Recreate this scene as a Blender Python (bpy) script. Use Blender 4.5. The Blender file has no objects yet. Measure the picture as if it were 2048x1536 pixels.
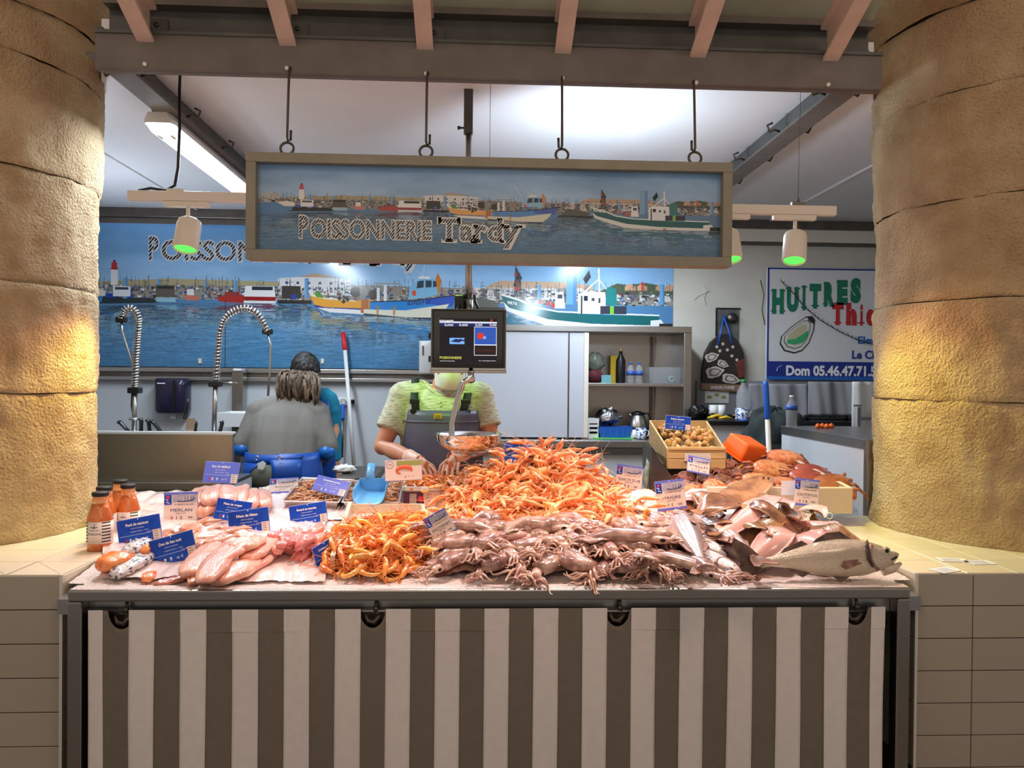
import bpy, bmesh, math, random
import numpy as np
from mathutils import Vector, Matrix, Euler, noise
C = bpy.context.scene.collection
sc = bpy.context.scene
PI = math.pi
R = math.radians
rnd = random.Random(7)

# ------------------------------------------------------------------ camera
CAMZ, FPX = 1.60, 1500.0
YAW, PITCH, ROLL = R(2.6), R(-0.5), R(0.55)
cam = bpy.data.cameras.new('camera'); camo = bpy.data.objects.new('camera', cam); C.objects.link(camo)
cam.sensor_width = 36; cam.lens = 36*FPX/2048; cam.clip_start = .05
CM = Matrix.Rotation(-YAW, 3, 'Z') @ Matrix.Rotation(PI/2+PITCH, 3, 'X') @ Matrix.Rotation(ROLL, 3, 'Z')
camo.matrix_world = Matrix.Translation((0, 0, CAMZ)) @ CM.to_4x4()
sc.camera = camo

def ray(px, py):
    return CM @ Vector(((px-1024)/FPX, (768-py)/FPX, -1))
def P(px, py, Y):                       # where the line of sight through a picture point meets the upright plane y = Y
    d = ray(px, py); t = Y/d.y
    return Vector((d.x*t, Y, CAMZ+d.z*t))
def PZ(px, py, z):
    d = ray(px, py); t = (z-CAMZ)/d.z
    return Vector((d.x*t, d.y*t, z))
SZ0, SY0, SK = .895, 2.60, .11          # the display bed rises towards the back
def proj(p):
    q = CM.transposed() @ (Vector(p)-Vector((0, 0, CAMZ))); return 1024-FPX*q.x/q.z, 768+FPX*q.y/q.z
def surf(Y): return SZ0+(Y-SY0)*SK
def PS(px, py, h=0.0):                  # on the sloping display bed (h above it)
    d = ray(px, py); a = SZ0+h-SY0*SK
    t = (a-CAMZ)/(d.z-SK*d.y)
    return Vector((d.x*t, d.y*t, CAMZ+d.z*t))

# ------------------------------------------------------------------ light and exposure
sc.view_settings.view_transform = 'Standard'; sc.view_settings.look = 'None'
sc.view_settings.gamma = 1; sc.view_settings.use_curve_mapping = False
sc.view_settings.exposure = 0.0
sc.cycles.use_denoising = True
sc.cycles.max_bounces = 7; sc.cycles.diffuse_bounces = 4; sc.cycles.glossy_bounces = 3
sc.cycles.transparent_max_bounces = 8; sc.cycles.caustics_reflective = False; sc.cycles.caustics_refractive = False
sc.cycles.sample_clamp_indirect = 5
w = bpy.data.worlds.new('world'); sc.world = w; w.use_nodes = True
w.node_tree.nodes['Background'].inputs[0].default_value = (1.0, .91, .84, 1)
w.node_tree.nodes['Background'].inputs[1].default_value = .36

def light(kind, name, loc, energy, col, size=.1, target=None, angle=60, blend=.6, sy=None):
    l = bpy.data.lights.new(name, kind); l.energy = energy; l.color = col
    o = bpy.data.objects.new(name, l); C.objects.link(o); o.location = loc
    if kind == 'SPOT': l.spot_size = R(angle); l.spot_blend = blend; l.shadow_soft_size = size
    elif kind == 'POINT': l.shadow_soft_size = size
    elif kind == 'AREA':
        l.size = size
        if sy: l.shape = 'RECTANGLE'; l.size_y = sy
    if target is not None:
        o.rotation_euler = (Vector(target)-Vector(loc)).to_track_quat('-Z', 'Y').to_euler()
    return o
# market hall lamps, high up in front of the stall, and an added roof fill (warm)
light('AREA', 'hall_lamp_light', (-1.8, -.9, 4.6), 26, (1, .66, .46), .8, (-1.2, 3, 1.6))
light('AREA', 'hall_lamp_light', (2.2, -.9, 4.6), 26, (1, .66, .46), .8, (1.3, 3, 1.6))
light('AREA', 'roof_fill_light', (0, .6, 2.5), 9, (1, .80, .62), 1.6, (0, 2.9, 3.2))  # unseen fill, added to brighten the roof boards
# fluorescent fittings and upward spots under the stall ceiling (cold)
light('AREA', 'tube_lamp_light', (-1.42, 4.35, 2.72), 54, (.74, .87, 1), .16, (-1.42, 4.35, 0), sy=1.9)
light('AREA', 'tube_lamp_light', (.95, 5.0, 2.72), 46, (.76, .88, 1), .16, (.95, 5.0, 0), sy=1.5)
light('SPOT', 'uplight', (.62, 3.75, 2.40), 34, (.66, .83, 1), .08, (.80, 4.1, 3.0), 155, .25)
light('SPOT', 'uplight', (-2.6, 5.0, 2.0), 40, (.74, .85, 1), .1, (-2.4, 5.0, 3.0), 150, .6)  # added upward fill for the dim interior, no fitting stands here
# market food spots on the track above the display (pinkish)
FOOD = (1, .76, .68)
for sx, tx, ty, e in ((-1.32, -1.0, 2.80, 30), (-.72, -.75, 2.95, 28), (-.15, -.25, 2.95, 44), (.35, .32, 2.95, 50), (.9, .8, 2.85, 52), (1.42, 1.1, 2.85, 46), (1.0, 1.25, 3.7, 50)):
    light('SPOT', 'food_spot_light', (sx, 3.22 if abs(sx) > 1.2 or ty > 3.5 else 3.0, 2.09 if abs(sx) > 1.2 else 2.18), e, FOOD, .035, (tx, ty, .95), 74, .75)
light('SPOT', 'green_spot_light', (-.12, 3.3, 2.25), 46, (.46, 1, .15), .03, (-.20, 4.1, 1.56), 31, 1.0)
light('SPOT', 'green_spot_light', (-1.40, 3.50, 2.05), 26, (.75, 1, .12), .03, (-1.86, 3.3, 1.25), 62, .9)
light('SPOT', 'green_spot_light', (1.38, 3.42, 2.05), 30, (.75, 1, .12), .03, (1.95, 3.1, 1.2), 74, .9)
light('SPOT', 'amber_spot_light', (-1.30, 3.50, 2.0), 34, (1, .48, .20), .03, (-1.9, 3.25, 1.15), 84, .9)
light('SPOT', 'amber_spot_light', (1.34, 3.36, 2.05), 26, (1, .55, .22), .03, (1.95, 3.0, 1.4), 90, .9)

# ------------------------------------------------------------------ helpers
def tag(o, label=None, cat=None, group=None, kind=None):
    if label: o['label'] = label
    if cat: o['category'] = cat
    if group: o['group'] = group
    if kind: o['kind'] = kind
    return o
def thing(name, label, cat, loc=(0, 0, 0), rot=(0, 0, 0), group=None):
    o = bpy.data.objects.new(name, None); C.objects.link(o); o.empty_display_size = .05
    o.location = loc; o.rotation_euler = rot
    return tag(o, label, cat, group)
class MB:
    def __init__(s): s.v = []; s.f = []; s.m = []; s.s = []
    def add(s, v, f, mi=0, sm=False, M=None):
        n = len(s.v)
        s.v += [tuple(M @ Vector(p)) if M is not None else tuple(p) for p in v]
        s.f += [tuple(i+n for i in q) for q in f]; s.m += [mi]*len(f); s.s += [sm]*len(f)
        return s
    def box(s, a, b, mi=0, M=None):
        (x0, y0, z0), (x1, y1, z1) = a, b
        x0, x1 = min(x0, x1), max(x0, x1); y0, y1 = min(y0, y1), max(y0, y1); z0, z1 = min(z0, z1), max(z0, z1)
        v = [(x0,y0,z0),(x1,y0,z0),(x1,y1,z0),(x0,y1,z0),(x0,y0,z1),(x1,y0,z1),(x1,y1,z1),(x0,y1,z1)]
        return s.add(v, [(0,3,2,1),(4,5,6,7),(0,1,5,4),(1,2,6,5),(2,3,7,6),(3,0,4,7)], mi, False, M)
    def tube(s, pts, rad, seg=8, mi=0, caps=True, M=None, flat=None, sm=True):
        pts = [Vector(p) for p in pts]; n = len(pts)
        if not hasattr(rad, '__len__'): rad = [rad]*n
        v = []; u = None
        for i, p in enumerate(pts):
            t = (pts[min(i+1, n-1)]-pts[max(i-1, 0)])
            t = t.normalized() if t.length > 1e-9 else Vector((0, 0, 1))
            if u is None:
                u = t.cross(Vector((0, 0, 1)))
                if u.length < .05: u = t.cross(Vector((1, 0, 0)))
            u = (u-t*u.dot(t)).normalized(); w_ = t.cross(u)
            r = rad[i]; ru, rw = (r if not hasattr(r, '__len__') else r) if hasattr(r, '__len__') else (r, r*(flat or 1))
            for k in range(seg):
                a = 2*PI*k/seg
                v.append(p+u*math.cos(a)*ru+w_*math.sin(a)*rw)
        f = [(i*seg+k, i*seg+(k+1) % seg, (i+1)*seg+(k+1) % seg, (i+1)*seg+k) for i in range(n-1) for k in range(seg)]
        if caps: f += [tuple(range(seg-1, -1, -1)), tuple((n-1)*seg+k for k in range(seg))]
        return s.add(v, f, mi, sm, M)
    def loft(s, rings, mi=0, caps=True, M=None, sm=True):
        k = len(rings[0]); v = [p for r in rings for p in r]; n = len(rings)
        f = [(i*k+j, i*k+(j+1) % k, (i+1)*k+(j+1) % k, (i+1)*k+j) for i in range(n-1) for j in range(k)]
        if caps: f += [tuple(range(k-1, -1, -1)), tuple((n-1)*k+j for j in range(k))]
        return s.add(v, f, mi, sm, M)
    def lathe(s, prof, seg=24, c=(0, 0, 0), mi=0, M=None, sm=True):
        v = []; n = len(prof)
        for r, z in prof:
            for k in range(seg):
                a = 2*PI*k/seg; v.append((c[0]+r*math.cos(a), c[1]+r*math.sin(a), c[2]+z))
        f = [(i*seg+k, i*seg+(k+1) % seg, (i+1)*seg+(k+1) % seg, (i+1)*seg+k) for i in range(n-1) for k in range(seg)]
        if prof[0][0] > 1e-6: f.append(tuple(range(seg-1, -1, -1)))
        if prof[-1][0] > 1e-6: f.append(tuple((n-1)*seg+k for k in range(seg)))
        return s.add(v, f, mi, sm, M)
    def ball(s, c, r, seg=12, rings=8, mi=0, M=None):
        if not hasattr(r, '__len__'): r = (r, r, r)
        v = [(c[0], c[1], c[2]-r[2])]
        for i in range(1, rings):
            t = PI*i/rings-PI/2
            for k in range(seg):
                a = 2*PI*k/seg
                v.append((c[0]+r[0]*math.cos(t)*math.cos(a), c[1]+r[1]*math.cos(t)*math.sin(a), c[2]+r[2]*math.sin(t)))
        v.append((c[0], c[1], c[2]+r[2])); L = len(v)-1
        f = [(0, 1+(k+1) % seg, 1+k) for k in range(seg)]
        f += [(1+i*seg+k, 1+i*seg+(k+1) % seg, 1+(i+1)*seg+(k+1) % seg, 1+(i+1)*seg+k) for i in range(rings-2) for k in range(seg)]
        f += [(L, 1+(rings-2)*seg+k, 1+(rings-2)*seg+(k+1) % seg) for k in range(seg)]
        return s.add(v, f, mi, True, M)
    def prism(s, poly, y0, y1, mi=0, M=None):   # poly in x,z extruded along y
        n = len(poly); v = [(x, y0, z) for x, z in poly]+[(x, y1, z) for x, z in poly]
        f = [tuple(range(n)), tuple(range(2*n-1, n-1, -1))]+[(i, n+i, n+(i+1) % n, (i+1) % n) for i in range(n)]
        return s.add(v, f, mi, False, M)
    def grid(s, nx, ny, fn, mi=0, sm=True, M=None, closed=False):
        v = [fn(i/(nx-1), j/(ny-1)) for j in range(ny) for i in range(nx)]
        f = [(j*nx+i, j*nx+i+1, (j+1)*nx+i+1, (j+1)*nx+i) for j in range(ny-1) for i in range(nx-1)]
        return s.add(v, f, mi, sm, M)
    def mesh(s, name, mats, inv=None):
        me = bpy.data.meshes.new(name)
        v = s.v if inv is None else [tuple(inv @ Vector(p)) for p in s.v]
        me.from_pydata(v, [], s.f)
        for m in (mats if isinstance(mats, (list, tuple)) else [mats]): me.materials.append(m)
        me.polygons.foreach_set('material_index', s.m); me.polygons.foreach_set('use_smooth', s.s)
        me.update(); return me
def basis(o):
    M = o.matrix_basis.copy()
    while o.parent: o = o.parent; M = o.matrix_basis @ M
    return M
def obj(name, mb, mats, parent=None, local=False, bevel=0, solid=0, sub=0, segs=2):
    inv = None
    if parent is not None and not local: inv = basis(parent).inverted()
    me = mb if isinstance(mb, bpy.types.Mesh) else mb.mesh(name, mats, inv)
    o = bpy.data.objects.new(name, me); C.objects.link(o)
    if parent is not None: o.parent = parent
    if solid: m = o.modifiers.new('s', 'SOLIDIFY'); m.thickness = solid; m.offset = 0
    if bevel: m = o.modifiers.new('b', 'BEVEL'); m.width = bevel; m.segments = segs; m.limit_method = 'ANGLE'; m.angle_limit = R(40)
    if sub: m = o.modifiers.new('u', 'SUBSURF'); m.levels = sub; m.render_levels = sub
    return o
def struct(name, mb, mats, parent=None, **k):
    o = obj(name, mb, mats, parent, **k)
    if parent is None: o['kind'] = 'structure'
    return o
def base_at(mb):     # re-centre a one-mesh thing on its base so its origin is sensible
    n = len(mb.v); x = sum(v[0] for v in mb.v)/n; y = sum(v[1] for v in mb.v)/n; z = min(v[2] for v in mb.v)
    mb.v = [(a-x, b-y, c-z) for a, b, c in mb.v]; return (x, y, z)
def solo(name, mb, mats, label, cat, group=None, **k):
    loc = base_at(mb); o = obj(name, mb, mats, None, **k); o.location = loc
    return tag(o, label, cat, group)
def solo_thing(name, mb, mats, label, cat, group=None, **k): return solo(name, mb, mats, label, cat, group, **k)
def fuse(mb, voxel, smooth=4, name='fused'):
    """joins overlapping volumes into one continuous skin"""
    me = mb.mesh(name, []) if False else bpy.data.meshes.new(name)
    me.from_pydata(mb.v, [], mb.f); me.update()
    o = bpy.data.objects.new('tmp', me); C.objects.link(o)
    m = o.modifiers.new('r', 'REMESH'); m.mode = 'VOXEL'; m.voxel_size = voxel; m.adaptivity = 0
    if smooth: m = o.modifiers.new('s', 'SMOOTH'); m.iterations = smooth; m.factor = .5
    bpy.context.view_layer.update()
    dg = bpy.context.evaluated_depsgraph_get()
    r = bpy.data.meshes.new_from_object(o.evaluated_get(dg))
    bpy.data.objects.remove(o); r.name = name
    r.polygons.foreach_set('use_smooth', [True]*len(r.polygons))
    return r
def mats_on(me, *ms):
    me.materials.clear()
    for m in ms: me.materials.append(m)
    return me
def copy_thing(root, loc, rot=None, scale=None, label=None, group=None):
    r = root.copy(); C.objects.link(r); r.location = loc
    if rot is not None: r.rotation_euler = rot
    if scale is not None: r.scale = scale if hasattr(scale, '__len__') else (scale,)*3
    if label: r['label'] = label
    if group: r['group'] = group
    for ch in list(KIDS.get(root.name, ())):
        c = ch.copy(); C.objects.link(c); c.parent = r
        for g in KIDS.get(ch.name, ()):
            d = g.copy(); C.objects.link(d); d.parent = c
    return r
KIDS = {}
def freeze(root):                       # remember the children of a prototype once (fast copies)
    KIDS[root.name] = list(root.children)
    for c in root.children:
        if c.children: KIDS[c.name] = list(c.children)
    return root

# ------------------------------------------------------------------ materials
def srgb(*c):
    c = [x/255 for x in c]
    return tuple(x/12.92 if x <= .04045 else ((x+.055)/1.055)**2.4 for x in c)+(1,)
def mat(name, col, rough=.5, metal=0, var=0, scale=8, col2=None, bump=0, bscale=40, emit=0, sss=0, coat=0, trans=0, alpha=1, ior=1.45, stretch=None, lo=.35, hi=.65, spec=.5, detail=4, objco=True):
    m = bpy.data.materials.new(name); m.use_nodes = True; nt = m.node_tree; N = nt.nodes; L = nt.links
    b = N['Principled BSDF']; b.inputs['Base Color'].default_value = col
    b.inputs['Roughness'].default_value = rough; b.inputs['Metallic'].default_value = metal
    b.inputs['IOR'].default_value = ior; b.inputs['Specular IOR Level'].default_value = spec
    if emit: b.inputs['Emission Color'].default_value = col; b.inputs['Emission Strength'].default_value = emit
    if sss: b.inputs['Subsurface Weight'].default_value = sss; b.inputs['Subsurface Radius'].default_value = (1, .45, .3); b.inputs['Subsurface Scale'].default_value = .008
    if coat: b.inputs['Coat Weight'].default_value = coat; b.inputs['Coat Roughness'].default_value = .08
    if trans: b.inputs['Transmission Weight'].default_value = trans
    if alpha < 1: b.inputs['Alpha'].default_value = alpha
    tc = N.new('ShaderNodeTexCoord'); src = tc.outputs['Object']
    if stretch:
        mp = N.new('ShaderNodeMapping'); L.new(src, mp.inputs[0]); mp.inputs['Scale'].default_value = stretch; src = mp.outputs[0]
    if var or col2:
        n = N.new('ShaderNodeTexNoise'); n.inputs['Scale'].default_value = scale; n.inputs['Detail'].default_value = detail; L.new(src, n.inputs[0])
        r = N.new('ShaderNodeValToRGB'); L.new(n.outputs[0], r.inputs[0])
        c2 = col2 or tuple(x*(1-var) for x in col[:3])+(1,)
        r.color_ramp.elements[0].position = lo; r.color_ramp.elements[1].position = hi
        r.color_ramp.elements[0].color = c2; r.color_ramp.elements[1].color = col
        L.new(r.outputs[0], b.inputs['Base Color'])
        m['ramp'] = 1
    if bump:
        n = N.new('ShaderNodeTexNoise'); n.inputs['Scale'].default_value = bscale; n.inputs['Detail'].default_value = 5; L.new(src, n.inputs[0])
        bp = N.new('ShaderNodeBump'); bp.inputs['Strength'].default_value = min(bump, 1); bp.inputs['Distance'].default_value = .01*max(1, bump); L.new(n.outputs[0], bp.inputs['Height']); L.new(bp.outputs[0], b.inputs['Normal'])
    return m
def rand_tint(m, amt=.2, hue=.02):     # small colour difference from one object to the next
    nt = m.node_tree; N = nt.nodes; L = nt.links; b = N['Principled BSDF']
    oi = N.new('ShaderNodeObjectInfo'); hs = N.new('ShaderNodeHueSaturation')
    mr = N.new('ShaderNodeMapRange'); mr.inputs['To Min'].default_value = 1-amt; mr.inputs['To Max'].default_value = 1+amt; L.new(oi.outputs['Random'], mr.inputs[0]); L.new(mr.outputs[0], hs.inputs['Value'])
    m2 = N.new('ShaderNodeMapRange'); m2.inputs['To Min'].default_value = .5-hue; m2.inputs['To Max'].default_value = .5+hue
    mm = N.new('ShaderNodeMath'); mm.operation = 'FRACT'; mu = N.new('ShaderNodeMath'); mu.operation = 'MULTIPLY'; mu.inputs[1].default_value = 7.31
    L.new(oi.outputs['Random'], mu.inputs[0]); L.new(mu.outputs[0], mm.inputs[0]); L.new(mm.outputs[0], m2.inputs[0]); L.new(m2.outputs[0], hs.inputs['Hue'])
    i = b.inputs['Base Color']
    if i.is_linked: L.new(i.links[0].from_socket, hs.inputs['Color'])
    else: hs.inputs['Color'].default_value = i.default_value
    L.new(hs.outputs[0], i); return m
S = srgb
M_ = {}
M_['stone'] = mat('limestone', S(206,180,140), .93, col2=S(178,148,110), scale=5, bump=2.4, bscale=85, detail=8)
M_['joint'] = mat('mortar_joint', S(120,90,60), .95, var=.4, bump=.6)
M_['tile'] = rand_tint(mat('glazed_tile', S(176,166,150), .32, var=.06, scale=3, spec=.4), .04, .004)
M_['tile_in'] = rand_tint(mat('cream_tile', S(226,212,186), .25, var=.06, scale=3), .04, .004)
M_['grout'] = mat('grout', S(96,78,66), .9, var=.4, scale=20)
M_['steel'] = mat('stainless_steel', S(172,166,160), .30, 1, var=.12, scale=30, stretch=(1, 1, 12), bump=.03, bscale=60)
M_['steel_b'] = mat('brushed_steel', S(185,183,180), .34, 1, var=.10, scale=25, stretch=(.3, 1, 14))
M_['steel_d'] = mat('dull_steel', S(120,112,106), .45, 1, var=.2, scale=12)
M_['chrome'] = mat('polished_chrome', S(215,212,210), .10, 1)
M_['beam'] = mat('painted_beam', S(112,103,96), .55, var=.18, scale=9, bump=.08)
M_['beam_d'] = mat('dark_painted_beam', S(92,92,88), .5, var=.25, scale=8)
M_['rafter'] = mat('pink_painted_rafter', S(218,188,174), .6, var=.12, scale=10)
M_['roof'] = mat('roof_board', S(205,202,176), .8, var=.12, scale=6)
M_['ceil'] = mat('ceiling_panel', S(232,230,230), .38, var=.03, scale=2)
M_['wall'] = mat('wall_panel', S(206,210,214), .42, var=.04, scale=2)
M_['plaster'] = mat('plaster', S(212,208,196), .8, var=.08, scale=4, bump=.12, bscale=20)
M_['floor'] = mat('floor_tile', S(120,112,104), .5, var=.2, scale=3)
M_['white'] = mat('white_plastic', S(232,232,230), .4)
M_['cream'] = mat('cream_enamel', S(226,218,204), .4)
M_['black'] = mat('black_plastic', S(22,22,24), .35)
M_['dark'] = mat('dark_recess', S(26,22,20), .8)
M_['cloth_w'] = mat('white_canvas', S(232,225,220), .85, var=.05, scale=30, bump=.05, bscale=300)
M_['cloth_b'] = mat('taupe_canvas', S(122,112,100), .85, var=.07, scale=30, bump=.05, bscale=300)
M_['iron'] = mat('dark_iron', S(88,80,70), .45, .8)
M_['blue'] = mat('blue_plastic', S(40,100,205), .4)
M_['card_b'] = mat('blue_card', S(24,86,200), .3, col2=S(14,62,172), scale=12)
M_['card_v'] = mat('violet_blue_card', S(104,116,214), .3)
M_['card_w'] = mat('cream_card', S(236,216,204), .35)
M_['card_e'] = mat('card_border', S(158,160,205), .3)
M_['ink_w'] = mat('white_print', S(245,243,245), .5)
M_['ink_n'] = mat('navy_print', S(48,50,96), .5)
M_['ink_k'] = mat('black_print', S(18,18,20), .5)
M_['ink_r'] = mat('red_print', S(214,60,66), .5)

def text_mesh(body, size=1, bold=0, align='CENTER', shear=0):
    c = bpy.data.curves.new('t', 'FONT'); c.body = body; c.size = size; c.offset = bold; c.align_x = align; c.shear = shear
    c.resolution_u = 3; c.fill_mode = 'FRONT'
    o = bpy.data.objects.new('t', c); me = o.to_mesh()
    v = [(p.co.x, p.co.y) for p in me.vertices]; f = [tuple(p.vertices) for p in me.polygons]
    o.to_mesh_clear(); bpy.data.objects.remove(o); bpy.data.curves.remove(c)
    return v, f
def add_text(mb, body, x, z, h, y=0, mi=0, w=None, bold=0, align='CENTER', M=None, warp=None, sx=1, shear=0):
    """lettering facing -y; h = capital height; w = fit to this width"""
    v, f = text_mesh(body, 1, bold, 'LEFT', shear)
    if not v: return
    a = min(p[0] for p in v); b = max(p[0] for p in v); k = h/.73
    kx = (w/(b-a)) if w else k*sx
    ox = {'CENTER': -(a+b)/2, 'LEFT': -a, 'RIGHT': -b}[align]
    out = []
    for p in v:
        q = ((p[0]+ox)*kx, p[1]*k)
        if warp: q = warp(*q)
        out.append((x+q[0], y, z+q[1]))
    mb.add(out, f, mi, False, M)
# ------------------------------------------------------------------ the setting
BY = 6.3
zc = 2.95                                # ceiling of the stall
struct('floor', MB().box((-4.2, -1.5, -.1), (4.4, 6.5, 0)), M_['floor'])
struct('wall_back', MB().box((-4.0, BY, 0), (4.2, BY+.12, zc)), M_['wall'])
struct('wall_left', MB().box((-4.1, 3.7, 0), (-4.0, BY, zc)), M_['wall'])
struct('wall_right', MB().box((4.1, 3.7, 0), (4.2, BY, zc)), M_['wall'])
struct('ceiling', MB().box((-4.1, 3.55, zc), (4.2, BY+.1, zc+.06)).add([(x, y, z) for z in (zc, zc+.06) for x, y in ((P(203, 60, 3.065).x, 3.065), (P(1748, 60, 3.065).x, 3.065), (P(1748, 60, 3.55).x, 3.55), (P(203, 60, 3.55).x, 3.55))], [(3,2,1,0),(4,5,6,7)]+[(i, (i+1)%4, 4+(i+1)%4, 4+i) for i in range(4)]), M_['ceil'])
# hall floor outside and the pitched roof over it
rm = MB()
SL = .47
def roofz(Y): return 3.02+(2.95-Y)*SL
rf = thing('roof', 'sloping board roof over the market hall, on pink rafters', 'roof', (0, 2.95, 3.02)); rf['kind'] = 'structure'
edges = [P(199, 40, 2.98).x]+[P(px, 40, 2.9).x for px in (265, 562, 842, 1125, 1405, 1690)]+[P(1750, 40, 2.98).x]
for i in range(len(edges)-1):
    a, b = edges[i]+.012, edges[i+1]-.012
    m = MB(); v = [(a, 3.0, roofz(3.0)+.05), (b, 3.0, roofz(3.0)+.05), (b, -1.6, roofz(-1.6)+.05), (a, -1.6, roofz(-1.6)+.05)]
    v += [(x, y, z+.03) for x, y, z in v]
    m.add(v, [(0,1,2,3),(7,6,5,4),(0,4,5,1),(1,5,6,2),(2,6,7,3),(3,7,4,0)]); obj('roof_board', m, M_['roof'], rf)
for k, px in enumerate((290, 575, 850, 1126, 1396, 1662)):
    c = P(px, 85+(px-290)*.028, 2.87); x = c.x; hw = .031
    m = MB(); y0, y1 = 2.895, -1.5; z0 = c.z-.005; z1 = z0+(y0-y1)*SL
    dz = .15
    # I-section: bottom flange, web and the top flange
    def bar(a, b, lo, hi):
        v = [(a, y0, z0+lo), (b, y0, z0+lo), (b, y1, z1+lo), (a, y1, z1+lo), (a, y0, z0+hi), (b, y0, z0+hi), (b, y1, z1+hi), (a, y1, z1+hi)]
        m.add(v, [(0,1,2,3),(7,6,5,4),(0,4,5,1),(1,5,6,2),(2,6,7,3),(3,7,4,0)])
    bar(x-hw, x+hw, 0, .012); bar(x-.006, x+.006, .012, dz-.012); bar(x-hw, x+hw, dz-.012, dz)
    rt = thing('rafter', ['pink painted rafter, leftmost of six below the roof boards', 'pink rafter above the left end of the hanging sign', 'pink rafter above the left half of the hanging sign', 'pink rafter above the right half of the hanging sign', 'pink rafter just left of the right-hand stone column, second from the right', 'rightmost pink rafter, meeting the right stone column'][k], 'rafter', (x, 2.895, z0))
    obj('flange', m, M_['rafter'], rt); rt['kind'] = 'structure'
    pl = MB().box((x+.006, 2.90, z0+.02), (x+.07, 2.915, z0+.11)); obj('gusset_plate', pl, M_['beam_d'], rt)
    bt = MB()
    for bx, bz in ((x+.03, z0+.045), (x+.03, z0+.085)): bt.lathe([(.009, 0), (.009, .008)], 6, (0, 0, 0), 0, Matrix.Translation((bx, 2.9, bz)) @ Matrix.Rotation(PI/2, 4, 'X'))
    obj('bolt', bt, M_['iron'], rt)
# main steel beam at the front of the stall
bA, bB = P(196, 137, 2.88), P(1757, 180, 2.88)
bz = (bA.z+bB.z)/2; bh = .135
bm = thing('beam', 'grey painted steel beam across the stall front carrying the hanging sign', 'beam', (0, 2.9, bz)); bm['kind'] = 'structure'
BX0, BX1 = P(192, 110, 2.885).x, P(1762, 150, 2.885).x
obj('front_plate', MB().box((BX0, 2.875, bz), (BX1, 2.895, bz+bh)), M_['beam'], bm, bevel=.003)
obj('lower_flange', MB().box((BX0, 2.895, bz), (BX1, 2.925, bz+.014)), M_['beam'], bm)
obj('ledge', MB().box((BX0, 2.868, bz+bh-.004), (BX1, 3.0, bz+bh+.008)), M_['beam_d'], bm)
obj('web', MB().box((BX0, 2.985, bz+.07), (BX1, 3.0, bz+bh+.16)), M_['beam_d'], bm)
obj('upper_flange', MB().box((BX0, 2.93, bz+bh+.135), (BX1, 3.06, bz+bh+.16)), M_['beam'], bm)
for px, py in ((290, 129), (574, 137), (852, 148), (1125, 157), (1392, 166), (1656, 170)):
    c = P(px, py, 2.872)
    obj('bolt_hole', MB().lathe([(0, 0), (.0075, .0), (.0075, .006)], 14, (0, 0, 0), 0, Matrix.Translation(c) @ Matrix.Rotation(PI/2, 4, 'X')), M_['white'], bm)
# side beams under the ceiling
for s, px, py, px2, py2, lb in ((-1, 262, 170, 480, 345, 'grey steel ceiling beam running back above the left tube light'), (1, 1690, 182, 1478, 352, 'grey steel ceiling beam running back behind the right end of the sign')):
    d1, d2 = ray(px, py), ray(px2, py2)
    zb = 2.84; t1 = (zb-CAMZ)/d1.z; t2 = (zb-CAMZ)/d2.z
    x = (d1.x*t1+d2.x*t2)/2
    b = thing('ceiling_beam', lb, 'beam', (x, 4.5, zb)); b['kind'] = 'structure'
    obj('flange', MB().box((x-.055, 3.0, zb), (x+.055, BY, zb+.012)), M_['beam'], b)
    obj('web', MB().box((x-.012, 3.0, zb+.012), (x+.012, BY, zc)), M_['beam_d'], b)
    for k in range(6):
        y = 3.25+k*.5
        for q in (-1, 1):
            m = MB().tube([(x+q*.05, y, zb+.02), (x+q*.075, y, zb+.028), (x+q*.10, y+.01, zb+.02), (x+q*.115, y, zb+.05), (x+q*.09, y-.01, zb+.06)], .006, 6)
            obj('clip', m, M_['iron'], b)
# ceiling panel joints
for k, (x, y0, y1) in enumerate(((-2.3, 4.1, BY), (2.45, 4.1, BY))):
    struct('trim_%d' % (k+1), MB().box((x-.008, y0, zc-.012), (x+.008, y1, zc)), M_['white'])
zt = P(500, 428, BY).z
struct('trim_3', MB().box((-4, BY-.07, zt-.055), (4.1, BY, zt+.035)), M_['steel_d'], bevel=.006)
struct('trim_4', MB().box((-4, BY-.03, zt-.10), (1.55, BY, zt-.055)), M_['beam'])
struct('trim_5', MB().box((1.55, BY-.05, zt-.16), (4.1, BY, zt-.055)), M_['cream'])
struct('trim_6', MB().box((1.55, BY-.06, zt-.19), (4.1, BY, zt-.172)), M_['steel_d'])
# painted masonry strip to the right of the mural
xm = P(1346, 600, BY-.03).x
struct('wall_plaster', MB().grid(60, 40, lambda a, b: (xm+a*(4.1-xm), BY-.025-.004*noise.noise(Vector((a*9, b*5, 0))), .9+b*(zt-.19-.9))), M_['plaster'])
struct('wall_tiled_base', MB().box((xm+.2, BY-.07, .5), (4.1, BY-.027, P(1500, 762, BY).z)), mat('grey_wall_paint', S(150,152,156), .5, var=.06))

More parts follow.
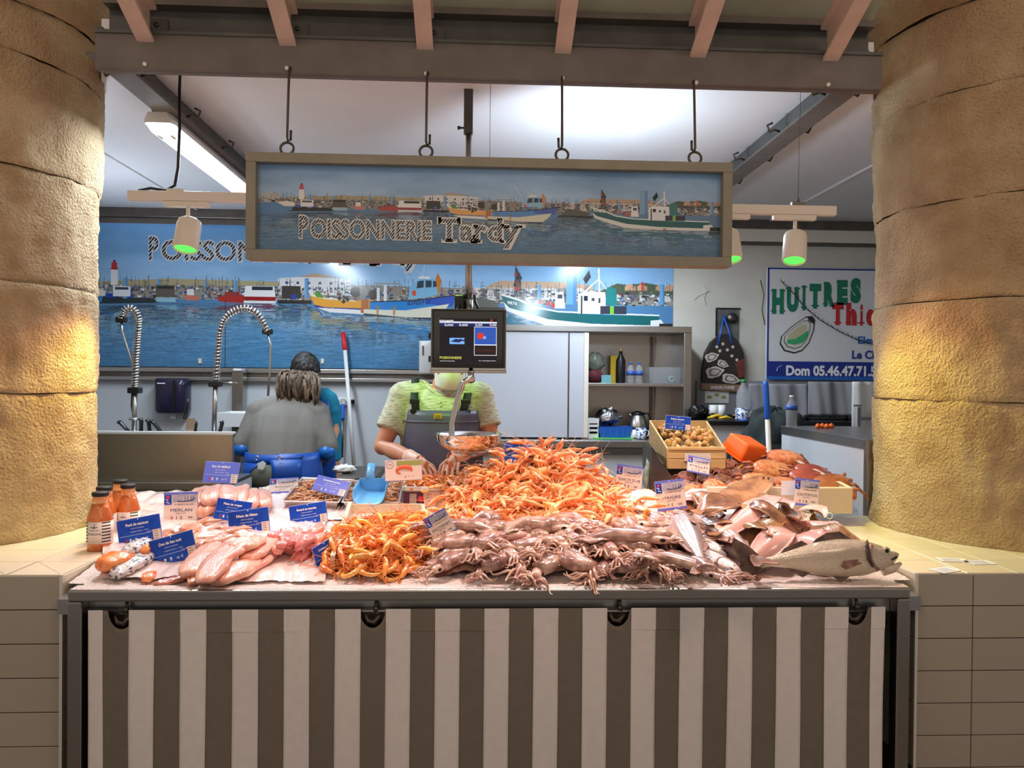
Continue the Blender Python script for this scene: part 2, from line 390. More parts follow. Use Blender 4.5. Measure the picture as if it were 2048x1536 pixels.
# ------------------------------------------------------------------ stone columns
FY = PZ(30, 1114, .92).y
def column(side, px, py, name):
    r = .56; ay = FY+r
    d = ray(px, py); k = d.x/d.y; ang = math.atan(k)
    ax = k*ay+side*r/math.cos(ang)
    g = thing(name, 'rough round limestone column left of the fish counter' if side < 0 else 'rough round limestone column right of the fish counter', 'column', (ax, ay, .92)); g['kind'] = 'structure'
    js = [P(px+side*40, y, ay).z for y in ((785, 582, 372, 170) if side < 0 else (797, 612, 430, 235))]
    zs = [.92]+js+[P(px, 38, ay-.2).z, 4.3]
    for i in range(len(zs)-1):
        z0, z1 = zs[i]+.0012, zs[i+1]-.0012
        rr = r+(.004 if i % 2 else 0)+(.085 if i == len(zs)-2 else 0)
        nu, nv = 150, 34
        seed = i*7.3+side*3
        def fn(a, b, z0=z0, z1=z1, rr=rr, seed=seed, last=(i == len(zs)-2), first=(i == 0)):
            th = a*2*PI; z = z0+(z1-z0)*b
            e = min(b, 1-b)*(z1-z0)
            q = rr-.0065*math.exp(-e/.0045)+.035*max(0, z-2.2)
            if last: q -= .085*math.exp(-max(0, (z-z0))/.022)
            if first: q += .02*math.exp(-(z-z0)/.04)
            p = Vector((math.cos(th), math.sin(th), z))
            q += .012*noise.noise(p*2.2+Vector((seed, 0, 0)))+.010*noise.noise(p*9+Vector((seed, 0, 0)))+.006*noise.noise(p*27)+.0035*noise.noise(p*70)
            zz = z+(.012*noise.noise(Vector((th*1.6, seed, 3))) if .02 < b < .98 else .006*noise.noise(Vector((th*3, seed, 3)))*(0 if (first and b < .5) else 1))
            return (ax+q*math.cos(th), ay+q*math.sin(th), zz)
        m = MB().grid(nu, nv, fn)
        if last_ := (i == len(zs)-2): pass
        obj('stone_drum', m, M_['stone'], g)
    obj('core', MB().lathe([(r-.02, .92), (r-.02, 4.3)], 48, (ax, ay, 0)), M_['joint'], g)
    for n_ in range(3):
        pass
    return ax, ay
cl = column(-1, 195, 700, 'pillar_left')
cr = column(1, 1748, 700, 'pillar_right')

# ------------------------------------------------------------------ tiled walls that carry the columns
FZ = .92
lx, rx = PZ(119, 1153, FZ).x, PZ(1838, 1149, FZ).x
FYf = 2.585
ICE0, ICE1 = lx+.008, rx-.008
LB = 3.68
def tiled(side, x0, label, name):
    w = thing(name, label, 'tiled wall', (x0+side*.8, FYf, 0)); w['kind'] = 'structure'
    X = x0+side*2.2
    obj('core', MB().box((min(x0+side*.008, X), FYf+.008, 0), (max(x0+side*.008, X), LB, FZ-.012)), M_['grout'], w)
    th = .1155; tw = .208
    for i in range(8):
        z1 = FZ-.004-i*th; z0 = z1-th+.0035
        for k in range(7):
            a = x0+side*(.004+k*tw); b = x0+side*(.004+(k+1)*tw-.0035)
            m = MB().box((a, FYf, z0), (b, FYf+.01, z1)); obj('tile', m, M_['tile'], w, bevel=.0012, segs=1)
        for k in range(5):      # the inner side
            y0 = FYf+.004+k*tw; y1 = y0+tw-.0035
            if z1 > .3:
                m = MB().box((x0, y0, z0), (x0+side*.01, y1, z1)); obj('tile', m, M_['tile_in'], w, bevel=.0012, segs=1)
    # the top: square tiles and cut border pieces
    for j in range(6):
        y0 = FYf+.003+j*.185; y1 = y0+.182
        for k in range(6):
            a = x0+side*(.003+k*.185); b = x0+side*(.185*(k+1))
            if j == 0 and side < 0 and k in (0, 1):   # corner mitred into triangles
                c = [(a, y0), (b, y0), (b, y1), (a, y1)]
                for t in ((0, 1, 2), (0, 2, 3)):
                    q = [c[i] for i in t]; cx = sum(p[0] for p in q)/3; cy = sum(p[1] for p in q)/3
                    q = [(cx+(p[0]-cx)*.975, cy+(p[1]-cy)*.975) for p in q]
                    m = MB().add([(p[0], p[1], FZ-.01) for p in q]+[(p[0], p[1], FZ) for p in q], [(0,1,2),(5,4,3),(0,3,4,1),(1,4,5,2),(2,5,3,0)]); obj('tile', m, M_['tile_in'], w)
                continue
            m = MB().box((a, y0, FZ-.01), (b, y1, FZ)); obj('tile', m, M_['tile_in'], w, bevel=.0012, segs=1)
    obj('edge_trim', MB().box((x0-side*.002, FYf-.003, 0), (x0+side*.008, FYf+.008, FZ+.001)), M_['cream'], w)
    return w
tiled(-1, lx, 'tiled pier under the left stone column, in cream glazed tiles', 'wall_left_pier')
tiled(1, rx, 'tiled pier under the right stone column, in cream glazed tiles', 'wall_right_pier')

# ------------------------------------------------------------------ counter
ct = thing('fish_counter', 'stainless steel fish counter frame holding the ice bed', 'counter', (.08, 2.6, 0))
cx0, cx1 = PZ(137, 1180, .893).x, PZ(1822, 1176, .893).x
RY = PZ(900, 1179, .893).y
def frame_bar(a, b, name='rail', mi='steel'):
    obj(name, MB().box(a, b), M_[mi], ct, bevel=.003)
obj('front_rail', MB().box((cx0, RY, .855), (cx1, RY+.05, .893)), M_['steel'], ct, bevel=.006)
obj('leg', MB().box((cx0, RY, 0), (cx0+.045, RY+.05, .855)), M_['steel'], ct, bevel=.004)
obj('leg', MB().box((cx1-.045, RY, 0), (cx1, RY+.05, .855)), M_['steel'], ct, bevel=.004)
obj('leg', MB().box((cx0+.12, RY+.35, 0), (cx0+.16, RY+.39, .80)), M_['steel_d'], ct)
obj('leg', MB().box((cx1-.22, RY+.18, 0), (cx1-.18, RY+.22, .80)), M_['steel_d'], ct)
obj('apron_panel', MB().box((cx0+.10, RY+.06, .775), (cx1-.10, RY+.075, .853)), M_['steel_d'], ct)
obj('tray_bed', MB().add([(lx+.006, RY+.05, .80), (rx-.006, RY+.05, .80), (rx-.006, 3.85, .80), (lx+.006, 3.85, .80), (lx+.006, RY+.05, .85), (rx-.006, RY+.05, .85), (rx-.006, 3.85, surf(3.85)-.05), (lx+.006, 3.85, surf(3.85)-.05)], [(0,3,2,1),(4,5,6,7),(0,1,5,4),(1,2,6,5),(2,3,7,6),(3,0,4,7)]), M_['steel_b'], ct)
obj('back_panel', MB().box((cx0+.05, 3.83, 0), (cx1-.05, 3.85, .85)), M_['steel_d'], ct)
# hooks holding the curtain rod
HY = RY+.025
rodz = P(1000, 1222, HY).z
rA, rB = P(165, 1222, HY), P(1772, 1222, HY)
for px in (252, 752, 1240, 1714):
    c = P(px, 1215, HY); x = c.x
    m = MB().tube([(x, HY+.01, .857), (x, HY+.005, .835), (x, HY, .825)], .006, 8)
    m.ball((x, HY, .822), .011)
    m.tube([(x, HY, .82), (x+.012, HY, .80), (x+.012, HY-.002, rodz-.01), (x-.004, HY-.004, rodz-.035), (x-.026, HY-.004, rodz-.030), (x-.034, HY-.003, rodz-.008)], [.006, .007, .009, .010, .008, .004], 8)
    obj('hook', m, M_['iron'], ct)
obj('curtain_rod', MB().tube([rA, rB], .006, 10), M_['steel'], ct)

# striped curtain: one cloth made of sewn white and taupe strips
xs = [181, 210, 262, 313, 364, 416, 467, 519, 570, 621, 672, 723, 773, 822, 871, 920, 969, 1018, 1067, 1116, 1164, 1213, 1261, 1310, 1358, 1406, 1454, 1502, 1550, 1598, 1646, 1693, 1738, 1766]
cu = thing('striped_curtain', 'white and taupe striped canvas curtain hung on the rod below the fish counter', 'curtain', (.05, HY+.02, 0))
tops = [P(x, 1218, HY+.004).x for x in xs]
tz = P(1000, 1216, HY).z
hookx = [P(px, 1215, HY).x for px in (252, 752, 1240, 1714)]
def wob(x, z): return .006*math.sin(x*9+z*3)*min(1, (tz-z)*3)+.004*math.sin(x*31+z*2)*min(1, (tz-z)*2)
for i in range(len(xs)-1):
    a, b = tops[i], tops[i+1]
    hook = [h for h in hookx if a-.01 < h-.01 < b+.01 and i % 2 == 1]
    def fn(u, v, a=a, b=b, hk=hook):
        x = a+(b-a)*u; z = tz-v*tz*.995
        if hk:
            d = (x-hk[0]+.01)/.042
            if abs(d) < 1 and v < .12: z = min(z, tz-.062*math.sqrt(1-d*d))
        return (x, HY-.0095+wob(x, z), z)
    m = MB().grid(9 if not hook else 17, 45, fn)
    obj('strip', m, M_['cloth_b'] if i % 2 else M_['cloth_w'], cu, solid=.0015)
    if not hook:
        obj('hem', MB().grid(5, 5, lambda u, v, a=a, b=b: (a+(b-a)*u, HY-.0115+.001*v, tz+.002-.075*v)), M_['cloth_b'] if i % 2 else M_['cloth_w'], cu)
# ------------------------------------------------------------------ the harbour print (drawn once, used on the wall panel and on the hanging sign)
IW, IH = 2468, 584
def draw_harbour():
    rs = np.random.RandomState(3)
    yy, xx = np.mgrid[0:IH, 0:IW].astype(np.float32)
    im = np.zeros((IH, IW, 3), np.float32)
    col = lambda *c: np.array(c, np.float32)/255
    top, low = col(98, 160, 218), col(160, 200, 236)
    t = np.clip(yy/(IH*.45), 0, 1)[..., None]; im[:] = top*(1-t)+low*t
    def smooth_noise(h, w_, oct_):
        a = np.zeros((h, w_), np.float32); tot = 0
        for gx, gy, am in oct_:
            g = rs.rand(gy+2, gx+2).astype(np.float32)
            X = np.linspace(0, gx, w_, endpoint=False); Y = np.linspace(0, gy, h, endpoint=False)
            xi = X.astype(int); yi = Y.astype(int); fx = (X-xi)[None]; fy = (Y-yi)[:, None]
            fx = fx*fx*(3-2*fx); fy = fy*fy*(3-2*fy)
            a += am*((g[yi][:, xi]*(1-fx)+g[yi][:, xi+1]*fx)*(1-fy)+(g[yi+1][:, xi]*(1-fx)+g[yi+1][:, xi+1]*fx)*fy); tot += am
        return a/tot
    cl_ = smooth_noise(IH, IW, [(8, 5, 1), (20, 14, .5), (50, 30, .25)])
    im += ((cl_-.5)*.22)[..., None]
    q = lambda x, y: ((x-112)*2, (y-445)*2)
    def poly(pts, c, image=im):
        p = [q(*a) for a in pts]; x0 = max(0, int(min(a[0] for a in p))-1); x1 = min(IW, int(max(a[0] for a in p))+2); y0 = max(0, int(min(a[1] for a in p))-1); y1 = min(IH, int(max(a[1] for a in p))+2)
        if x1 <= x0 or y1 <= y0: return
        X = xx[y0:y1, x0:x1]+.5; Y = yy[y0:y1, x0:x1]+.5; ins = np.zeros(X.shape, bool); n = len(p)
        for i in range(n):
            (ax, ay), (bx, by) = p[i], p[(i+1) % n]
            if ay == by: continue
            ins ^= ((ay > Y) != (by > Y)) & (X < (bx-ax)*(Y-ay)/(by-ay)+ax)
        image[y0:y1, x0:x1][ins] = col(*c)
    def rect(x0, y0, x1, y1, c): poly([(x0, y0), (x1, y0), (x1, y1), (x0, y1)], c)
    def line(x0, y0, x1, y1, c, w_=.6):
        d = math.hypot(x1-x0, y1-y0) or 1; nx, ny = -(y1-y0)/d*w_, (x1-x0)/d*w_
        poly([(x0+nx, y0+ny), (x1+nx, y1+ny), (x1-nx, y1-ny), (x0-nx, y0-ny)], c)
    WL = 600
    rect(112, WL, 1346, 738, (84, 134, 178))
    # quay, breakwater and low buildings
    poly([(112, 578), (240, 570), (330, 566), (660, 570), (900, 574), (1346, 574), (1346, 604), (112, 604)], (150, 146, 138))
    poly([(190, 572), (330, 564), (660, 568), (660, 574), (190, 578)], (178, 168, 132))
    for (a, b, c, d) in ((118, 560, 165, 590), ): rect(a, b, c, d, (190, 190, 190))
    poly([(545, 560), (600, 556), (690, 560), (690, 592), (545, 592)], (226, 228, 228)); poly([(585, 557), (618, 549), (672, 557)], (190, 160, 134))
    for x in range(560, 690, 22): rect(x, 566, x+5, 571, (60, 76, 110)); rect(x, 577, x+5, 582, (70, 90, 120))
    poly([(962, 570), (990, 558), (1130, 559), (1180, 566), (1180, 574), (962, 574)], (196, 164, 136)); rect(968, 572, 1140, 592, (214, 212, 206))
    for x in range(975, 1140, 12): rect(x, 576, x+7, 581, (110, 128, 150))
    for x in range(900, 1346, 13):
        h = rs.rand()*9; rect(x, 578-h, x+12, 596, tuple(rs.choice([150, 190, 215, 120])*np.array([1, .98, .94])))
    poly([(1200, 574), (1230, 560), (1250, 563), (1290, 558), (1346, 568), (1346, 582), (1200, 582)], (84, 98, 74))
    for x in (1246, 1270, 1310, 1330): poly([(x, 566), (x+10, 560), (x+22, 566), (x+22, 574), (x, 574)], (206, 160, 128))
    rect(1280, 556, 1284, 574, (220, 60, 60))
    # clutter of small moored craft
    for k in range(1300):
        x = rs.uniform(112, 1346); y = rs.uniform(576, 603); w_ = rs.uniform(1, 8); h = rs.uniform(.8, 4.5)
        c = [(235, 238, 240), (200, 206, 212), (70, 74, 80), (40, 44, 52), (60, 100, 160), (150, 60, 50), (90, 96, 100), (150, 140, 120), (50, 80, 120), (30, 60, 70)][rs.randint(10)]
        rect(x, y, x+w_, min(y+h, 606), c)
    for k in range(260):
        x = rs.uniform(112, 1346); h = rs.uniform(8, 34); line(x, 590, x+rs.uniform(-3, 3), 590-h, (70, 78, 90), .35)
        if k % 3 == 0: line(x-4, 590-h*.7, x+5, 590-h*.72, (80, 84, 96), .35)
    poly([(112, 604), (190, 600), (300, 603), (312, 612), (150, 616), (112, 618)], (38, 50, 56))
    for x in (208, 217, 252): rect(x, 594, x+9, 603, (28, 74, 170))
    poly([(112, 590), (188, 586), (205, 592), (200, 612), (150, 622), (112, 624)], (60, 132, 190)); poly([(160, 588), (188, 583), (208, 590), (206, 600), (180, 600)], (236, 232, 220))
    rect(218, 548, 231, 578, (240, 240, 240)); rect(219, 534, 230, 548, (196, 56, 62)); rect(217, 545, 232, 547, (176, 44, 50)); rect(222, 529, 227, 534, (110, 60, 90))
    for x, y0, y1, w_ in ((241, 563, 604, 9), (308, 565, 590, 6), (458, 566, 594, 7), (598, 559, 598, 8), (400, 566, 580, 5), (1126, 530, 604, 21), (1318, 560, 602, 10), (1067, 565, 598, 7)):
        rect(x, y0, x+w_, y1, (110, 168, 214)); rect(x+w_*.65, y0, x+w_, y1, (84, 140, 190))
    rect(222, 580, 256, 600, (235, 238, 240)); rect(226, 582, 252, 587, (60, 70, 84))
    rect(305, 577, 342, 600, (96, 92, 84)); rect(306, 601, 344, 610, (150, 200, 214)); rect(308, 579, 340, 584, (40, 44, 48))
    poly([(360, 596), (392, 598), (388, 606), (364, 606)], (210, 120, 100)); rect(366, 584, 380, 596, (235, 238, 240))
    poly([(424, 600), (440, 594), (478, 594), (478, 610), (430, 608)], (176, 50, 44)); rect(440, 588, 470, 596, (150, 60, 56))
    poly([(481, 576), (538, 576), (541, 600), (478, 598)], (240, 242, 244)); rect(494, 577, 535, 584, (44, 54, 62)); poly([(478, 597), (541, 597), (541, 606), (478, 604)], (160, 34, 42)); rect(478, 605, 541, 610, (236, 236, 236))
    rect(553, 575, 590, 600, (64, 62, 60)); rect(572, 592, 582, 601, (30, 70, 180)); rect(545, 603, 612, 610, (40, 44, 46))
    # orange boat
    poly([(609, 590), (640, 597), (700, 602), (735, 600), (735, 622), (640, 620), (618, 612)], (238, 166, 52)); poly([(616, 611), (640, 616), (735, 618), (735, 623), (640, 622), (622, 618)], (44, 60, 150)); poly([(622, 617), (735, 621), (735, 630), (650, 626)], (238, 238, 236))
    poly([(609, 590), (640, 597), (700, 602), (700, 604), (640, 600), (611, 594)], (240, 236, 214)); poly([(616, 588), (628, 585), (636, 598), (622, 596)], (80, 150, 60))
    for x, y in ((668, 598), (676, 604), (684, 600)):
        poly([(x-5, y), (x, y-5), (x+5, y), (x, y+5)], (60, 44, 34))
    for x, y, a in ((700, 585, 11), (716, 584, 9), (735, 590, 10)):
        poly([(x+a*math.cos(t*PI/5), y+a*math.sin(t*PI/5)) for t in range(10)], (70, 64, 60) if a > 9 else (150, 144, 138))
    poly([(712, 600), (726, 600), (726, 628), (710, 626)], (188, 110, 56))
    # blue boat
    poly([(728, 604), (820, 600), (906, 588), (893, 606), (880, 622), (728, 621)], (44, 136, 214)); poly([(840, 596), (906, 588), (893, 612), (840, 606)], (26, 84, 190))
    poly([(716, 619), (800, 620), (888, 606), (878, 622), (862, 635), (800, 636), (716, 628)], (228, 226, 206)); poly([(716, 627), (800, 634), (862, 634), (862, 638), (716, 631)], (60, 56, 60))
    line(728, 604, 820, 600, (24, 30, 60), .9); line(820, 600, 906, 588, (24, 30, 60), .9)
    poly([(805, 598), (808, 572), (830, 556), (862, 557), (866, 588), (840, 594)], (130, 190, 226)); poly([(824, 562), (836, 560), (836, 574), (822, 576)], (54, 70, 86)); poly([(840, 560), (852, 560), (852, 573), (840, 574)], (54, 70, 86)); poly([(855, 561), (862, 561), (863, 572), (855, 573)], (54, 70, 86))
    poly([(812, 584), (816, 579), (821, 582), (821, 590), (815, 592)], (226, 86, 60)); rect(826, 552, 848, 557, (238, 240, 240))
    for x, y in ((742, 576), (756, 570)): rect(x, y, x+6, 602, (232, 234, 234)); rect(736, 566, 790, 569, (160, 162, 160))
    poly([(768, 584), (776, 574), (792, 574), (796, 590), (780, 594)], (150, 140, 130))
    line(785, 520, 806, 556, (235, 235, 235), .5); line(815, 535, 836, 552, (220, 220, 220), .5); line(838, 530, 834, 552, (235, 235, 235), .5); poly([(860, 556), (864, 544), (872, 560), (866, 590)], (214, 130, 50))
    for x in (740, 773): rect(x, 612, x+9, 617, (120, 130, 130)); rect(x+2, 617, x+6, 630, (198, 140, 84))
    # nets and gear between the boats
    poly([(906, 620), (930, 590), (980, 598), (990, 612), (960, 616)], (96, 100, 96)); rect(905, 612, 1000, 618, (56, 54, 52))
    # green boat
    poly([(992, 584), (1004, 588), (1030, 598), (1060, 612), (1110, 620), (1210, 624), (1318, 625), (1316, 645), (1180, 644), (1090, 636), (1010, 614), (998, 602)], (24, 104, 108))
    poly([(998, 600), (1010, 612), (1090, 634), (1180, 642), (1316, 644), (1316, 652), (1180, 652), (1080, 646), (1004, 618)], (232, 234, 230)); poly([(1300, 634), (1322, 632), (1330, 644), (1326, 652), (1300, 652)], (236, 238, 240)); rect(1318, 640, 1346, 652, (50, 48, 44))
    poly([(992, 584), (1030, 594), (1060, 608), (1110, 617), (1318, 622), (1318, 625), (1110, 620), (1060, 612), (1030, 598), (994, 588)], (238, 240, 240)); rect(1190, 646, 1198, 660, (206, 124, 66))
    poly([(1150, 582), (1160, 578), (1206, 578), (1208, 622), (1150, 622)], (236, 240, 244)); rect(1162, 586, 1170, 596, (30, 40, 60)); rect(1156, 586, 1159, 622, (40, 46, 56)); rect(1178, 590, 1184, 596, (60, 70, 90)); rect(1192, 590, 1196, 600, (60, 70, 90))
    poly([(1104, 580), (1120, 578), (1124, 612), (1102, 612)], (238, 240, 242)); rect(1108, 584, 1118, 592, (60, 70, 90))
    line(1150, 590, 1192, 552, (240, 240, 240), 1.3); line(1192, 530, 1194, 580, (240, 240, 240), 1.6); line(1192, 552, 1215, 580, (240, 240, 240), 1); poly([(1160, 552), (1172, 534), (1176, 548), (1166, 562)], (28, 30, 36))
    poly([(1208, 604), (1208, 572), (1218, 567), (1228, 572), (1231, 604)], (40, 132, 132)); rect(1196, 606, 1250, 622, (58, 62, 78)); rect(1216, 606, 1224, 622, (120, 200, 60))
    for k in range(7): line(1020+k*2.3, 590, 1022+k*1.6, 528+k*3, (64, 60, 66), .8); rect(1018+rs.rand()*14, 535+k*7, 1022+rs.rand()*14, 541+k*7, (190, 60, 64) if k % 2 else (40, 44, 50))
    for x, y in ((1072, 596), (1098, 604), (1088, 600)): poly([(x-4, y+6), (x, y-4), (x+5, y), (x+4, y+8)], (206, 54, 50))
    # reflections with ripples
    wl = np.interp(np.arange(IW)/2+112, [112, 300, 600, 640, 720, 870, 905, 1000, 1090, 1320, 1346], [624, 612, 610, 626, 632, 638, 616, 618, 648, 654, 654])
    out = im.copy(); rip = smooth_noise(IH, IW, [(30, 90, 1), (90, 180, .6)]); rip2 = smooth_noise(IH, IW, [(60, 150, 1), (200, 290, .7)])
    W0 = ((wl-445)*2)[None, :]; mask = yy > W0
    src = np.clip(W0-(yy-W0)*1.05+(rip-.5)*46, 0, IH-1).astype(int); sx = np.clip(xx+(rip2-.5)*24, 0, IW-1).astype(int)
    refl = im[src, sx]
    depth = np.clip((yy-W0)/(IH-W0), 0, 1)
    base = col(98, 150, 190)*(1-depth[..., None])+col(68, 126, 168)*depth[..., None]
    k = (.62*np.exp(-depth*2.6))[..., None]
    wat = base*(1-k)+refl*k*.85
    wat *= (1+.5*(np.clip(rip2, .35, .68)-.5)-.42*np.clip((rip2-.56)*10, 0, 1)*(.75-depth*.35)+.16*np.clip((.40-rip2)*9, 0, 1))[..., None]
    out[mask] = wat[mask]
    out += (rs.rand(IH, IW, 1).astype(np.float32)-.5)*.02
    out = np.clip(out, 0, 1)
    img = bpy.data.images.new('harbour_print', IW, IH); img.colorspace_settings.name = 'sRGB'
    px = np.ones((IH, IW, 4), np.float32); px[..., :3] = out[::-1]
    img.pixels.foreach_set(px.ravel()); img.pack(); return img
HARBOUR = draw_harbour()
def print_mat(name, img, rough, x0, x1, z0, z1):
    """flat print stretched over the panel from its own (x, z) coordinates"""
    m = bpy.data.materials.new(name); m.use_nodes = True; N = m.node_tree.nodes; L = m.node_tree.links; b = N['Principled BSDF']
    uv = N.new('ShaderNodeUVMap'); t = N.new('ShaderNodeTexImage'); t.image = img; t.extension = 'EXTEND'
    L.new(uv.outputs[0], t.inputs[0]); L.new(t.outputs[0], b.inputs['Base Color']); b.inputs['Roughness'].default_value = rough; return m
def uv_panel(x0, x1, z0, z1, y, u0=0, u1=1, v0=0, v1=1, name='print'):
    me = bpy.data.meshes.new(name); me.from_pydata([(x0, y, z0), (x1, y, z0), (x1, y, z1), (x0, y, z1)], [], [(0, 1, 2, 3)])
    l = me.uv_layers.new(name='UVMap')
    for i, c in enumerate(((u0, v0), (u1, v0), (u1, v1), (u0, v1))): l.data[i].uv = c
    return me
def hatch(name, base=(18, 18, 22), ang=.9, scale=60):
    m = bpy.data.materials.new(name); m.use_nodes = True; N = m.node_tree.nodes; L = m.node_tree.links; b = N['Principled BSDF']
    tc = N.new('ShaderNodeTexCoord'); mp = N.new('ShaderNodeMapping'); mp.inputs['Rotation'].default_value = (0, ang, 0); L.new(tc.outputs['Object'], mp.inputs[0])
    wv = N.new('ShaderNodeTexWave'); wv.bands_direction = 'Z'; wv.inputs['Scale'].default_value = scale; wv.inputs['Distortion'].default_value = .5; L.new(mp.outputs[0], wv.inputs[0])
    r = N.new('ShaderNodeValToRGB'); r.color_ramp.interpolation = 'CONSTANT'; r.color_ramp.elements[0].color = S(*base); r.color_ramp.elements[1].position = .84; r.color_ramp.elements[1].color = S(235, 235, 235)
    L.new(wv.outputs[0], r.inputs[0]); L.new(r.outputs[0], b.inputs['Base Color']); b.inputs['Roughness'].default_value = .4; return m
M_['hatch'] = hatch('hatched_lettering', scale=38); M_['hatch2'] = hatch('hatched_lettering_wall', scale=15)
M_['ink_g'] = mat('grey_outline_print', S(214,214,214), .5)

# slab-serif word drawn from bold letters plus slabs
def tardy(mb, x, z, h, y, bold, mi, grow=0.0):
    k = h/.73; g = grow*h; cx = x
    for ch, sl in (('T', ((.5, .0, .62), (.04, .86, .12, 3.2), (.96, .86, .12, 3.2))), ('a', ((.93, .0, .30),)), ('r', ((.22, .0, .62), (.10, .93, .30))), ('d', ((.95, .0, .24), (.72, .965, .24))), ('y', ((.10, .97, .42), (.90, .97, .38)))):
        v, f = text_mesh(ch, 1, bold, 'LEFT'); db = (bold-.02)*k; x0 = min(p[0] for p in v); x1 = max(p[0] for p in v); z0 = min(p[1] for p in v) if ch != 'y' else 0; z1 = max(p[1] for p in v); W = (x1-x0)*k*1.05
        mb.add([(cx-db+(p[0]-x0)*k*1.05, y, z+p[1]*k) for p in v], f, mi)
        for q in sl:
            hh = .085*h*(q[3] if len(q) > 3 else 1)/2; sx = cx-db+W*q[0]; sz = z+(z0+(z1-z0)*q[1])*k+(0 if q[1] > .5 else .035*h); ww = W*q[2]/2
            if len(q) > 3: ww = .035*h+bold*h*.3
            mb.add([(sx-ww-g, y, sz-hh-g), (sx+ww+g, y, sz-hh-g), (sx+ww+g, y, sz+hh+g), (sx-ww-g, y, sz+hh+g)], [(0, 1, 2, 3)], mi)
        cx += W-2*db*1.05+.06*h
    return cx-x

# ------------------------------------------------------------------ wall print
mx0, mx1 = P(112, 600, BY-.03).x, xm; mz0, mz1 = P(700, 737, BY-.03).z, P(560, 440, BY-.03).z
mural = thing('harbour_wall_print', 'large glossy blue harbour print with moored fishing boats covering the back wall', 'wall print', ((mx0+mx1)/2, BY-.02, mz0))
obj('backing_panel', MB().box((mx0, BY-.028, mz0), (mx1, BY-.001, mz1)), M_['white'], mural)
M_['print_w'] = print_mat('harbour_print_glossy', HARBOUR, .16, 0, 1, 0, 1)
me = uv_panel(mx0, mx1, mz0, mz1, BY-.0295); me.transform(basis(mural).inverted()); me.materials.append(M_['print_w'])
obj('printed_sheet', me, None, mural)
def word_sign(par, x0, xe, z, h, y, mh, big):
    m = MB()
    for b_, dy, mi in ((.062, 0, 0), (.018, -.0012, 1)):
        add_text(m, 'P', x0-(b_-.018)*h*.8, z, h*1.18, y+dy, mi, bold=b_*1.0, align='LEFT', sx=.62)
        dd = (b_-.018)*h/.73; add_text(m, 'OISSONNERIE', x0+h*.62-dd, z, h, y+dy, mi, w=xe-x0-h*.62+2*dd, bold=b_, align='LEFT')
    obj('lettering', m, [M_['ink_g'], mh], par)
    m = MB(); xt = xe+h*.45
    tardy(m, xt, z, h*1.16, y, .07, 0, .045); tardy(m, xt, z, h*1.16, y-.0012, .02, 1)
    obj('lettering', m, [M_['ink_g'], mh], par)
a, b = P(297, 518, BY-.04), P(655, 523, BY-.04)
word_sign(mural, a.x, b.x, a.z, P(297, 478, BY-.04).z-a.z, BY-.032, M_['hatch2'], True)
def plate_no(par, txt, px0, px1, py, h, Y, mi, rot=0):
    a, b = P(px0, py, Y), P(px1, py, Y); m = MB()
    add_text(m, txt, 0, 0, (b.x-a.x)*h, 0, 0, w=b.x-a.x, bold=.02)
    T = Matrix.Translation(((a.x+b.x)/2, Y, a.z)) @ Matrix.Rotation(rot, 4, 'Y')
    m.v = [tuple(T @ Vector(p)) for p in m.v]; obj('lettering', m, mi, par)
plate_no(mural, 'ID703717', 815, 861, 609, .17, BY-.031, M_['ink_n'], -.07)
plate_no(mural, '9876', 1014, 1034, 609, .32, BY-.031, M_['ink_w'], .12)
for px in (400, 645, 1290): 
    c = P(px, 722, BY-.04); obj('mounting_clip', MB().box((c.x-.012, BY-.045, c.z-.02), (c.x+.012, BY-.03, c.z+.02)), M_['cream'], mural)
c = P(451, 600, BY-.03); obj('panel_joint', MB().box((c.x-.002, BY-.0315, mz0), (c.x+.002, BY-.029, P(451, 600, BY).z)), M_['dark'], mural)
# steel channel under the print
zA, zB = P(500, 737, BY-.06).z, P(500, 762, BY-.06).z; xr = P(1000, 750, BY).x
ch = thing('wall_channel', 'long stainless steel channel on the wall just below the harbour print', 'channel', (-1, BY-.04, zB))
obj('upper_rail', MB().box((-3.6, BY-.07, zA-.035), (xr, BY, zA)), M_['steel_b'], ch, bevel=.004)
obj('recess', MB().box((-3.6, BY-.045, zB+.03), (xr, BY, zA-.035)), M_['steel_d'], ch)
obj('lower_rail', MB().box((-3.6, BY-.07, zB), (xr, BY, zB+.03)), M_['steel_b'], ch, bevel=.004)

# ------------------------------------------------------------------ hanging shop sign
SYY = 2.80
sa, sb, sc_, sd = P(492, 302, SYY), P(1466, 326, SYY), P(1464, 533, SYY), P(490, 518, SYY)
sx0, sx1 = (sa.x+sd.x)/2, (sb.x+sc_.x)/2; sz1 = (sa.z+sb.z)/2; sz0 = (sc_.z+sd.z)/2
sg = thing('shop_sign', 'framed hanging harbour sign lettered POISSONNERIE Tardy above the counter', 'sign', ((sx0+sx1)/2, SYY+.03, sz0))
fw = .036
def sbar(a, b): obj('frame_bar', MB().box(a, b), M_['signframe'], sg, bevel=.002)
M_['signframe'] = mat('sign_frame_paint', S(140,134,118), .55, var=.12, scale=14)
sbar((sx0, SYY, sz0), (sx1, SYY+.07, sz0+fw)); sbar((sx0, SYY, sz1-fw), (sx1, SYY+.07, sz1)); sbar((sx0, SYY, sz0+fw), (sx0+fw, SYY+.07, sz1-fw)); sbar((sx1-fw, SYY, sz0+fw), (sx1, SYY+.07, sz1-fw))
M_['print_s'] = print_mat('harbour_print_matt_shaded', HARBOUR, .55, 0, 1, 0, 1)
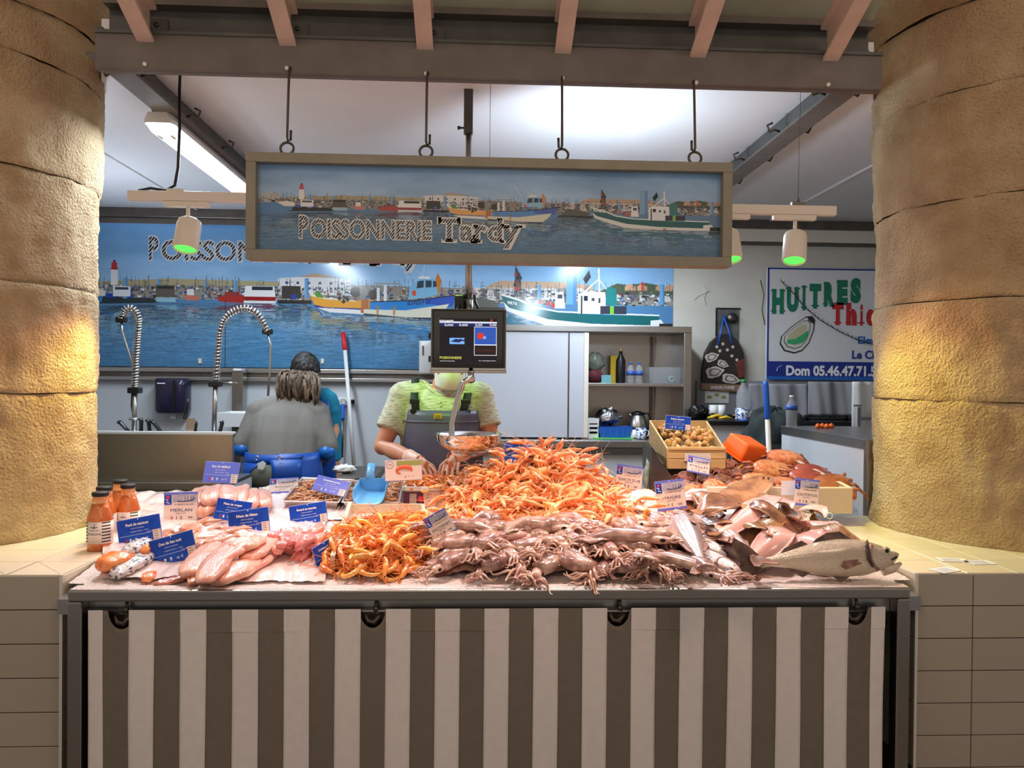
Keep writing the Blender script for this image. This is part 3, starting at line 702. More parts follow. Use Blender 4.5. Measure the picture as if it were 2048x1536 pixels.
_nt = M_['print_s'].node_tree; _b = _nt.nodes['Principled BSDF']; _h = _nt.nodes.new('ShaderNodeHueSaturation'); _h.inputs['Saturation'].default_value = .85; _h.inputs['Value'].default_value = .80  # greyer and darker than the wall print: shade put into the sign's colour
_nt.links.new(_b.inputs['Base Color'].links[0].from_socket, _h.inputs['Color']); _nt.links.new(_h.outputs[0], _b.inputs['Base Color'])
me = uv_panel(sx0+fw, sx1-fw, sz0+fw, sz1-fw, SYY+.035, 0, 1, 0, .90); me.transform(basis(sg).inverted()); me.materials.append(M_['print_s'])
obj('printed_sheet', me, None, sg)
obj('back_board', MB().box((sx0+fw*.5, SYY+.037, sz0+fw*.5), (sx1-fw*.5, SYY+.055, sz1-fw*.5)), M_['signframe'], sg)
a, b = P(598, 474, SYY+.03), P(862, 478, SYY+.03)
word_sign(sg, a.x, b.x, a.z, P(598, 436, SYY+.03).z-a.z, SYY+.033, M_['hatch'], False)
plate_no(sg, 'ID703717', 1040, 1074, 419, .15, SYY+.034, M_['ink_n'], -.03)
plate_no(sg, 'SG9876', 1186, 1210, 424, .22, SYY+.034, M_['ink_w'], .12)
for k, (px, py, py2) in enumerate(((574, 140, 292), (852, 150, 300), (1124, 159, 307), (1390, 167, 312))):
    c = P(px, py, 2.868); e = P(px, py2, SYY+.035); x = e.x; ym = 2.862
    h = MB(); top = c.z; bot = e.z+.03
    s_ = -1 if k in (2, 3) else 1
    h.tube([(x+.002, 2.90, top+.004), (x+.001, 2.868, top+.01), (x, 2.862, top-.004), (x, 2.858, top-.02), (x, (2.858+SYY+.035)/2, (top+bot)/2), (x, SYY+.035, bot), (x+s_*.004, SYY+.035, bot-.012), (x+s_*.013, SYY+.035, bot-.008), (x+s_*.014, SYY+.035, bot+.028)], .0048, 8)
    t = solo('sign_hook', h, M_['iron'], ['bent iron rod hook above the left end of the shop sign', 'bent iron rod hook above the word POISSONNERIE, second from the left', 'bent iron rod hook above the sign between the scale pole and the last hook', 'bent iron rod hook above the right end of the shop sign'][k], 'hook')
    r = MB(); n = 20; cc = (x, SYY+.035, sz1+.024)
    r.tube([(cc[0]+.024*math.cos(i*2*PI/n), cc[1]+.004*math.sin(i*2*PI/n), cc[2]+.024*math.sin(i*2*PI/n)) for i in range(n+1)], .005, 8, caps=False)
    obj('ring', r, M_['iron'], sg)
for px, py in ((290, 129),): pass

# ------------------------------------------------------------------ spotlight tracks
def emis(name, col, st):
    m = bpy.data.materials.new(name); m.use_nodes = True; N = m.node_tree.nodes
    b = N['Principled BSDF']; b.inputs['Base Color'].default_value = col; b.inputs['Emission Color'].default_value = col; b.inputs['Emission Strength'].default_value = st; return m
M_['lens_g'] = emis('lit_green_lens', (.45, 1, .40, 1), 9); M_['lens_rim'] = emis('lit_green_lens_rim', (.05, .9, .06, 1), 2.2); M_['tube'] = emis('lit_tube_diffuser', (.80, .93, 1, 1), 5.5)
TY = 3.25
def track(px0, py0, px1, py1, label):
    a, b = P(px0, py0, TY), P(px1, py1, TY); z = (a.z+b.z)/2
    t = thing('light_track', label, 'light track', ((a.x+b.x)/2, TY, z))
    obj('rail', MB().box((a.x, TY-.018, z-.022), (b.x, TY+.018, z+.018)), M_['cream'], t, bevel=.002)
    return t, a.x, b.x, z
def spot(px, py, z, tilt, label, yaw=0):
    """track spotlight whose rear end is under the rail"""
    c = P(px, py, TY-.0); t = thing('track_spotlight', label, 'spotlight', (c.x, TY, z-.022))
    obj('adapter', MB().box((c.x-.10, TY-.014, z-.046), (c.x+.09, TY+.014, z-.022)), M_['cream'], t, bevel=.003)
    obj('stem', MB().tube([(c.x, TY, z-.046), (c.x, TY-.002, z-.115)], .008, 10), M_['cream'], t)
    T = Matrix.Translation((c.x, TY, z-.155)) @ Matrix.Rotation(yaw, 4, 'Z') @ Matrix.Rotation(tilt, 4, 'Y') @ Matrix.Rotation(R(-16), 4, 'X')
    m = MB(); prof = [(.0, .062), (.036, .062), (.045, .055), (.050, .04), (.051, -.07), (.047, -.078), (.044, -.074), (.044, -.066), (0, -.066)]
    m.lathe(prof, 28, (0, 0, 0), 0, T); obj('housing', m, M_['cream'], t)
    obj('lens', MB().lathe([(0, -.0675), (.034, -.0675)], 24, (0, 0, 0), 0, T), M_['lens_g'], t)
    obj('lens_ring', MB().lathe([(.034, -.0678), (.0435, -.0678), (.0435, -.0665)], 24, (0, 0, 0), 0, T), M_['lens_rim'], t)
    return t
tr, ax_, bx_, tzl = track(258, 388, 700, 402, 'white light track hanging in front of the left ceiling tube')
spot(376, 450, tzl, R(2), 'white track spotlight left of the sign, its lens glowing green')
spot(560, 450, tzl, R(4), 'white track spotlight behind the left part of the shop sign')
c = P(352, 376, TY); fe = MB().box((c.x-.035, TY-.012, tzl+.018), (c.x+.035, TY+.012, tzl+.030)); obj('feed_box', fe, M_['cream'], tr)
cab = MB(); zt_ = 2.95
x = c.x
cab.tube([(P(274, 376, TY).x, TY+.015, tzl+.024), (P(300, 374, TY).x, TY+.01, tzl+.034), (P(330, 374, TY).x, TY+.01, tzl+.026), (x-.005, TY, tzl+.045), (x+.008, TY, tzl+.12), (x+.014, TY, tzl+.3), (x+.012, TY, tzl+.45), (x+.018, TY, zt_)], .0065, 8)
solo('cable', cab, M_['black'], 'black cable running down from the beam to the left light track', 'cable')
tr2, ax2, bx2, tzr = track(1290, 415, 1670, 421, 'white light track hanging right of the shop sign')
spot(1590, 470, tzr, R(9), 'white track spotlight over the oyster sign, tilted, lens glowing green')
spot(1458, 470, tzr, R(-2), 'white track spotlight half hidden behind the right edge of the shop sign')
c = P(1596, 400, TY); obj('wire_grip', MB().box((c.x-.03, TY-.01, tzr+.018), (c.x+.03, TY+.01, tzr+.034)), M_['steel_d'], tr2)
obj('wire_grip', MB().lathe([(.008, 0), (.003, .022)], 10, (c.x, TY, tzr+.034)), M_['steel_d'], tr2)
solo('suspension_wire', MB().tube([(c.x, TY, tzr+.05), (c.x+.006, TY, 2.95)], .0012, 6), M_['steel_d'], 'thin steel wire holding up the right light track', 'wire')
c = P(980, 250, TY); solo('suspension_wire', MB().tube([(c.x, TY, 2.42), (c.x, TY, 2.95)], .0012, 6), M_['steel_d'], 'thin steel wire dropping behind the sign beside the scale pole', 'wire')
c = P(357, 300, TY); 

# ------------------------------------------------------------------ ceiling tubes
def tube_fitting(x, y0, y1, label):
    z = 2.84
    t = thing('tube_light', label, 'ceiling light', (x, (y0+y1)/2, z-.06))
    def sec(y, s=1): return [(x-.055*s, y, z), (x+.055*s, y, z), (x+.075*s, y, z-.035), (x+.072*s, y, z-.05), (x-.072*s, y, z-.05), (x-.075*s, y, z-.035)]
    obj('housing', MB().loft([sec(y0-.03, .8), sec(y0), sec(y1), sec(y1+.03, .8)], sm=False), M_['white'], t)
    def s2(y, s=1): return [(x-.068*s, y, z-.05), (x+.068*s, y, z-.05), (x+.05*s, y, z-.078), (x-.05*s, y, z-.078)]
    obj('diffuser', MB().loft([s2(y0-.01, .8), s2(y0+.02), s2(y1-.02), s2(y1+.01, .8)], sm=False), M_['tube'], t)
    for q in (-.03, .03): obj('tube', MB().tube([(x+q, y0+.05, z-.081), (x+q, y0+.10, z-.081)], .009, 8), M_['cream'], t)
    obj('bracket', MB().box((x-.02, y0+.1, z), (x+.02, y0+.14, zc)), M_['steel_d'], t); obj('bracket', MB().box((x-.02, y1-.14, z), (x+.02, y1-.1, zc)), M_['steel_d'], t)
p = P(322, 262, 3.72)
tube_fitting(p.x+.02, 3.66, 5.1, 'long lit fluorescent fitting under the ceiling, left of the sign')
tube_fitting(.95, 4.62, 5.9, 'lit fluorescent fitting on the ceiling hidden behind the shop sign')
# ------------------------------------------------------------------ steel wall cabinet on its worktop
CY = 5.78
M_['door_w'] = mat('white_laminate', S(196,199,208), .35)
M_['glass'] = mat('clear_plastic', S(240,244,248), .08, trans=.5, alpha=.42, ior=1.3)
M_['clearbox'] = mat('clear_box_plastic', S(225,230,235), .2, trans=.6, alpha=.35)
M_['wood'] = mat('raw_pine', S(222,184,124), .6, var=.22, scale=5, stretch=(1, 6, 12))
M_['skin'] = mat('skin', S(214,150,116), .5, var=.08, scale=20, sss=.1)
M_['orange'] = mat('orange_plastic', S(250,112,36), .35)
M_['rag'] = mat('dark_cloth', S(44,52,52), .85, var=.3, scale=9, bump=.3, bscale=30)
def PX(px, Y): return P(px, 760, Y).x
def PZY(py, Y, px=1270): return P(px, py, Y).z
cL, cR = PX(905, CY), PX(1383, CY); cT, cB = PZY(652, CY), PZY(879, CY)
cb = thing('wall_cabinet', 'open stainless steel cabinet with a white sliding door, right of the seller', 'cabinet', ((cL+cR)/2, CY+.2, cB))
D = CY+.40
obj('top', MB().box((cL, CY, cT-.05), (cR, D, cT)), M_['steel_b'], cb, bevel=.004)
obj('side', MB().box((cR-.06, CY, cB), (cR, D, cT-.05)), M_['steel_b'], cb, bevel=.004); obj('side', MB().box((cL, CY, cB), (cL+.05, D, cT-.05)), M_['steel_b'], cb, bevel=.004)
obj('back', MB().box((cL+.05, D-.01, cB), (cR-.06, D, cT-.05)), M_['steel_b'], cb)
xo = PX(1177, CY); zs = PZY(770, CY)
obj('shelf', MB().box((xo-.03, CY+.02, zs-.012), (cR-.06, D-.01, zs+.012)), M_['steel_b'], cb, bevel=.002)
obj('divider', MB().box((xo-.045, CY+.06, cB), (xo-.03, D-.01, cT-.05)), M_['steel_b'], cb)
dr = obj('sliding_door', MB().box((cL+.05, CY+.012, cB+.01), (xo, CY+.032, cT-.055)), M_['door_w'], cb, bevel=.003)
obj('door_stile', MB().box((PX(1168, CY), CY+.004, cB+.012), (xo, CY+.012, cT-.057)), M_['cream'], dr)
obj('door_stile', MB().box((PX(1136, CY), CY+.030, cB+.012), (PX(1139, CY), CY+.010, cT-.057)), M_['steel_d'], dr)
obj('bracket', MB().box((cR-.24, D-.03, cB), (cR-.215, D-.01, cT-.06)), M_['steel_d'], cb); obj('bracket', MB().box((cR-.20, D-.03, cB), (cR-.19, D-.01, cT-.06)), M_['cream'], cb)
wt = thing('worktop', 'stainless steel worktop under the white cabinet door, with a grey panelled front', 'worktop', ((cL+cR)/2, CY, 0))
obj('top', MB().box((PX(840, CY), CY-.12, cB-.055), (cR+.02, BY-.03, cB)), M_['steel_b'], wt, bevel=.005)
obj('front_panel', MB().box((PX(845, CY), CY-.08, .0), (cR+.0, CY-.06, cB-.055)), M_['wall'], wt)
obj('lip', MB().box((PX(840, CY), CY-.12, cB-.10), (cR+.02, CY-.10, cB-.058)), M_['steel_d'], wt)

def at(px, py, Y): return P(px, py, Y)
def lathe_thing(name, label, cat, px, py, Y, prof, m, group=None, seg=24):
    """prof in picture pixels (radius, height above base)"""
    k = Y/FPX; c = at(px, py, Y)
    return solo(name, MB().lathe([(r*k, z*k) for r, z in prof], seg, (c.x, Y, c.z)), m, label, cat, group)
IY = CY+.17
shz = zs+.012
def on(px, z, Y): c = at(px, 760, Y); return Vector((c.x, Y, z))
k = IY/FPX
c = on(1241, shz, IY)
b = thing('bottle', 'tall black wine bottle with a cork on the cabinet shelf', 'bottle', c)
obj('body', MB().lathe([(0, 0), (9*k, 0), (9.5*k, 3*k), (9.5*k, 46*k), (4*k, 57*k), (3.6*k, 64*k), (0, 64*k)], 20, c), M_['black'], b)
obj('cork', MB().lathe([(2.6*k, 64*k), (2.8*k, 72*k), (0, 72*k)], 12, c), M_['wood'], b)
M_['yel'] = mat('yellow_card', S(214,176,40), .5); M_['blab'] = mat('blue_label', S(60,96,180), .4)
solo('cardboard_box', MB().box(tuple(on(1221, shz, IY+.06)), tuple(on(1234, shz+56*k, IY+.14))), M_['yel'], 'tall yellow packet beside the black bottle in the cabinet', 'box')
bp = [(0, 0), (7.5, 0), (8, 2), (7.2, 6), (8, 9), (8, 26), (6.5, 32), (3, 37), (3, 41), (0, 41)]
for i, px in enumerate((1261, 1278)):
    c = on(px, shz, IY-.02)
    b = thing('water_bottle', ['small clear water bottle right next to the black bottle in the cabinet', 'small clear water bottle next to the clear tub in the cabinet'][i], 'bottle', c, group='small water bottles in the cabinet')
    obj('body', MB().lathe([(r*k, z*k) for r, z in bp], 18, c), M_['glass'], b); obj('label', MB().lathe([(8.2*k, 16*k), (8.2*k, 25*k)], 18, c), M_['blab'], b)
    obj('cap', MB().lathe([(3.3*k, 38*k), (3.3*k, 42*k), (0, 42*k)], 12, c), M_['blue'], b)
c0, c1 = on(1298, shz, IY-.06), on(1357, shz+33*k, IY+.1)
b = thing('plastic_tub', 'clear plastic storage tub on the cabinet shelf', 'tub', ((c0.x+c1.x)/2, IY, shz))
def tub(mb, x0, x1, y0, y1, z0, z1, t=.003, fl=.01):
    o_ = [(x0+fl, y0+fl, z0), (x1-fl, y0+fl, z0), (x1-fl, y1-fl, z0), (x0+fl, y1-fl, z0)]; tp = [(x0, y0, z1), (x1, y0, z1), (x1, y1, z1), (x0, y1, z1)]
    i_ = [(x0+t, y0+t, z1), (x1-t, y0+t, z1), (x1-t, y1-t, z1), (x0+t, y1-t, z1)]; ib = [(x0+fl+t, y0+fl+t, z0+t), (x1-fl-t, y0+fl+t, z0+t), (x1-fl-t, y1-fl-t, z0+t), (x0+fl+t, y1-fl-t, z0+t)]
    f = [(0, 3, 2, 1)]
    for a in range(3):
        for q in range(4): f.append((a*4+q, a*4+(q+1) % 4, a*4+4+(q+1) % 4, a*4+4+q))
    f.append((12, 13, 14, 15))
    mb.add(o_+tp+i_+ib, f); return mb
obj('body', tub(MB(), c0.x, c1.x, c0.y, c1.y, shz, c1.z), M_['clearbox'], b)
rl = MB().lathe([(.008, 0), (.03, 0), (.03, .04), (.008, .04), (.008, 0)], 18, (0, 0, 0), 0, Matrix.Translation((c1.x-.09, IY, shz+.035)) @ Matrix.Rotation(PI/2, 4, 'X'))
solo('tape_roll', rl, mat('pale_green_tape', S(170,205,190), .5), 'pale green tape roll inside the clear tub', 'tape roll')
def lump(name, label, cat, px, z, Y, rx, ry, rz, m, seed=0, amp=.25, group=None, freq=3.0, res=24):
    c = on(px, z, Y); mb = MB(); v = []
    def fn(a, b):
        th = a*2*PI; ph = b*PI-PI/2; d = Vector((math.cos(th)*math.cos(ph), math.sin(th)*math.cos(ph), math.sin(ph)))
        q = 1+amp*noise.noise(d*freq+Vector((seed, 0, 0)))+amp*.5*noise.noise(d*freq*2.7+Vector((seed, 4, 0)))
        return (c.x+d.x*rx*q, c.y+d.y*ry*q, c.z+rz*.9+max(-.9, d.z*q)*rz)
    mb.grid(res+1, res//2+1, fn); return solo(name, mb, m, label, cat, group)
M_['gbag'] = mat('grey_green_film', S(120,128,112), .35, bump=.5, bscale=30, var=.3); M_['rcl'] = mat('patterned_red_cloth', S(120,30,40), .8, col2=S(30,26,34), scale=60)
lump('carrier_bag', 'crumpled grey-green plastic bag at the end of the cabinet shelf', 'bag', 1190, shz+.09, IY, 18*k, .06, 20*k, M_['gbag'], 1)
lump('cloth_bundle', 'dark red patterned cloth bundle on the cabinet shelf', 'cloth', 1190, shz, IY-.03, 16*k, .05, 14*k, M_['rcl'], 2)
solo('card_packet', MB().box(tuple(on(1203, shz, IY-.08)), tuple(on(1221, shz+16*k, IY-.05))), mat('teal_card', S(110,170,180), .5), 'small pale teal packet lying before the yellow one in the cabinet', 'packet')
bz_ = cB
c = on(1276, bz_+.02, IY)
kt = thing('kettle', 'steel and black electric kettle in the bottom of the cabinet', 'kettle', c)
obj('base', MB().lathe([(22*k, -.02), (23*k, 0), (20*k, 3*k), (0, 3*k)], 24, c), M_['black'], kt)
obj('body', MB().lathe([(20*k, 3*k), (19*k, 20*k), (14*k, 40*k), (13*k, 41*k)], 28, c), M_['steel_b'], kt)
obj('lid', MB().lathe([(13.5*k, 40*k), (12*k, 46*k), (4*k, 49*k), (0, 49*k)], 24, c), M_['black'], kt)
obj('handle', MB().tube([(c.x+12*k, IY, c.z+44*k), (c.x+22*k, IY, c.z+44*k), (c.x+26*k, IY, c.z+32*k), (c.x+24*k, IY, c.z+12*k), (c.x+19*k, IY, c.z+6*k)], .008, 8), M_['black'], kt)
obj('spout', MB().tube([(c.x-12*k, IY, c.z+38*k), (c.x-17*k, IY, c.z+44*k)], [.016, .008], 8), M_['steel_b'], kt)
M_['foil'] = mat('aluminium_foil', S(190,190,196), .22, 1, bump=1, bscale=40)
lump('foil_bundle', 'crumpled ball of aluminium foil over the blue basket', 'foil', 1216, bz_+.10, IY, 24*k, .07, 17*k, M_['foil'], 5, .5, freq=6)
bb = thing('storage_basket', 'blue plastic basket at the bottom of the cabinet', 'basket', on(1228, bz_, IY-.06))
q0, q1 = on(1198, bz_+.005, IY-.12), on(1259, bz_+24*k, IY+.02)
obj('body', tub(MB(), q0.x, q1.x, q0.y, q1.y, q0.z, q1.z, .003, .02), M_['blue'], bb)
for i in range(4): obj('rib', MB().box((q0.x+.04+i*.05, q0.y+.002, q0.z+.01), (q0.x+.05+i*.05, q0.y+.016, q1.z-.01)), M_['blue'], bb)
solo('cutting_board', MB().box(tuple(on(1190, bz_, IY-.16)), tuple(on(1255, bz_+.008, IY+.1))), mat('green_plastic', S(90,190,90), .4), 'green plastic board under the blue basket', 'board')
def mug(px, z, Y, r, h, m, label, name='mug', deco=None):
    c = on(px, z, Y); t = thing(name, label, name, c)
    obj('body', MB().lathe([(0, 0), (r*.9, 0), (r, .01), (r, h), (r*.9, h), (r*.88, .012), (0, .012)], 24, c), m, t)
    obj('handle', MB().tube([(c.x+r*.9, Y, c.z+h*.85), (c.x+r*1.5, Y, c.z+h*.75), (c.x+r*1.6, Y, c.z+h*.4), (c.x+r*.9, Y, c.z+h*.15)], .006, 8), m, t)
    if deco: obj('printed_band', MB().lathe([(r*1.01, h*.15), (r*1.01, h*.85)], 24, c), deco, t)
M_['ptn'] = mat('blue_floral_glaze', S(230,234,240), .25, col2=S(60,84,140), scale=60, lo=.45, hi=.5)
mug(1283, bz_, IY-.14, 10*k, 22*k, M_['ptn'], 'white mug with blue pattern on the worktop by the whelk crate')
mug(1268, bz_, IY-.07, 9*k, 18*k, M_['white'], 'plain white cup half behind the blue patterned mug', 'cup')
lump('toaster', 'rounded black appliance at the right end of the cabinet bottom', 'appliance', 1322, bz_+.01, IY+.03, 26*k, .09, 17*k, M_['black'], 3, .05)
t0, t1 = on(1177, bz_, IY-.1), on(1195, bz_+40*k, IY)
tt = thing('plastic_container', 'white plastic container at the left foot of the cabinet', 'container', ((t0.x+t1.x)/2, IY, bz_))
obj('body', tub(MB(), t0.x, t1.x, t0.y, t1.y, bz_, t1.z, .003, .004), M_['white'], tt)
for i in range(3): obj('printed_label', MB().box((t0.x+.012, t0.y+.001, bz_+.04+i*.035), (t1.x-.012, t0.y-.001+.002, bz_+.055+i*.035)), M_['blab'], tt)

# ------------------------------------------------------------------ right-hand corner
WY = 5.55
wz = P(1440, 842, WY-.1).z
w2 = thing('corner_worktop', 'black topped worktop in the back right corner', 'worktop', (PX(1450, WY), WY, 0))
x1_ = 3.6
obj('top', MB().box((cR+.03, WY-.1, wz-.03), (x1_, BY-.075, wz)), M_['black'], w2, bevel=.004)
obj('front_panel', MB().box((cR+.04, WY-.06, 0), (x1_-.05, WY-.04, wz-.03)), M_['wall'], w2)
k2 = 5.8/FPX
lump('bin_bag', 'scrunched black plastic bag on the corner worktop', 'bag', 1398, wz, 5.7, 19*k2, .07, 14*k2, mat('black_film', S(16,16,18), .25, bump=1, bscale=30), 7, .45, freq=5)
for i, px in enumerate((1427, 1443)):
    c = on(px, wz, 5.85); t = solo('paper_roll', MB().lathe([(.006, 0), (8.5*k2, 0), (8.5*k2, 27*k2), (.012, 27*k2), (.012, 0)], 20, c), M_['white'], ['white paper roll next to the black bag, left of a pair', 'white paper roll nearer the big water bottle, right of a pair'][i], 'paper roll', 'paper rolls on the corner worktop')
pa = thing('notice_sheet', 'white printed sheet pinned above the paper rolls', 'paper', P(1434, 800, BY-.08))
a, b = P(1410, 806, BY-.08), P(1458, 782, BY-.08)
obj('sheet', MB().box((a.x, BY-.078, a.z), (b.x, BY-.072, b.z)), M_['white'], pa)
M_['olive'] = mat('olive_print', S(160,170,90), .5)
for i in range(3): obj('printed_block', MB().ball((a.x+.04+i*.06, BY-.079, a.z+.05+(i % 2)*.02), (.022, .001, .014), 10, 6), M_['olive'], pa)
m = MB()
for i in range(9):
    y0 = rnd.uniform(-.04, .04); x0_ = rnd.uniform(-.10, .10); c = on(1452, wz+.012+rnd.random()*.02, 5.62)
    m.tube([(c.x+x0_-.05, c.y+y0, c.z), (c.x+x0_, c.y+y0+rnd.uniform(-.02, .02), c.z+.01), (c.x+x0_+.05, c.y+y0, c.z)], [.008, .012, .007], 8, mi=i % 2)
solo('work_gloves', m, [M_['yel'], M_['black']], 'yellow and black rubber gloves lying on the corner worktop', 'gloves')
solo('blue_lid', MB().lathe([(0, 0), (.035, 0), (.035, .008), (0, .008)], 24, on(1488, wz, WY-.03)), M_['blue'], 'round blue lid at the front edge of the corner worktop', 'lid')
bigp = [(0, 0), (13, 0), (14, 3), (12.5, 10), (14, 16), (12.5, 22), (14, 28), (14, 48), (12, 58), (5, 71), (4.6, 76), (0, 76)]
def wbottle(px, z, Y, s, label, capm, lz=(28, 44), lm='blab'):
    kk = Y/FPX*s; c = on(px, z, Y); b = thing('water_bottle', label, 'bottle', c)
    obj('body', MB().lathe([(r*kk, q*kk) for r, q in bigp], 22, c), M_['glass'], b)
    obj('label', MB().lathe([(14.3*kk, lz[0]*kk), (14.3*kk, lz[1]*kk)], 22, c), M_[lm], b)
    obj('cap', MB().lathe([(5.6*kk, 75*kk), (5.6*kk, 81*kk), (0, 81*kk)], 14, c), capm, b)
wbottle(1487, wz, 5.7, 1.0, 'tall clear water bottle with a green cap before the hanging tote', mat('green_cap', S(50,160,70), .4), (3, 5))
mug(1484, wz, 5.56, 12*k2, 24*k2, M_['ptn'], 'white and blue mug under the tall green-capped bottle')
# niche in the wall and the oyster tote hanging from it
na, nb = P(1433, 700, BY-.03), P(1478, 619, BY-.03)
ni = thing('niche', 'dark rectangular niche in the plaster wall behind the hanging tote', 'niche', ((na.x+nb.x)/2, BY-.03, na.z)); ni['kind'] = 'structure'
obj('recess', MB().box((na.x, BY-.034, na.z), (nb.x, BY-.026, nb.z)), mat('niche_grey', S(120,122,120), .6, col2=S(50,50,48), scale=6), ni)
obj('edge', MB().box((na.x-.008, BY-.04, nb.z), (nb.x+.008, BY-.026, nb.z+.012)), M_['dark'], ni); obj('edge', MB().box((na.x-.01, BY-.04, na.z), (na.x, BY-.026, nb.z)), M_['dark'], ni)
c = P(1463, 636, BY-.04); obj('round_knob', MB().lathe([(.0, -.03), (.04, -.03), (.04, 0)], 20, (0, 0, 0), 0, Matrix.Translation(c) @ Matrix.Rotation(-PI/2, 4, 'X')), M_['steel_d'], ni)
tg = thing('hanging_tote', 'dark tote printed with oysters and SAVEURS D\'HIVER hanging on the plaster wall', 'bag', P(1446, 780, BY-.1))
TYy = BY-.10
pts = [(1403, 778), (1405, 740), (1410, 706), (1422, 684), (1440, 668), (1462, 668), (1478, 684), (1488, 706), (1491, 740), (1487, 784)]
oy = mat('oyster_print', S(150,140,130), .6, col2=S(40,30,30), scale=5, detail=2, lo=.42, hi=.58); oyr = mat('red_print_area', S(130,64,56), .6, var=.4, scale=9)
m = MB().prism([(P(x, y, TYy).x, P(x, y, TYy).z) for x, y in pts], TYy, TYy+.05); tb = obj('bag_body', m, M_['rag_p'] if 'rag_p' in M_ else mat('print_black', S(52,42,40), .6, var=.3, scale=6), tg, bevel=.008)
band = [(1402, 766), (1488, 770), (1487, 784), (1403, 779)]
obj('bottom_band', MB().prism([(P(x, y, TYy).x, P(x, y, TYy).z) for x, y in band], TYy-.003, TYy+.002), mat('kraft', S(150,112,86), .7), tg)
m = MB(); a, b = P(1421, 778, TYy), P(1469, 779, TYy); add_text(m, "SAVEURS D'HIVER", a.x, a.z, .028, TYy-.004, 0, w=b.x-a.x, align='LEFT', bold=.02); obj('lettering', m, M_['ink_w'], tg)
def oyster(px, py, w_, h_, rot=0, par=tg, Y=TYy-.002, ms=None, name='oyster_print'):
    c = P(px, py, Y); kk = Y/FPX
    for i, (s_, mm) in enumerate(((1, ms[0]), (.86, ms[1]), (.6, ms[2]), (.4, ms[3]))):
        pp = []
        for t in range(22):
            a = t*2*PI/22; r = 1+.07*math.sin(a*5+i)+.04*math.sin(a*9)
            x = math.cos(a)*w_*r*s_*kk; z = math.sin(a)*h_*r*s_*kk*(1-.35*math.cos(a))
            pp.append((c.x+x*math.cos(rot)-z*math.sin(rot), c.z+x*math.sin(rot)+z*math.cos(rot)))
        obj(name, MB().prism(pp, Y-.0008*(i+1), Y-.0008*i), mm, par)
pk, pw, pg = mat('print_dark', S(38,30,30), .6), mat('print_pearl', S(200,190,178), .5), mat('print_grey', S(120,104,96), .6)
for x, y, w_, h_, r_ in ((1430, 744, 22, 13, .2), (1462, 758, 22, 11, -.2), (1424, 714, 17, 10, .3), (1446, 728, 14, 8, -.4)): oyster(x, y, w_, h_, r_, ms=(pk, pw, pg, pw))
for x, y in ((1434, 694), (1446, 688), (1455, 700), (1464, 712), (1474, 720), (1466, 694), (1440, 702)):
    c = P(x, y, TYy-.001); obj('berry_print', MB().ball((c.x, TYy-.001, c.z), (.014, .0015, .014), 8, 5), pw, tg)
c = P(1468, 716, TYy-.001); obj('red_patch', MB().prism([(P(x, y, TYy).x, P(x, y, TYy).z) for x, y in ((1470, 726), (1489, 716), (1490, 752), (1478, 756))], TYy-.0015, TYy), oyr, tg)
for s_ in (-1, 1): obj('strap', MB().tube([P(1450+s_*14, 690, TYy), P(1450+s_*8, 662, TYy), P(1448+s_*2, 640, BY-.06), P(1448, 632, BY-.045)], .007, 8), M_['blue'], tg)
# oyster seller's board
h0, h1 = P(1532, 759, BY-.08), P(1800, 540, BY-.08)
hb = thing('oyster_board', 'white HUITRES board with a navy phone band on the right wall', 'sign', ((h0.x+h1.x)/2, BY-.08, h0.z))
zN, zC = P(1600, 723, BY-.08).z, P(1600, 753, BY-.08).z
obj('board', MB().box((h0.x, BY-.09, h0.z), (h1.x+.1, BY-.05, h1.z)), mat('white_board', S(222,222,222), .4), hb, bevel=.003)
navy = mat('navy_print_area', S(26,50,140), .4)
obj('navy_band', MB().box((h0.x, BY-.0925, zC), (h1.x+.1, BY-.0905, zN)), navy, hb); obj('blue_band', MB().box((h0.x, BY-.0925, h0.z), (h1.x+.1, BY-.0905, zC)), mat('sky_print_area', S(30,100,190), .4), hb)
obj('edge_band', MB().box((h0.x, BY-.0925, zN), (h0.x+.014, BY-.0905, h1.z)), navy, hb); obj('edge_band', MB().box((h0.x, BY-.0925, h1.z-.012), (h1.x+.1, BY-.0905, h1.z)), navy, hb)
gr_ = mat('green_lettering', S(20,120,90), .45); rd_ = mat('red_lettering', S(196,40,44), .45); bl_ = mat('blue_lettering', S(40,100,190), .45)
Yb = BY-.0935
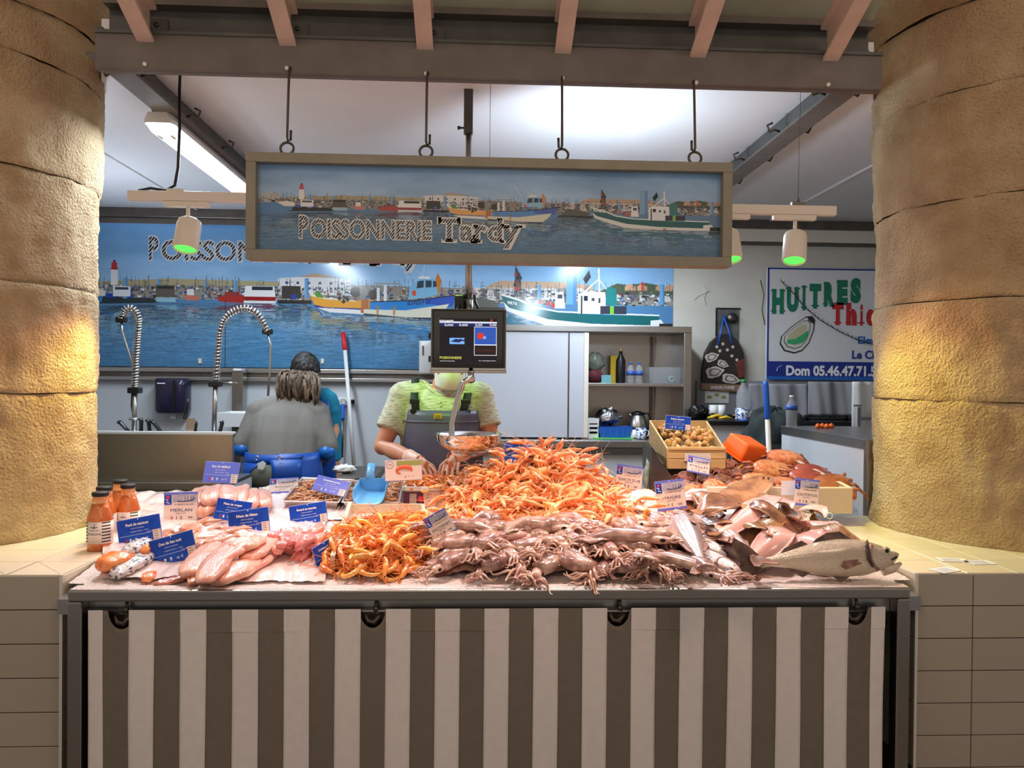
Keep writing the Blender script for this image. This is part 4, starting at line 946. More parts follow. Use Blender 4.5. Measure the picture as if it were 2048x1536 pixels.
def serif_word(word, px0, py0, px1, h, mi, slope, lean=0):
    """bold letters with slab ends added, following a slanted base line"""
    a = P(px0, py0, Yb); b = P(px1, py0, Yb); n = len(word); m = MB(); W = b.x-a.x; hh = h*Yb/FPX
    wd = [{'I': .6, 'H': 1.1, 'U': 1.1, 'i': .55, 'e': .85, 'T': 1.1}.get(ch, 1) for ch in word]; t = sum(wd); x = 0
    for ch, w_ in zip(word, wd):
        cw = W*w_/t; cx = a.x+x+cw/2; sl = slope*(x+cw/2); z0 = a.z+sl
        add_text(m, ch, cx, z0, hh if ch != 'U' else hh, Yb, 0, w=cw*(.80 if ch not in 'Ii' else .36), bold=.08)
        def sb(u, zz, ww=.38): m.box((cx+u*cw-ww*cw/2, Yb-.001, z0+zz*hh-.035*hh), (cx+u*cw+ww*cw/2, Yb+.001, z0+zz*hh+.035*hh))
        if ch in 'H': [sb(u, q) for u in (-.29, .29) for q in (.03, .97)]
        elif ch == 'U': sb(-.29, .97); sb(.29, .97)
        elif ch == 'I': sb(0, .03, .7); sb(0, .97, .7)
        elif ch == 'T': sb(0, .03, .5)
        elif ch in 'R': sb(-.28, .03); sb(.3, .03, .26); sb(-.28, .97, .3)
        elif ch == 'E': sb(-.3, .03, .3); sb(-.3, .97, .3)
        elif ch == 'h': sb(-.26, .03); sb(.28, .03); sb(-.30, .98, .26)
        elif ch == 'i': sb(0, .03, .8)
        x += cw
    obj('lettering', m, mi, hb)
serif_word('HUITRES', 1541, 625, 1724, 44, gr_, .15)
serif_word('Thie', 1661, 646, 1752, 40, rd_, 0); serif_word('T', 1748, 585, 1782, 44, gr_, 0)
def wtext(txt, px0, py, px1, h, mi, bold=.03):
    a, b = P(px0, py, Yb), P(px1, py, Yb); m = MB(); add_text(m, txt, a.x, a.z, h*Yb/FPX, Yb, 0, w=b.x-a.x, align='LEFT', bold=bold); obj('lettering', m, mi, hb)
wtext('Elev', 1716, 687, 1752, 15, bl_); wtext('Le Ch', 1704, 717, 1754, 17, navy); wtext('Dom 05.46.47.71.5', 1572, 750, 1752, 20, M_['ink_w'], .04)
c = P(1558, 738, Yb); obj('phone_mark', MB().tube([(c.x-.02, Yb, c.z-.018), (c.x-.012, Yb, c.z+.012), (c.x+.022, Yb, c.z+.028)], [.009, .004, .009], 8, flat=.3), M_['ink_w'], hb)
sh_k, sh_w, sh_g, sh_c = mat('shell_outline', S(40,40,40), .5), mat('shell_white', S(214,212,206), .5), mat('shell_green', S(60,170,110), .5), mat('shell_flesh', S(196,186,152), .5)
def opoly(pts, m, d): obj('oyster_print', MB().prism([(P(x, y, Yb).x, P(x, y, Yb).z) for x, y in pts], Yb-.0007*d, Yb), m, hb)
A_ = [(1559, 688), (1562, 673), (1580, 655), (1598, 642), (1612, 633), (1624, 632), (1630, 640), (1628, 660), (1618, 686), (1604, 702), (1588, 707), (1568, 702)]
def shrink(pts, s_, dx=0, dy=0):
    cx = sum(p[0] for p in pts)/len(pts); cy = sum(p[1] for p in pts)/len(pts); return [(cx+(x-cx)*s_+dx, cy+(y-cy)*s_+dy) for x, y in pts]
opoly(A_, sh_k, 1); opoly(shrink(A_, .93), sh_w, 2); opoly(shrink(A_, .76, -1, 0), sh_k, 3); opoly(shrink(A_, .72, -1, 0), sh_w, 4); opoly(shrink(A_, .56, -2, 1), sh_c, 5)
opoly([(1574, 680), (1590, 678), (1606, 668), (1617, 660), (1614, 676), (1604, 686), (1588, 689), (1574, 687)], sh_g, 6); opoly([(1614, 634), (1624, 632), (1630, 640), (1627, 648), (1618, 642)], sh_k, 6)
# garland wire over the board
gp = [(1521, 560), (1528, 590), (1524, 620), (1530, 650)]; solo('garland_wire', MB().tube([P(x, y, BY-.12) for x, y in gp], .004, 6), M_['iron'], 'thin dark garland wire hanging left of the oyster board', 'wire')
gm = MB(); g2 = [(1562, 562), (1590, 590), (1606, 612), (1640, 640), (1680, 664), (1720, 682), (1760, 692)]
gm.tube([P(x, y, BY-.13) for x, y in g2], .0035, 6)
for i in range(40):
    t = i/39*5.999; j = int(t); f = t-j; x = g2[j][0]*(1-f)+g2[j+1][0]*f; y = g2[j][1]*(1-f)+g2[j+1][1]*f; gm.tube([P(x, y, BY-.13), P(x+3*math.sin(i*2.3), y-4, BY-.14)], .0028, 5)
solo('garland_wire', gm, M_['iron'], 'string of small unlit bulbs drooping across the oyster board', 'string lights')
cr_ = MB()
for pts in ([(1406, 570), (1414, 582), (1408, 596), (1412, 610)], [(1388, 600), (1396, 592), (1406, 588), (1420, 582)]): cr_.tube([P(x, y, BY-.03) for x, y in pts], .004, 6, flat=.4)
solo('peeling_paint', cr_, M_['plaster'], 'peeling paint curls on the plaster wall right of the harbour print', 'peeling paint')
# grey cloth screens and the banner with a letter H
def drape(px0, py0, px1, py1, Y, m, name, label, cat, seed=0, parent=None):
    a, b = P(px0, py1, Y), P(px1, py0, Y)
    g = MB().grid(24, 16, lambda u, v: (a.x+(b.x-a.x)*u, Y+.018*math.sin(u*9+seed)+.01*math.sin(u*23+v*2), a.z+(b.z-a.z)*v))
    if parent: return obj(name, g, m, parent, solid=.003)
    return solo(name, g, m, label, cat, solid=.003)
M_['greycl'] = mat('grey_sheet', S(168,168,174), .6, var=.06)
drape(1497, 768, 1616, 845, 6.16, M_['greycl'], 'plastic_sheet', 'light grey sheet pinned under the oyster board, behind the dark jacket', 'sheet', 0)
drape(1618, 764, 1712, 830, 6.12, M_['greycl'], 'plastic_sheet', 'light grey sheet pinned under the phone number, beside the H banner', 'sheet', 2)
hn = thing('banner', 'white cloth banner with a large grey letter H beside the right column', 'banner', P(1740, 868, 5.3))
drape(1702, 764, 1800, 870, 5.3, M_['white'], 'cloth', '', '', 4, hn)
obj('pole', MB().box((P(1790, 860, 5.32).x, 5.31, 0), (P(1797, 860, 5.32).x, 5.34, P(1790, 764, 5.32).z)), M_['steel_d'], hn)
a = P(1714, 860, 5.27); m = MB(); hh = 50*5.27/FPX; add_text(m, 'H', a.x, a.z, hh, 5.265, 0, align='LEFT', w=hh*.85)
for u in (.0, .85):
    for q in (.0, 1): m.box((a.x+u*hh-.03, 5.264, a.z+q*hh-.006), (a.x+u*hh+.03, 5.266, a.z+q*hh+.006))
obj('lettering', m, mat('grey_lettering', S(120,116,116), .6), hn)
ws = thing('back_rack', 'dark metal rack with open rails behind the dark jacket', 'rack', P(1660, 875, 5.6))
for py in (838, 848, 858): a, b = P(1600, py, 5.6), P(1760, py, 5.6); obj('rail', MB().box((a.x, 5.58, a.z-.008), (b.x, 5.62, a.z+.008)), M_['black'], ws)
for px in (1612, 1690): a, b = P(px, 880, 5.6), P(px, 830, 5.6); obj('upright', MB().box((a.x-.012, 5.58, a.z-.3), (a.x+.012, 5.62, b.z)), M_['black'], ws)
# jacket heap on a stand
def heap(px, py, Y, rx, ry, rz, name, label, cat, m, seed):
    c = P(px, py, Y)
    def fn(a, b):
        th = a*2*PI; ph = b*PI/2; d = Vector((math.cos(th)*math.cos(ph), math.sin(th)*math.cos(ph), math.sin(ph)))
        f = 1+.22*noise.noise(d*2+Vector((seed, 0, 0)))+.05*math.sin(th*9+ph*5)
        drop = -.16*(1-b)**3
        return (c.x+d.x*rx*f, c.y+d.y*ry*f, c.z+d.z*rz*f+drop)
    return solo(name, MB().grid(61, 21, fn), m, label, cat)
jt = P(1520, 905, 5.0)
stn = thing('side_table', 'plain grey table under the dark jacket', 'table', (jt.x+.02, 5.0, 0))
tz_ = P(1520, 880, 5.0).z
obj('top', MB().box((jt.x-.14, 4.86, tz_-.05), (jt.x+.32, 5.3, tz_-.02)), M_['steel_d'], stn)
for q in ((-.12, 4.88), (.30, 4.88), (-.12, 5.28), (.30, 5.28)): obj('leg', MB().box((jt.x+q[0]-.012, q[1]-.012, 0), (jt.x+q[0]+.012, q[1]+.012, tz_-.05)), M_['steel_d'], stn)
heap(1552, 866, 5.08, .24, .2, .17, 'jacket', 'dark green jacket heaped behind the blue-handled broom', 'jacket', M_['rag'], 2)
bs = thing('broom_stick', 'cream broom stick with a blue grip standing behind the orange scoop', 'broom', P(1534, 1000, 4.55))
a, b_, c = P(1540, 960, 4.55), P(1535, 838, 4.55), P(1531, 762, 4.55); a = b_+(a-b_)*(b_.z/(b_.z-a.z)); bs.location = a
obj('shaft', MB().tube([a, b_], .0155, 14), M_['cream'], bs); obj('grip', MB().tube([b_, b_.lerp(c, .05), b_.lerp(c, .9), c], [.0165, .0185, .018, .013], 14), M_['blue'], bs)
# side partition and its steel top
pz = P(1740, 880, 3.66).z; pxx = P(1740, 880, 3.66).x
pt = thing('side_partition', 'low white partition with a steel edge behind the crab box', 'partition', (pxx, 4.2, .5))
ya, yb_ = 3.70, 4.75
obj('panel', MB().box((pxx, ya, .5), (pxx+.02, yb_, pz-.05)), M_['wall'], pt)
obj('top_rail', MB().box((pxx-.006, ya, pz-.05), (pxx+.03, yb_, pz-.004)), M_['steel'], pt, bevel=.003)
obj('end_post', MB().box((pxx-.006, ya-.03, .5), (pxx+.06, ya+.01, pz-.004)), M_['steel'], pt, bevel=.003)
obj('worktop', MB().box((pxx-.01, ya-.03, pz-.004), (3.4, yb_, pz)), M_['steel_b'], pt, bevel=.001)
obj('rear_panel', MB().box((pxx+.02, yb_-.02, .5), (3.38, yb_, pz-.01)), M_['wall'], pt)
wbottle(1584, pz, 4.62, .80, 'clear water bottle with a white cap at the end of the partition top', M_['white'], (44, 56))
for i, px in enumerate((1637, 1646, 1655, 1664)):
    c = on(px, pz, 4.5+.03*(i % 2)); solo('whelk_shell', MB().lathe([(0, 0), (.016, .006), (.018, .014), (.010, .028), (0, .034)], 12, c, 0), M_['orange'], ['leftmost small orange stopper on the partition top', 'small orange stopper on the partition top, second from the bottle side', 'small orange stopper on the partition top, third from the bottle side', 'small orange stopper on the partition top nearest the right column'][i], 'stopper', 'orange stoppers on the partition top').name = 'bottle_stopper'
c0, c1 = P(1560, 866, 4.70), P(1572, 862, 4.70)

# ------------------------------------------------------------------ left side: sinks, taps, knives
LY = 4.35
lz = P(330, 868, LY).z; lxr = P(465, 900, LY).x; lzb = P(330, 963, LY).z
sk = thing('sink_unit', 'brushed steel sink unit with a tall splash panel behind the left column', 'sink', (-2.2, LY, 0))
obj('splash_panel', MB().box((-3.2, LY, lzb), (lxr, LY+.03, lz)), M_['steel'], sk, bevel=.004)
obj('lip', MB().box((-3.2, LY-.04, lzb-.045), (lxr, LY+.03, lzb)), M_['steel_b'], sk, bevel=.004)
obj('front_panel', MB().box((-3.2, LY+.0, .0), (lxr-.01, LY+.02, lzb-.045)), M_['wall'], sk)
obj('side_panel', MB().box((lxr-.02, LY+.03, .0), (lxr, 4.72, lzb-.02)), M_['wall'], sk)
obj('basin_top', MB().box((-3.2, LY+.03, lzb-.02), (lxr, 4.72, lzb)), M_['steel_b'], sk)
obj('cloth_guard', MB().box((-3.2, LY+.03, lz+.0), (lxr, LY+.06, lz+.012)), M_['white'], sk)
def spring(par, pts, r, rt, turns, m, name='spring'):
    pts = [Vector(p) for p in pts]; L = [0]
    for i in range(1, len(pts)): L.append(L[-1]+(pts[i]-pts[i-1]).length)
    def ev(t):
        s_ = t*L[-1]
        for i in range(1, len(pts)):
            if s_ <= L[i] or i == len(pts)-1:
                f = (s_-L[i-1])/(L[i]-L[i-1]); p0 = pts[max(i-2, 0)]; p1 = pts[i-1]; p2 = pts[i]; p3 = pts[min(i+1, len(pts)-1)]
                return .5*((2*p1)+(p2-p0)*f+(2*p0-5*p1+4*p2-p3)*f*f+(3*p1-p0-3*p2+p3)*f**3)
    out = []; n = turns*8
    for i in range(n+1):
        t = i/n; c = ev(t); d = (ev(min(1, t+.01))-ev(max(0, t-.01))).normalized(); u = Vector((0, 1, 0)); w_ = d.cross(u).normalized(); a = t*turns*2*PI
        out.append(c+(u*math.cos(a)+w_*math.sin(a))*r)
    obj(name, MB().tube(out, rt, 5, caps=True), m, par)
    return [ev(i/60) for i in range(61)]
FYt = 4.62
def tap(px, pts, colp, label, hose):
    t = thing('spray_tap', label, 'tap', P(px, 870, FYt))
    sp = spring(t, [P(x, y, FYt) for x, y in pts], .021, .0048, 38, M_['chrome'])
    obj('hose', MB().tube(sp, .0085, 8), M_['steel_d'], t)
    a, b = P(colp[0][0], colp[0][1], FYt), P(colp[1][0], colp[1][1], FYt)
    obj('column', MB().tube([a, b], .014, 12), M_['steel_b'], t); obj('collar', MB().box((a.x-.035, FYt-.03, a.z-.02), (a.x+.035, FYt+.03, a.z+.016)), M_['black'], t, bevel=.006)
    obj('spray_hose', MB().tube([P(x, y, FYt) for x, y in hose], .0075, 8), M_['steel_b'], t)
    e = P(hose[0][0], hose[0][1], FYt); obj('nozzle', MB().box((e.x-.03, FYt-.02, e.z-.015), (e.x+.03, FYt+.02, e.z+.02)), M_['black'], t, bevel=.007)
    return t
t1_ = tap(270, [(270, 778), (272, 720), (276, 665), (277, 640), (271, 623), (259, 616), (248, 624), (243, 638)], ((270, 780), (268, 868)), 'chrome spring spray tap beside the left column', [(243, 640), (244, 662), (253, 690), (266, 728), (268, 745)])
t2_ = tap(432, [(432, 765), (436, 715), (440, 665), (450, 637), (470, 622), (493, 617), (515, 628), (528, 648), (535, 664)], ((431, 767), (428, 862)), 'chrome spring spray tap arching in front of the print, left of the two workers', [(535, 664), (541, 690), (540, 740), (536, 792)])
a, b = P(445, 765, FYt), P(475, 766, FYt); obj('lever', MB().tube([P(436, 764, FYt), b], .004, 6), M_['chrome'], t2_)
obj('wall_union', MB().tube([P(266, 770, FYt), P(264, 810, FYt), P(268, 838, FYt)], .008, 8), M_['black'], t1_); obj('valve', MB().ball(P(267, 838, FYt), (.03, .025, .012)), M_['chrome'], t1_)
# knives on the rack behind the splash panel
kr = [(240, 844, 262, 868, 0), (283, 838, 282, 868, 0), (297, 840, 300, 868, 0), (306, 843, 326, 870, 0), (392, 845, 389, 868, 0), (430, 866, 418, 870, 0), (445, 843, 439, 868, 0)]
klab = ['black-handled knife leaning left, nearest the left column', 'black-handled knife standing upright beside the left tap', 'black-handled knife just right of the upright one by the tap', 'black-handled knife slanting to the right, under the towel dispenser', 'slim black-handled knife standing alone under the dispenser', 'black knife handle lying low beside the second tap foot', 'black-handled knife nearest the worker in grey, curved butt up']
for (x0, y0, x1, y1, _), lb in zip(kr, klab):
    Yk = LY+.09; a, b = P(x0, y0, Yk), P(x1, y1, Yk); d = b-a
    t = thing('knife', lb, 'knife', b, group='knives behind the splash panel')
    obj('handle', MB().tube([a+Vector((-.008, 0, .002)), a.lerp(b, .12), a.lerp(b, .5), b], [.020, .018, .016, .019], 10, flat=.6), M_['black'], t)
    e = b+d.normalized()*.09; obj('blade', MB().tube([b, e], [.012, .008], 6, flat=.12), M_['steel_b'], t)
    for q in (.35, .7):
        pq = a.lerp(b, q); obj('rivet', MB().ball((pq.x, pq.y-.0105, pq.z), .003, 8, 5), M_['steel_b'], t)
a, b = P(377, 798, LY+.06), P(369, 838, LY+.06)
t = thing('cleaver', 'broad-bladed knife with a dark handle standing in front of the towel dispenser', 'knife', P(370, 868, LY+.06))
obj('handle', MB().tube([a, a.lerp(b, .3), b], [.014, .013, .017], 10, flat=.7), M_['black'], t)
obj('blade', MB().prism([(P(x, y, LY).x, P(x, y, LY).z) for x, y in ((365, 838), (383, 838), (379, 869), (362, 869))], LY+.058, LY+.062), M_['steel_b'], t)
# towel dispenser, soap dispenser, channel post and shelf
def disp(px0, py0, px1, py1, Y, m, name, label, cat, dep=.12):
    a, b = P(px0, py1, Y), P(px1, py0, Y); t = thing(name, label, cat, ((a.x+b.x)/2, Y, a.z)); W = b.x-a.x; H = b.z-a.z
    def sec(z, s_=1.0, dd=1.0): return [(a.x+W/2+math.copysign(abs(math.cos(q))**.5, math.cos(q))*W/2*s_, Y-dep/2-math.copysign(abs(math.sin(q))**.6, math.sin(q))*dep/2*dd, z) for q in [i*2*PI/24 for i in range(24)]]
    obj('cover', MB().loft([sec(a.z+H*.02, .9, .8), sec(a.z+H*.1), sec(a.z+H*.8), sec(a.z+H*.97, 1, .9), sec(b.z, .97, .8)]), m, t); return t, a, b
dt, a, b = disp(325, 757, 388, 826, BY-.001, mat('smoked_violet_plastic', S(40,37,62), .2), 'towel_dispenser', 'dark violet paper towel dispenser on the back wall', 'towel dispenser', .2)
obj('lock', MB().box((a.x+.04, BY-.205, b.z-.045), (a.x+.10, BY-.195, b.z-.035)), M_['white'], dt); obj('side_strip', MB().box((b.x-.09, BY-.206, a.z+.03), (b.x-.07, BY-.19, b.z-.01)), M_['black'], dt)
obj('paper_tip', MB().box((a.x+.11, BY-.12, a.z-.04), (a.x+.15, BY-.115, a.z+.01)), M_['white'], dt)
dt, a, b = disp(839, 683, 880, 750, BY-.03, M_['white'], 'soap_dispenser', 'white soap dispenser on the wall half behind the seller\'s head', 'dispenser', .12)
obj('window_slot', MB().box((a.x+.03, BY-.153, b.z-.12), (a.x+.042, BY-.148, b.z-.04)), M_['steel_d'], dt)
a, b = P(463, 862, 6.1), P(486, 742, 6.1)
ps = thing('steel_post', 'square brushed steel post with a white cap, left of the workers', 'post', ((a.x+b.x)/2, 6.15, 0))
obj('shaft', MB().box((a.x, 6.1, 0), (b.x, 6.2, b.z)), M_['steel'], ps, bevel=.004); obj('cap', MB().box((a.x+.01, 6.09, b.z), (b.x-.01, 6.2, b.z+.02)), M_['white'], ps, bevel=.005)
a, b = P(433, 853, 5.75), P(500, 826, 5.75)
tray = thing('white_basin', 'white plastic basin behind the worker in grey', 'basin', ((a.x+b.x)/2, 5.8, a.z))
obj('body', tub(MB(), a.x, b.x+.12, 5.7, 6.05, a.z, b.z, .006, .02), M_['white'], tray)
lg = MB().box((a.x+.1, 5.8, 0), (a.x+.16, 5.86, a.z)); obj('leg', lg, M_['steel_d'], tray)
a, b = P(578, 737, BY-.07), P(617, 762, BY-.07)
# squeegee pole, rail with hanging steel, sockets
pl = thing('squeegee_pole', 'white pole with a red grip leaning on the print above the wall sockets', 'pole', P(712, 930, 6.15))
a, b_, c = P(708, 930, 6.0), P(690, 700, 6.2), P(686, 664, 6.2)
obj('shaft', MB().tube([a, b_], .016, 12), M_['white'], pl); obj('grip', MB().tube([b_, b_.lerp(c, .1), c], [.017, .021, .017], 12), mat('red_rubber', S(206,34,44), .5), pl)
a, b = P(672, 810, BY-.02), P(711, 796, BY-.02)
so = thing('tool_rail', 'white wall rail holding the steel and the pole between the workers and the seller', 'rail', ((a.x+b.x)/2, BY-.02, a.z))
obj('rail', MB().box((a.x, BY-.04, a.z), (b.x, BY, b.z)), M_['white'], so, bevel=.006)
for px in (698, 706): c = P(px, 804, BY-.05); obj('grip_roller', MB().box((c.x-.014, BY-.06, c.z-.018), (c.x+.014, BY-.04, c.z+.018)), M_['black'], so)
st = thing('sharpening_steel', 'sharpening steel with a blue handle hanging point down on the wall rail', 'sharpening steel', P(685, 925, BY-.06))
obj('handle', MB().tube([P(686, 808, BY-.06), P(686, 812, BY-.06), P(685, 834, BY-.06), P(685, 838, BY-.06)], [.012, .018, .016, .022], 12), M_['blue'], st)
obj('rod', MB().tube([P(685, 838, BY-.06), P(684, 915, BY-.06)], [.013, .010], 10), M_['steel_d'], st)
ring = MB(); c = P(686, 803, BY-.06); ring.tube([(c.x+.022*math.cos(i*PI/8), BY-.06, c.z+.022*math.sin(i*PI/8)) for i in range(17)], .003, 6, caps=False); obj('ring', ring, M_['steel_b'], st)
# work table behind the display on the left-centre
tz2 = P(700, 943, 5.0).z
tb_ = thing('work_table', 'dark steel work table between the workers and the seller', 'table', (-.9, 5.0, 0))
xr_ = P(749, 943, 4.7).x; TL = P(672, 943, 4.7).x
obj('top', MB().box((TL, 4.7, tz2-.04), (xr_, 5.3, tz2)), M_['steel_d'], tb_, bevel=.004)
for q in ((TL+.03, 4.75), (xr_-.05, 4.75), (xr_-.05, 5.25), (TL+.03, 5.25)): obj('leg', MB().box((q[0]-.02, q[1]-.02, 0), (q[0]+.02, q[1]+.02, tz2-.04)), M_['black'], tb_)
obj('shelf', MB().box((TL+.02, 4.74, tz2-.35), (xr_-.05, 5.2, tz2-.33)), M_['steel_d'], tb_)
c = P(690, 930, 4.9)
lump('cleaning_cloth', 'crumpled white cloth on the dark work table', 'cloth', 690, tz2, 4.92, .07, .05, .028, mat('white_rag', S(210,206,200), .9, bump=.4), 11, .4)

# ------------------------------------------------------------------ scale on its pole
PYs = 3.55
po = thing('scale', 'hanging retail scale with a touch screen and a steel pan over the counter', 'scale', (P(938, 700, PYs).x, PYs, 1.4))
a, b_, c = P(937, 640, PYs), P(938, 268, PYs), P(938, 100, PYs)
obj('pole', MB().tube([a, b_], .0155, 16), M_['steel_b'], po); obj('pole_sleeve', MB().box((c.x-.021, PYs-.02, b_.z), (c.x+.021, PYs+.02, 2.95)), M_['beam_d'], po)
c = P(930, 256, PYs); obj('clamp_screw', MB().tube([(c.x-.03, PYs, c.z), (c.x, PYs, c.z)], .005, 8), M_['iron'], po); obj('clamp_knob', MB().lathe([(0, 0), (.009, 0), (.009, .012), (0, .012)], 10, (0, 0, 0), 0, Matrix.Translation((c.x-.035, PYs, c.z)) @ Matrix.Rotation(PI/2, 4, 'Y')), M_['iron'], po)
obj('pole_foot', MB().tube([P(937, 640, PYs), P(937, 600, PYs)], .021, 16), M_['steel_b'], po)
sy = 3.46
a, b = P(861, 741, sy), P(1013, 619, sy)
obj('display_housing', MB().box((a.x, sy, a.z-.006), (b.x, sy+.055, b.z)), M_['steel_b'], po, bevel=.004)
fr = obj('bezel', MB().box((a.x+.004, sy-.006, a.z+.014), (b.x-.004, sy, b.z-.004)), mat('bezel_dark', S(46,42,38), .3), po, bevel=.002)
a2, b2 = P(866, 735, sy-.01), P(1007, 622, sy-.01)
scn = obj('glass_front', MB().box((a2.x, sy-.010, a2.z), (b2.x, sy-.004, b2.z)), mat('screen_black', S(6,6,10), .12), po, bevel=.004)
lip = obj('bottom_bar', MB().box((a.x-.002, sy-.012, a.z-.010), (b.x+.002, sy+.05, a.z+.004)), M_['steel'], po, bevel=.003)
Ys = sy-.0115
def em(name, c, e=1.0): return emis(name, S(*c), e)
def srect(x0, y0, x1, y1, m, d=0, nm='screen_field'):
    p, q = P(x0, y1, Ys), P(x1, y0, Ys); obj(nm, MB().box((p.x, Ys-.0004*(d+1), p.z), (q.x, Ys, q.z)), m, po)
def stext(t, x0, yb, x1, h, m, d=3, al='LEFT'):
    p, q = P(x0, yb, Ys), P(x1, yb, Ys); mb = MB(); add_text(mb, t, p.x, p.z, h*Ys/FPX, Ys-.0004*(d+1), 0, w=q.x-p.x, align='LEFT', bold=.015); obj('lettering', mb, m, po)
e_w = em('lit_white', (225, 232, 245), .8); e_n = em('lit_navy', (18, 34, 92), .7); e_b = em('lit_blue', (38, 84, 178), .8); e_r = em('lit_red', (206, 52, 40), .8); e_l = em('lit_pale_blue', (110, 170, 235), .9); e_k = em('lit_black', (10, 12, 26), .5); e_y = em('lit_yellow', (206, 206, 90), .8)
srect(879, 638, 994, 724, e_k, 0); srect(879, 644, 994, 646, e_w, 1); srect(879, 646, 994, 652.5, e_n, 1)
srect(948, 654, 993.5, 690, e_w, 1); srect(949, 655, 992.5, 689, e_b, 2); srect(948, 690, 993.5, 711, e_w, 1); srect(949, 691, 992.5, 710, em('lit_brown', (30, 20, 22), .5), 2)
srect(955, 666, 967, 678, e_r, 3); srect(966.5, 672.5, 972, 678, e_l, 3); srect(981, 639, 985, 642.5, e_r, 1); srect(899, 676, 929, 688, e_l, 1)
stext('POISSONNERIE', 879, 643, 907, 3.6, e_w); stext('0,000', 889, 652, 906.5, 4.4, e_w); stext('0,000', 918, 652, 935.5, 4.4, e_w); stext('0,00', 950.5, 652, 964.5, 4.4, e_w); stext('0,00', 979.5, 652, 993, 4.4, e_w)
stext('POISSONNERIE', 879.5, 717.5, 923, 5, e_y); stext('samedi 27 novembre 2021', 880, 722.5, 909, 1.8, e_w); stext('le chargement', 958, 722, 992, 1.6, e_w); stext('Produit', 954, 702.5, 988, 4, em('lit_dim_red', (96, 38, 30), .6))
mb = MB(); f1 = [(901, 683), (907, 680), (912, 677.5), (917, 679), (921, 677.5), (926, 680), (929, 678), (929, 683), (924, 682), (918, 685), (908, 684)]; mb.prism([(P(x, y, Ys).x, P(x, y, Ys).z) for x, y in f1], Ys-.0014, Ys-.0008); obj('fish_icon', mb, e_n, po)
for py in (672, 718): c = P(859, py, sy+.02); obj('hinge_pad', MB().box((c.x-.004, sy+.01, c.z-.014), (c.x+.006, sy+.04, c.z+.014)), M_['black'], po)
for x0, x1 in ((926, 915), (945, 958)): obj('cable', MB().tube([P(x0+4, 590, PYs), P(x0-2 if x0 < 940 else x0+6, 606, PYs-.02), P(x1, 620, PYs-.05), P(x1, 640, PYs-.05)], .007, 8), M_['black'], po)
c = P(918, 612, PYs); obj('terminal_box', MB().box((c.x-.02, sy+.055, c.z-.03), (c.x+.025, sy+.10, c.z+.05)), M_['black'], po, bevel=.005)
# arm and pan
arm = [(942, 742), (942, 756), (934, 760), (924, 768), (917, 790), (910, 820), (904, 846), (903, 870), (903, 895), (908, 905), (918, 910), (936, 909)]
obj('arm', MB().tube([P(x, y, sy-.05+(.0 if i < 8 else 0)) for i, (x, y) in enumerate(arm)], [.012, .012]+[.0125]*8+[.012, .012], 12), M_['chrome'], po)
obj('arm_joint', MB().tube([P(942, 741, sy), P(942, 752, sy-.03), P(944, 762, sy-.05)], .015, 12), M_['chrome'], po)
pc = P(937, 871, 3.40); kp = 3.40/FPX
pan = [(0, -46), (30, -45), (44, -38), (56, -28), (64, -14), (66.5, 0), (69, 1), (69.5, 2.5), (66, 3), (63, -13), (55, -26), (43, -36), (30, -43), (0, -44)]
pan = [(r*kp, z*kp*.80) for r, z in pan]
# the pan sits on the arm, edge towards the customer
obj('pan', MB().lathe(pan, 48, (pc.x, 3.46, pc.z)), M_['chrome'], po)
obj('pan_holder', MB().tube([P(918, 908, 3.41), P(936, 909, 3.42), P(950, 907, 3.5)], .010, 10), M_['chrome'], po)
# ------------------------------------------------------------------ people
M_['shirt'] = mat('heathered_shirt', S(206,204,176), .85, col2=S(150,150,120), scale=7, stretch=(4, 4, 45), lo=.40, hi=.52, bump=.15, bscale=60)
M_['apron'] = mat('rubber_apron', S(92,92,112), .38, var=.08, scale=6, bump=.12, bscale=12)
M_['strap'] = mat('green_webbing', S(26,40,32), .7)
M_['glove'] = mat('thin_clear_glove', S(236,190,164), .35, sss=.1, bump=.35, bscale=60)
M_['hair_k'] = mat('dark_hair', S(30,25,22), .55, var=.3, scale=60, bump=.3, bscale=90)
M_['hair_b'] = mat('streaked_hair', S(120,98,78), .5, col2=S(62,46,36), scale=7, stretch=(5, 5, 1), bump=.5, bscale=40, lo=.42, hi=.62)
M_['mask'] = mat('surgical_mask', S(226,226,222), .7, bump=.1, bscale=30)
M_['sweat'] = mat('taupe_sweater', S(116,112,106), .9, var=.10, scale=4, bump=.06, bscale=120)
M_['tee'] = mat('petrol_blue_tshirt', S(12,128,160), .8, var=.1, scale=5)
M_['bapron'] = mat('blue_apron', S(20,72,158), .42, var=.12, scale=4, bump=.15, bscale=9)
M_['bglove'] = mat('blue_rubber_glove', S(16,98,176), .36, var=.1, scale=8)
M_['trous'] = mat('dark_olive_trousers', S(100,102,88), .85, var=.1)
M_['boot'] = mat('white_boot', S(210,210,205), .4)
M_['eye'] = mat('eye_white', S(235,232,228), .2); M_['iris'] = mat('iris', S(50,34,22), .15)

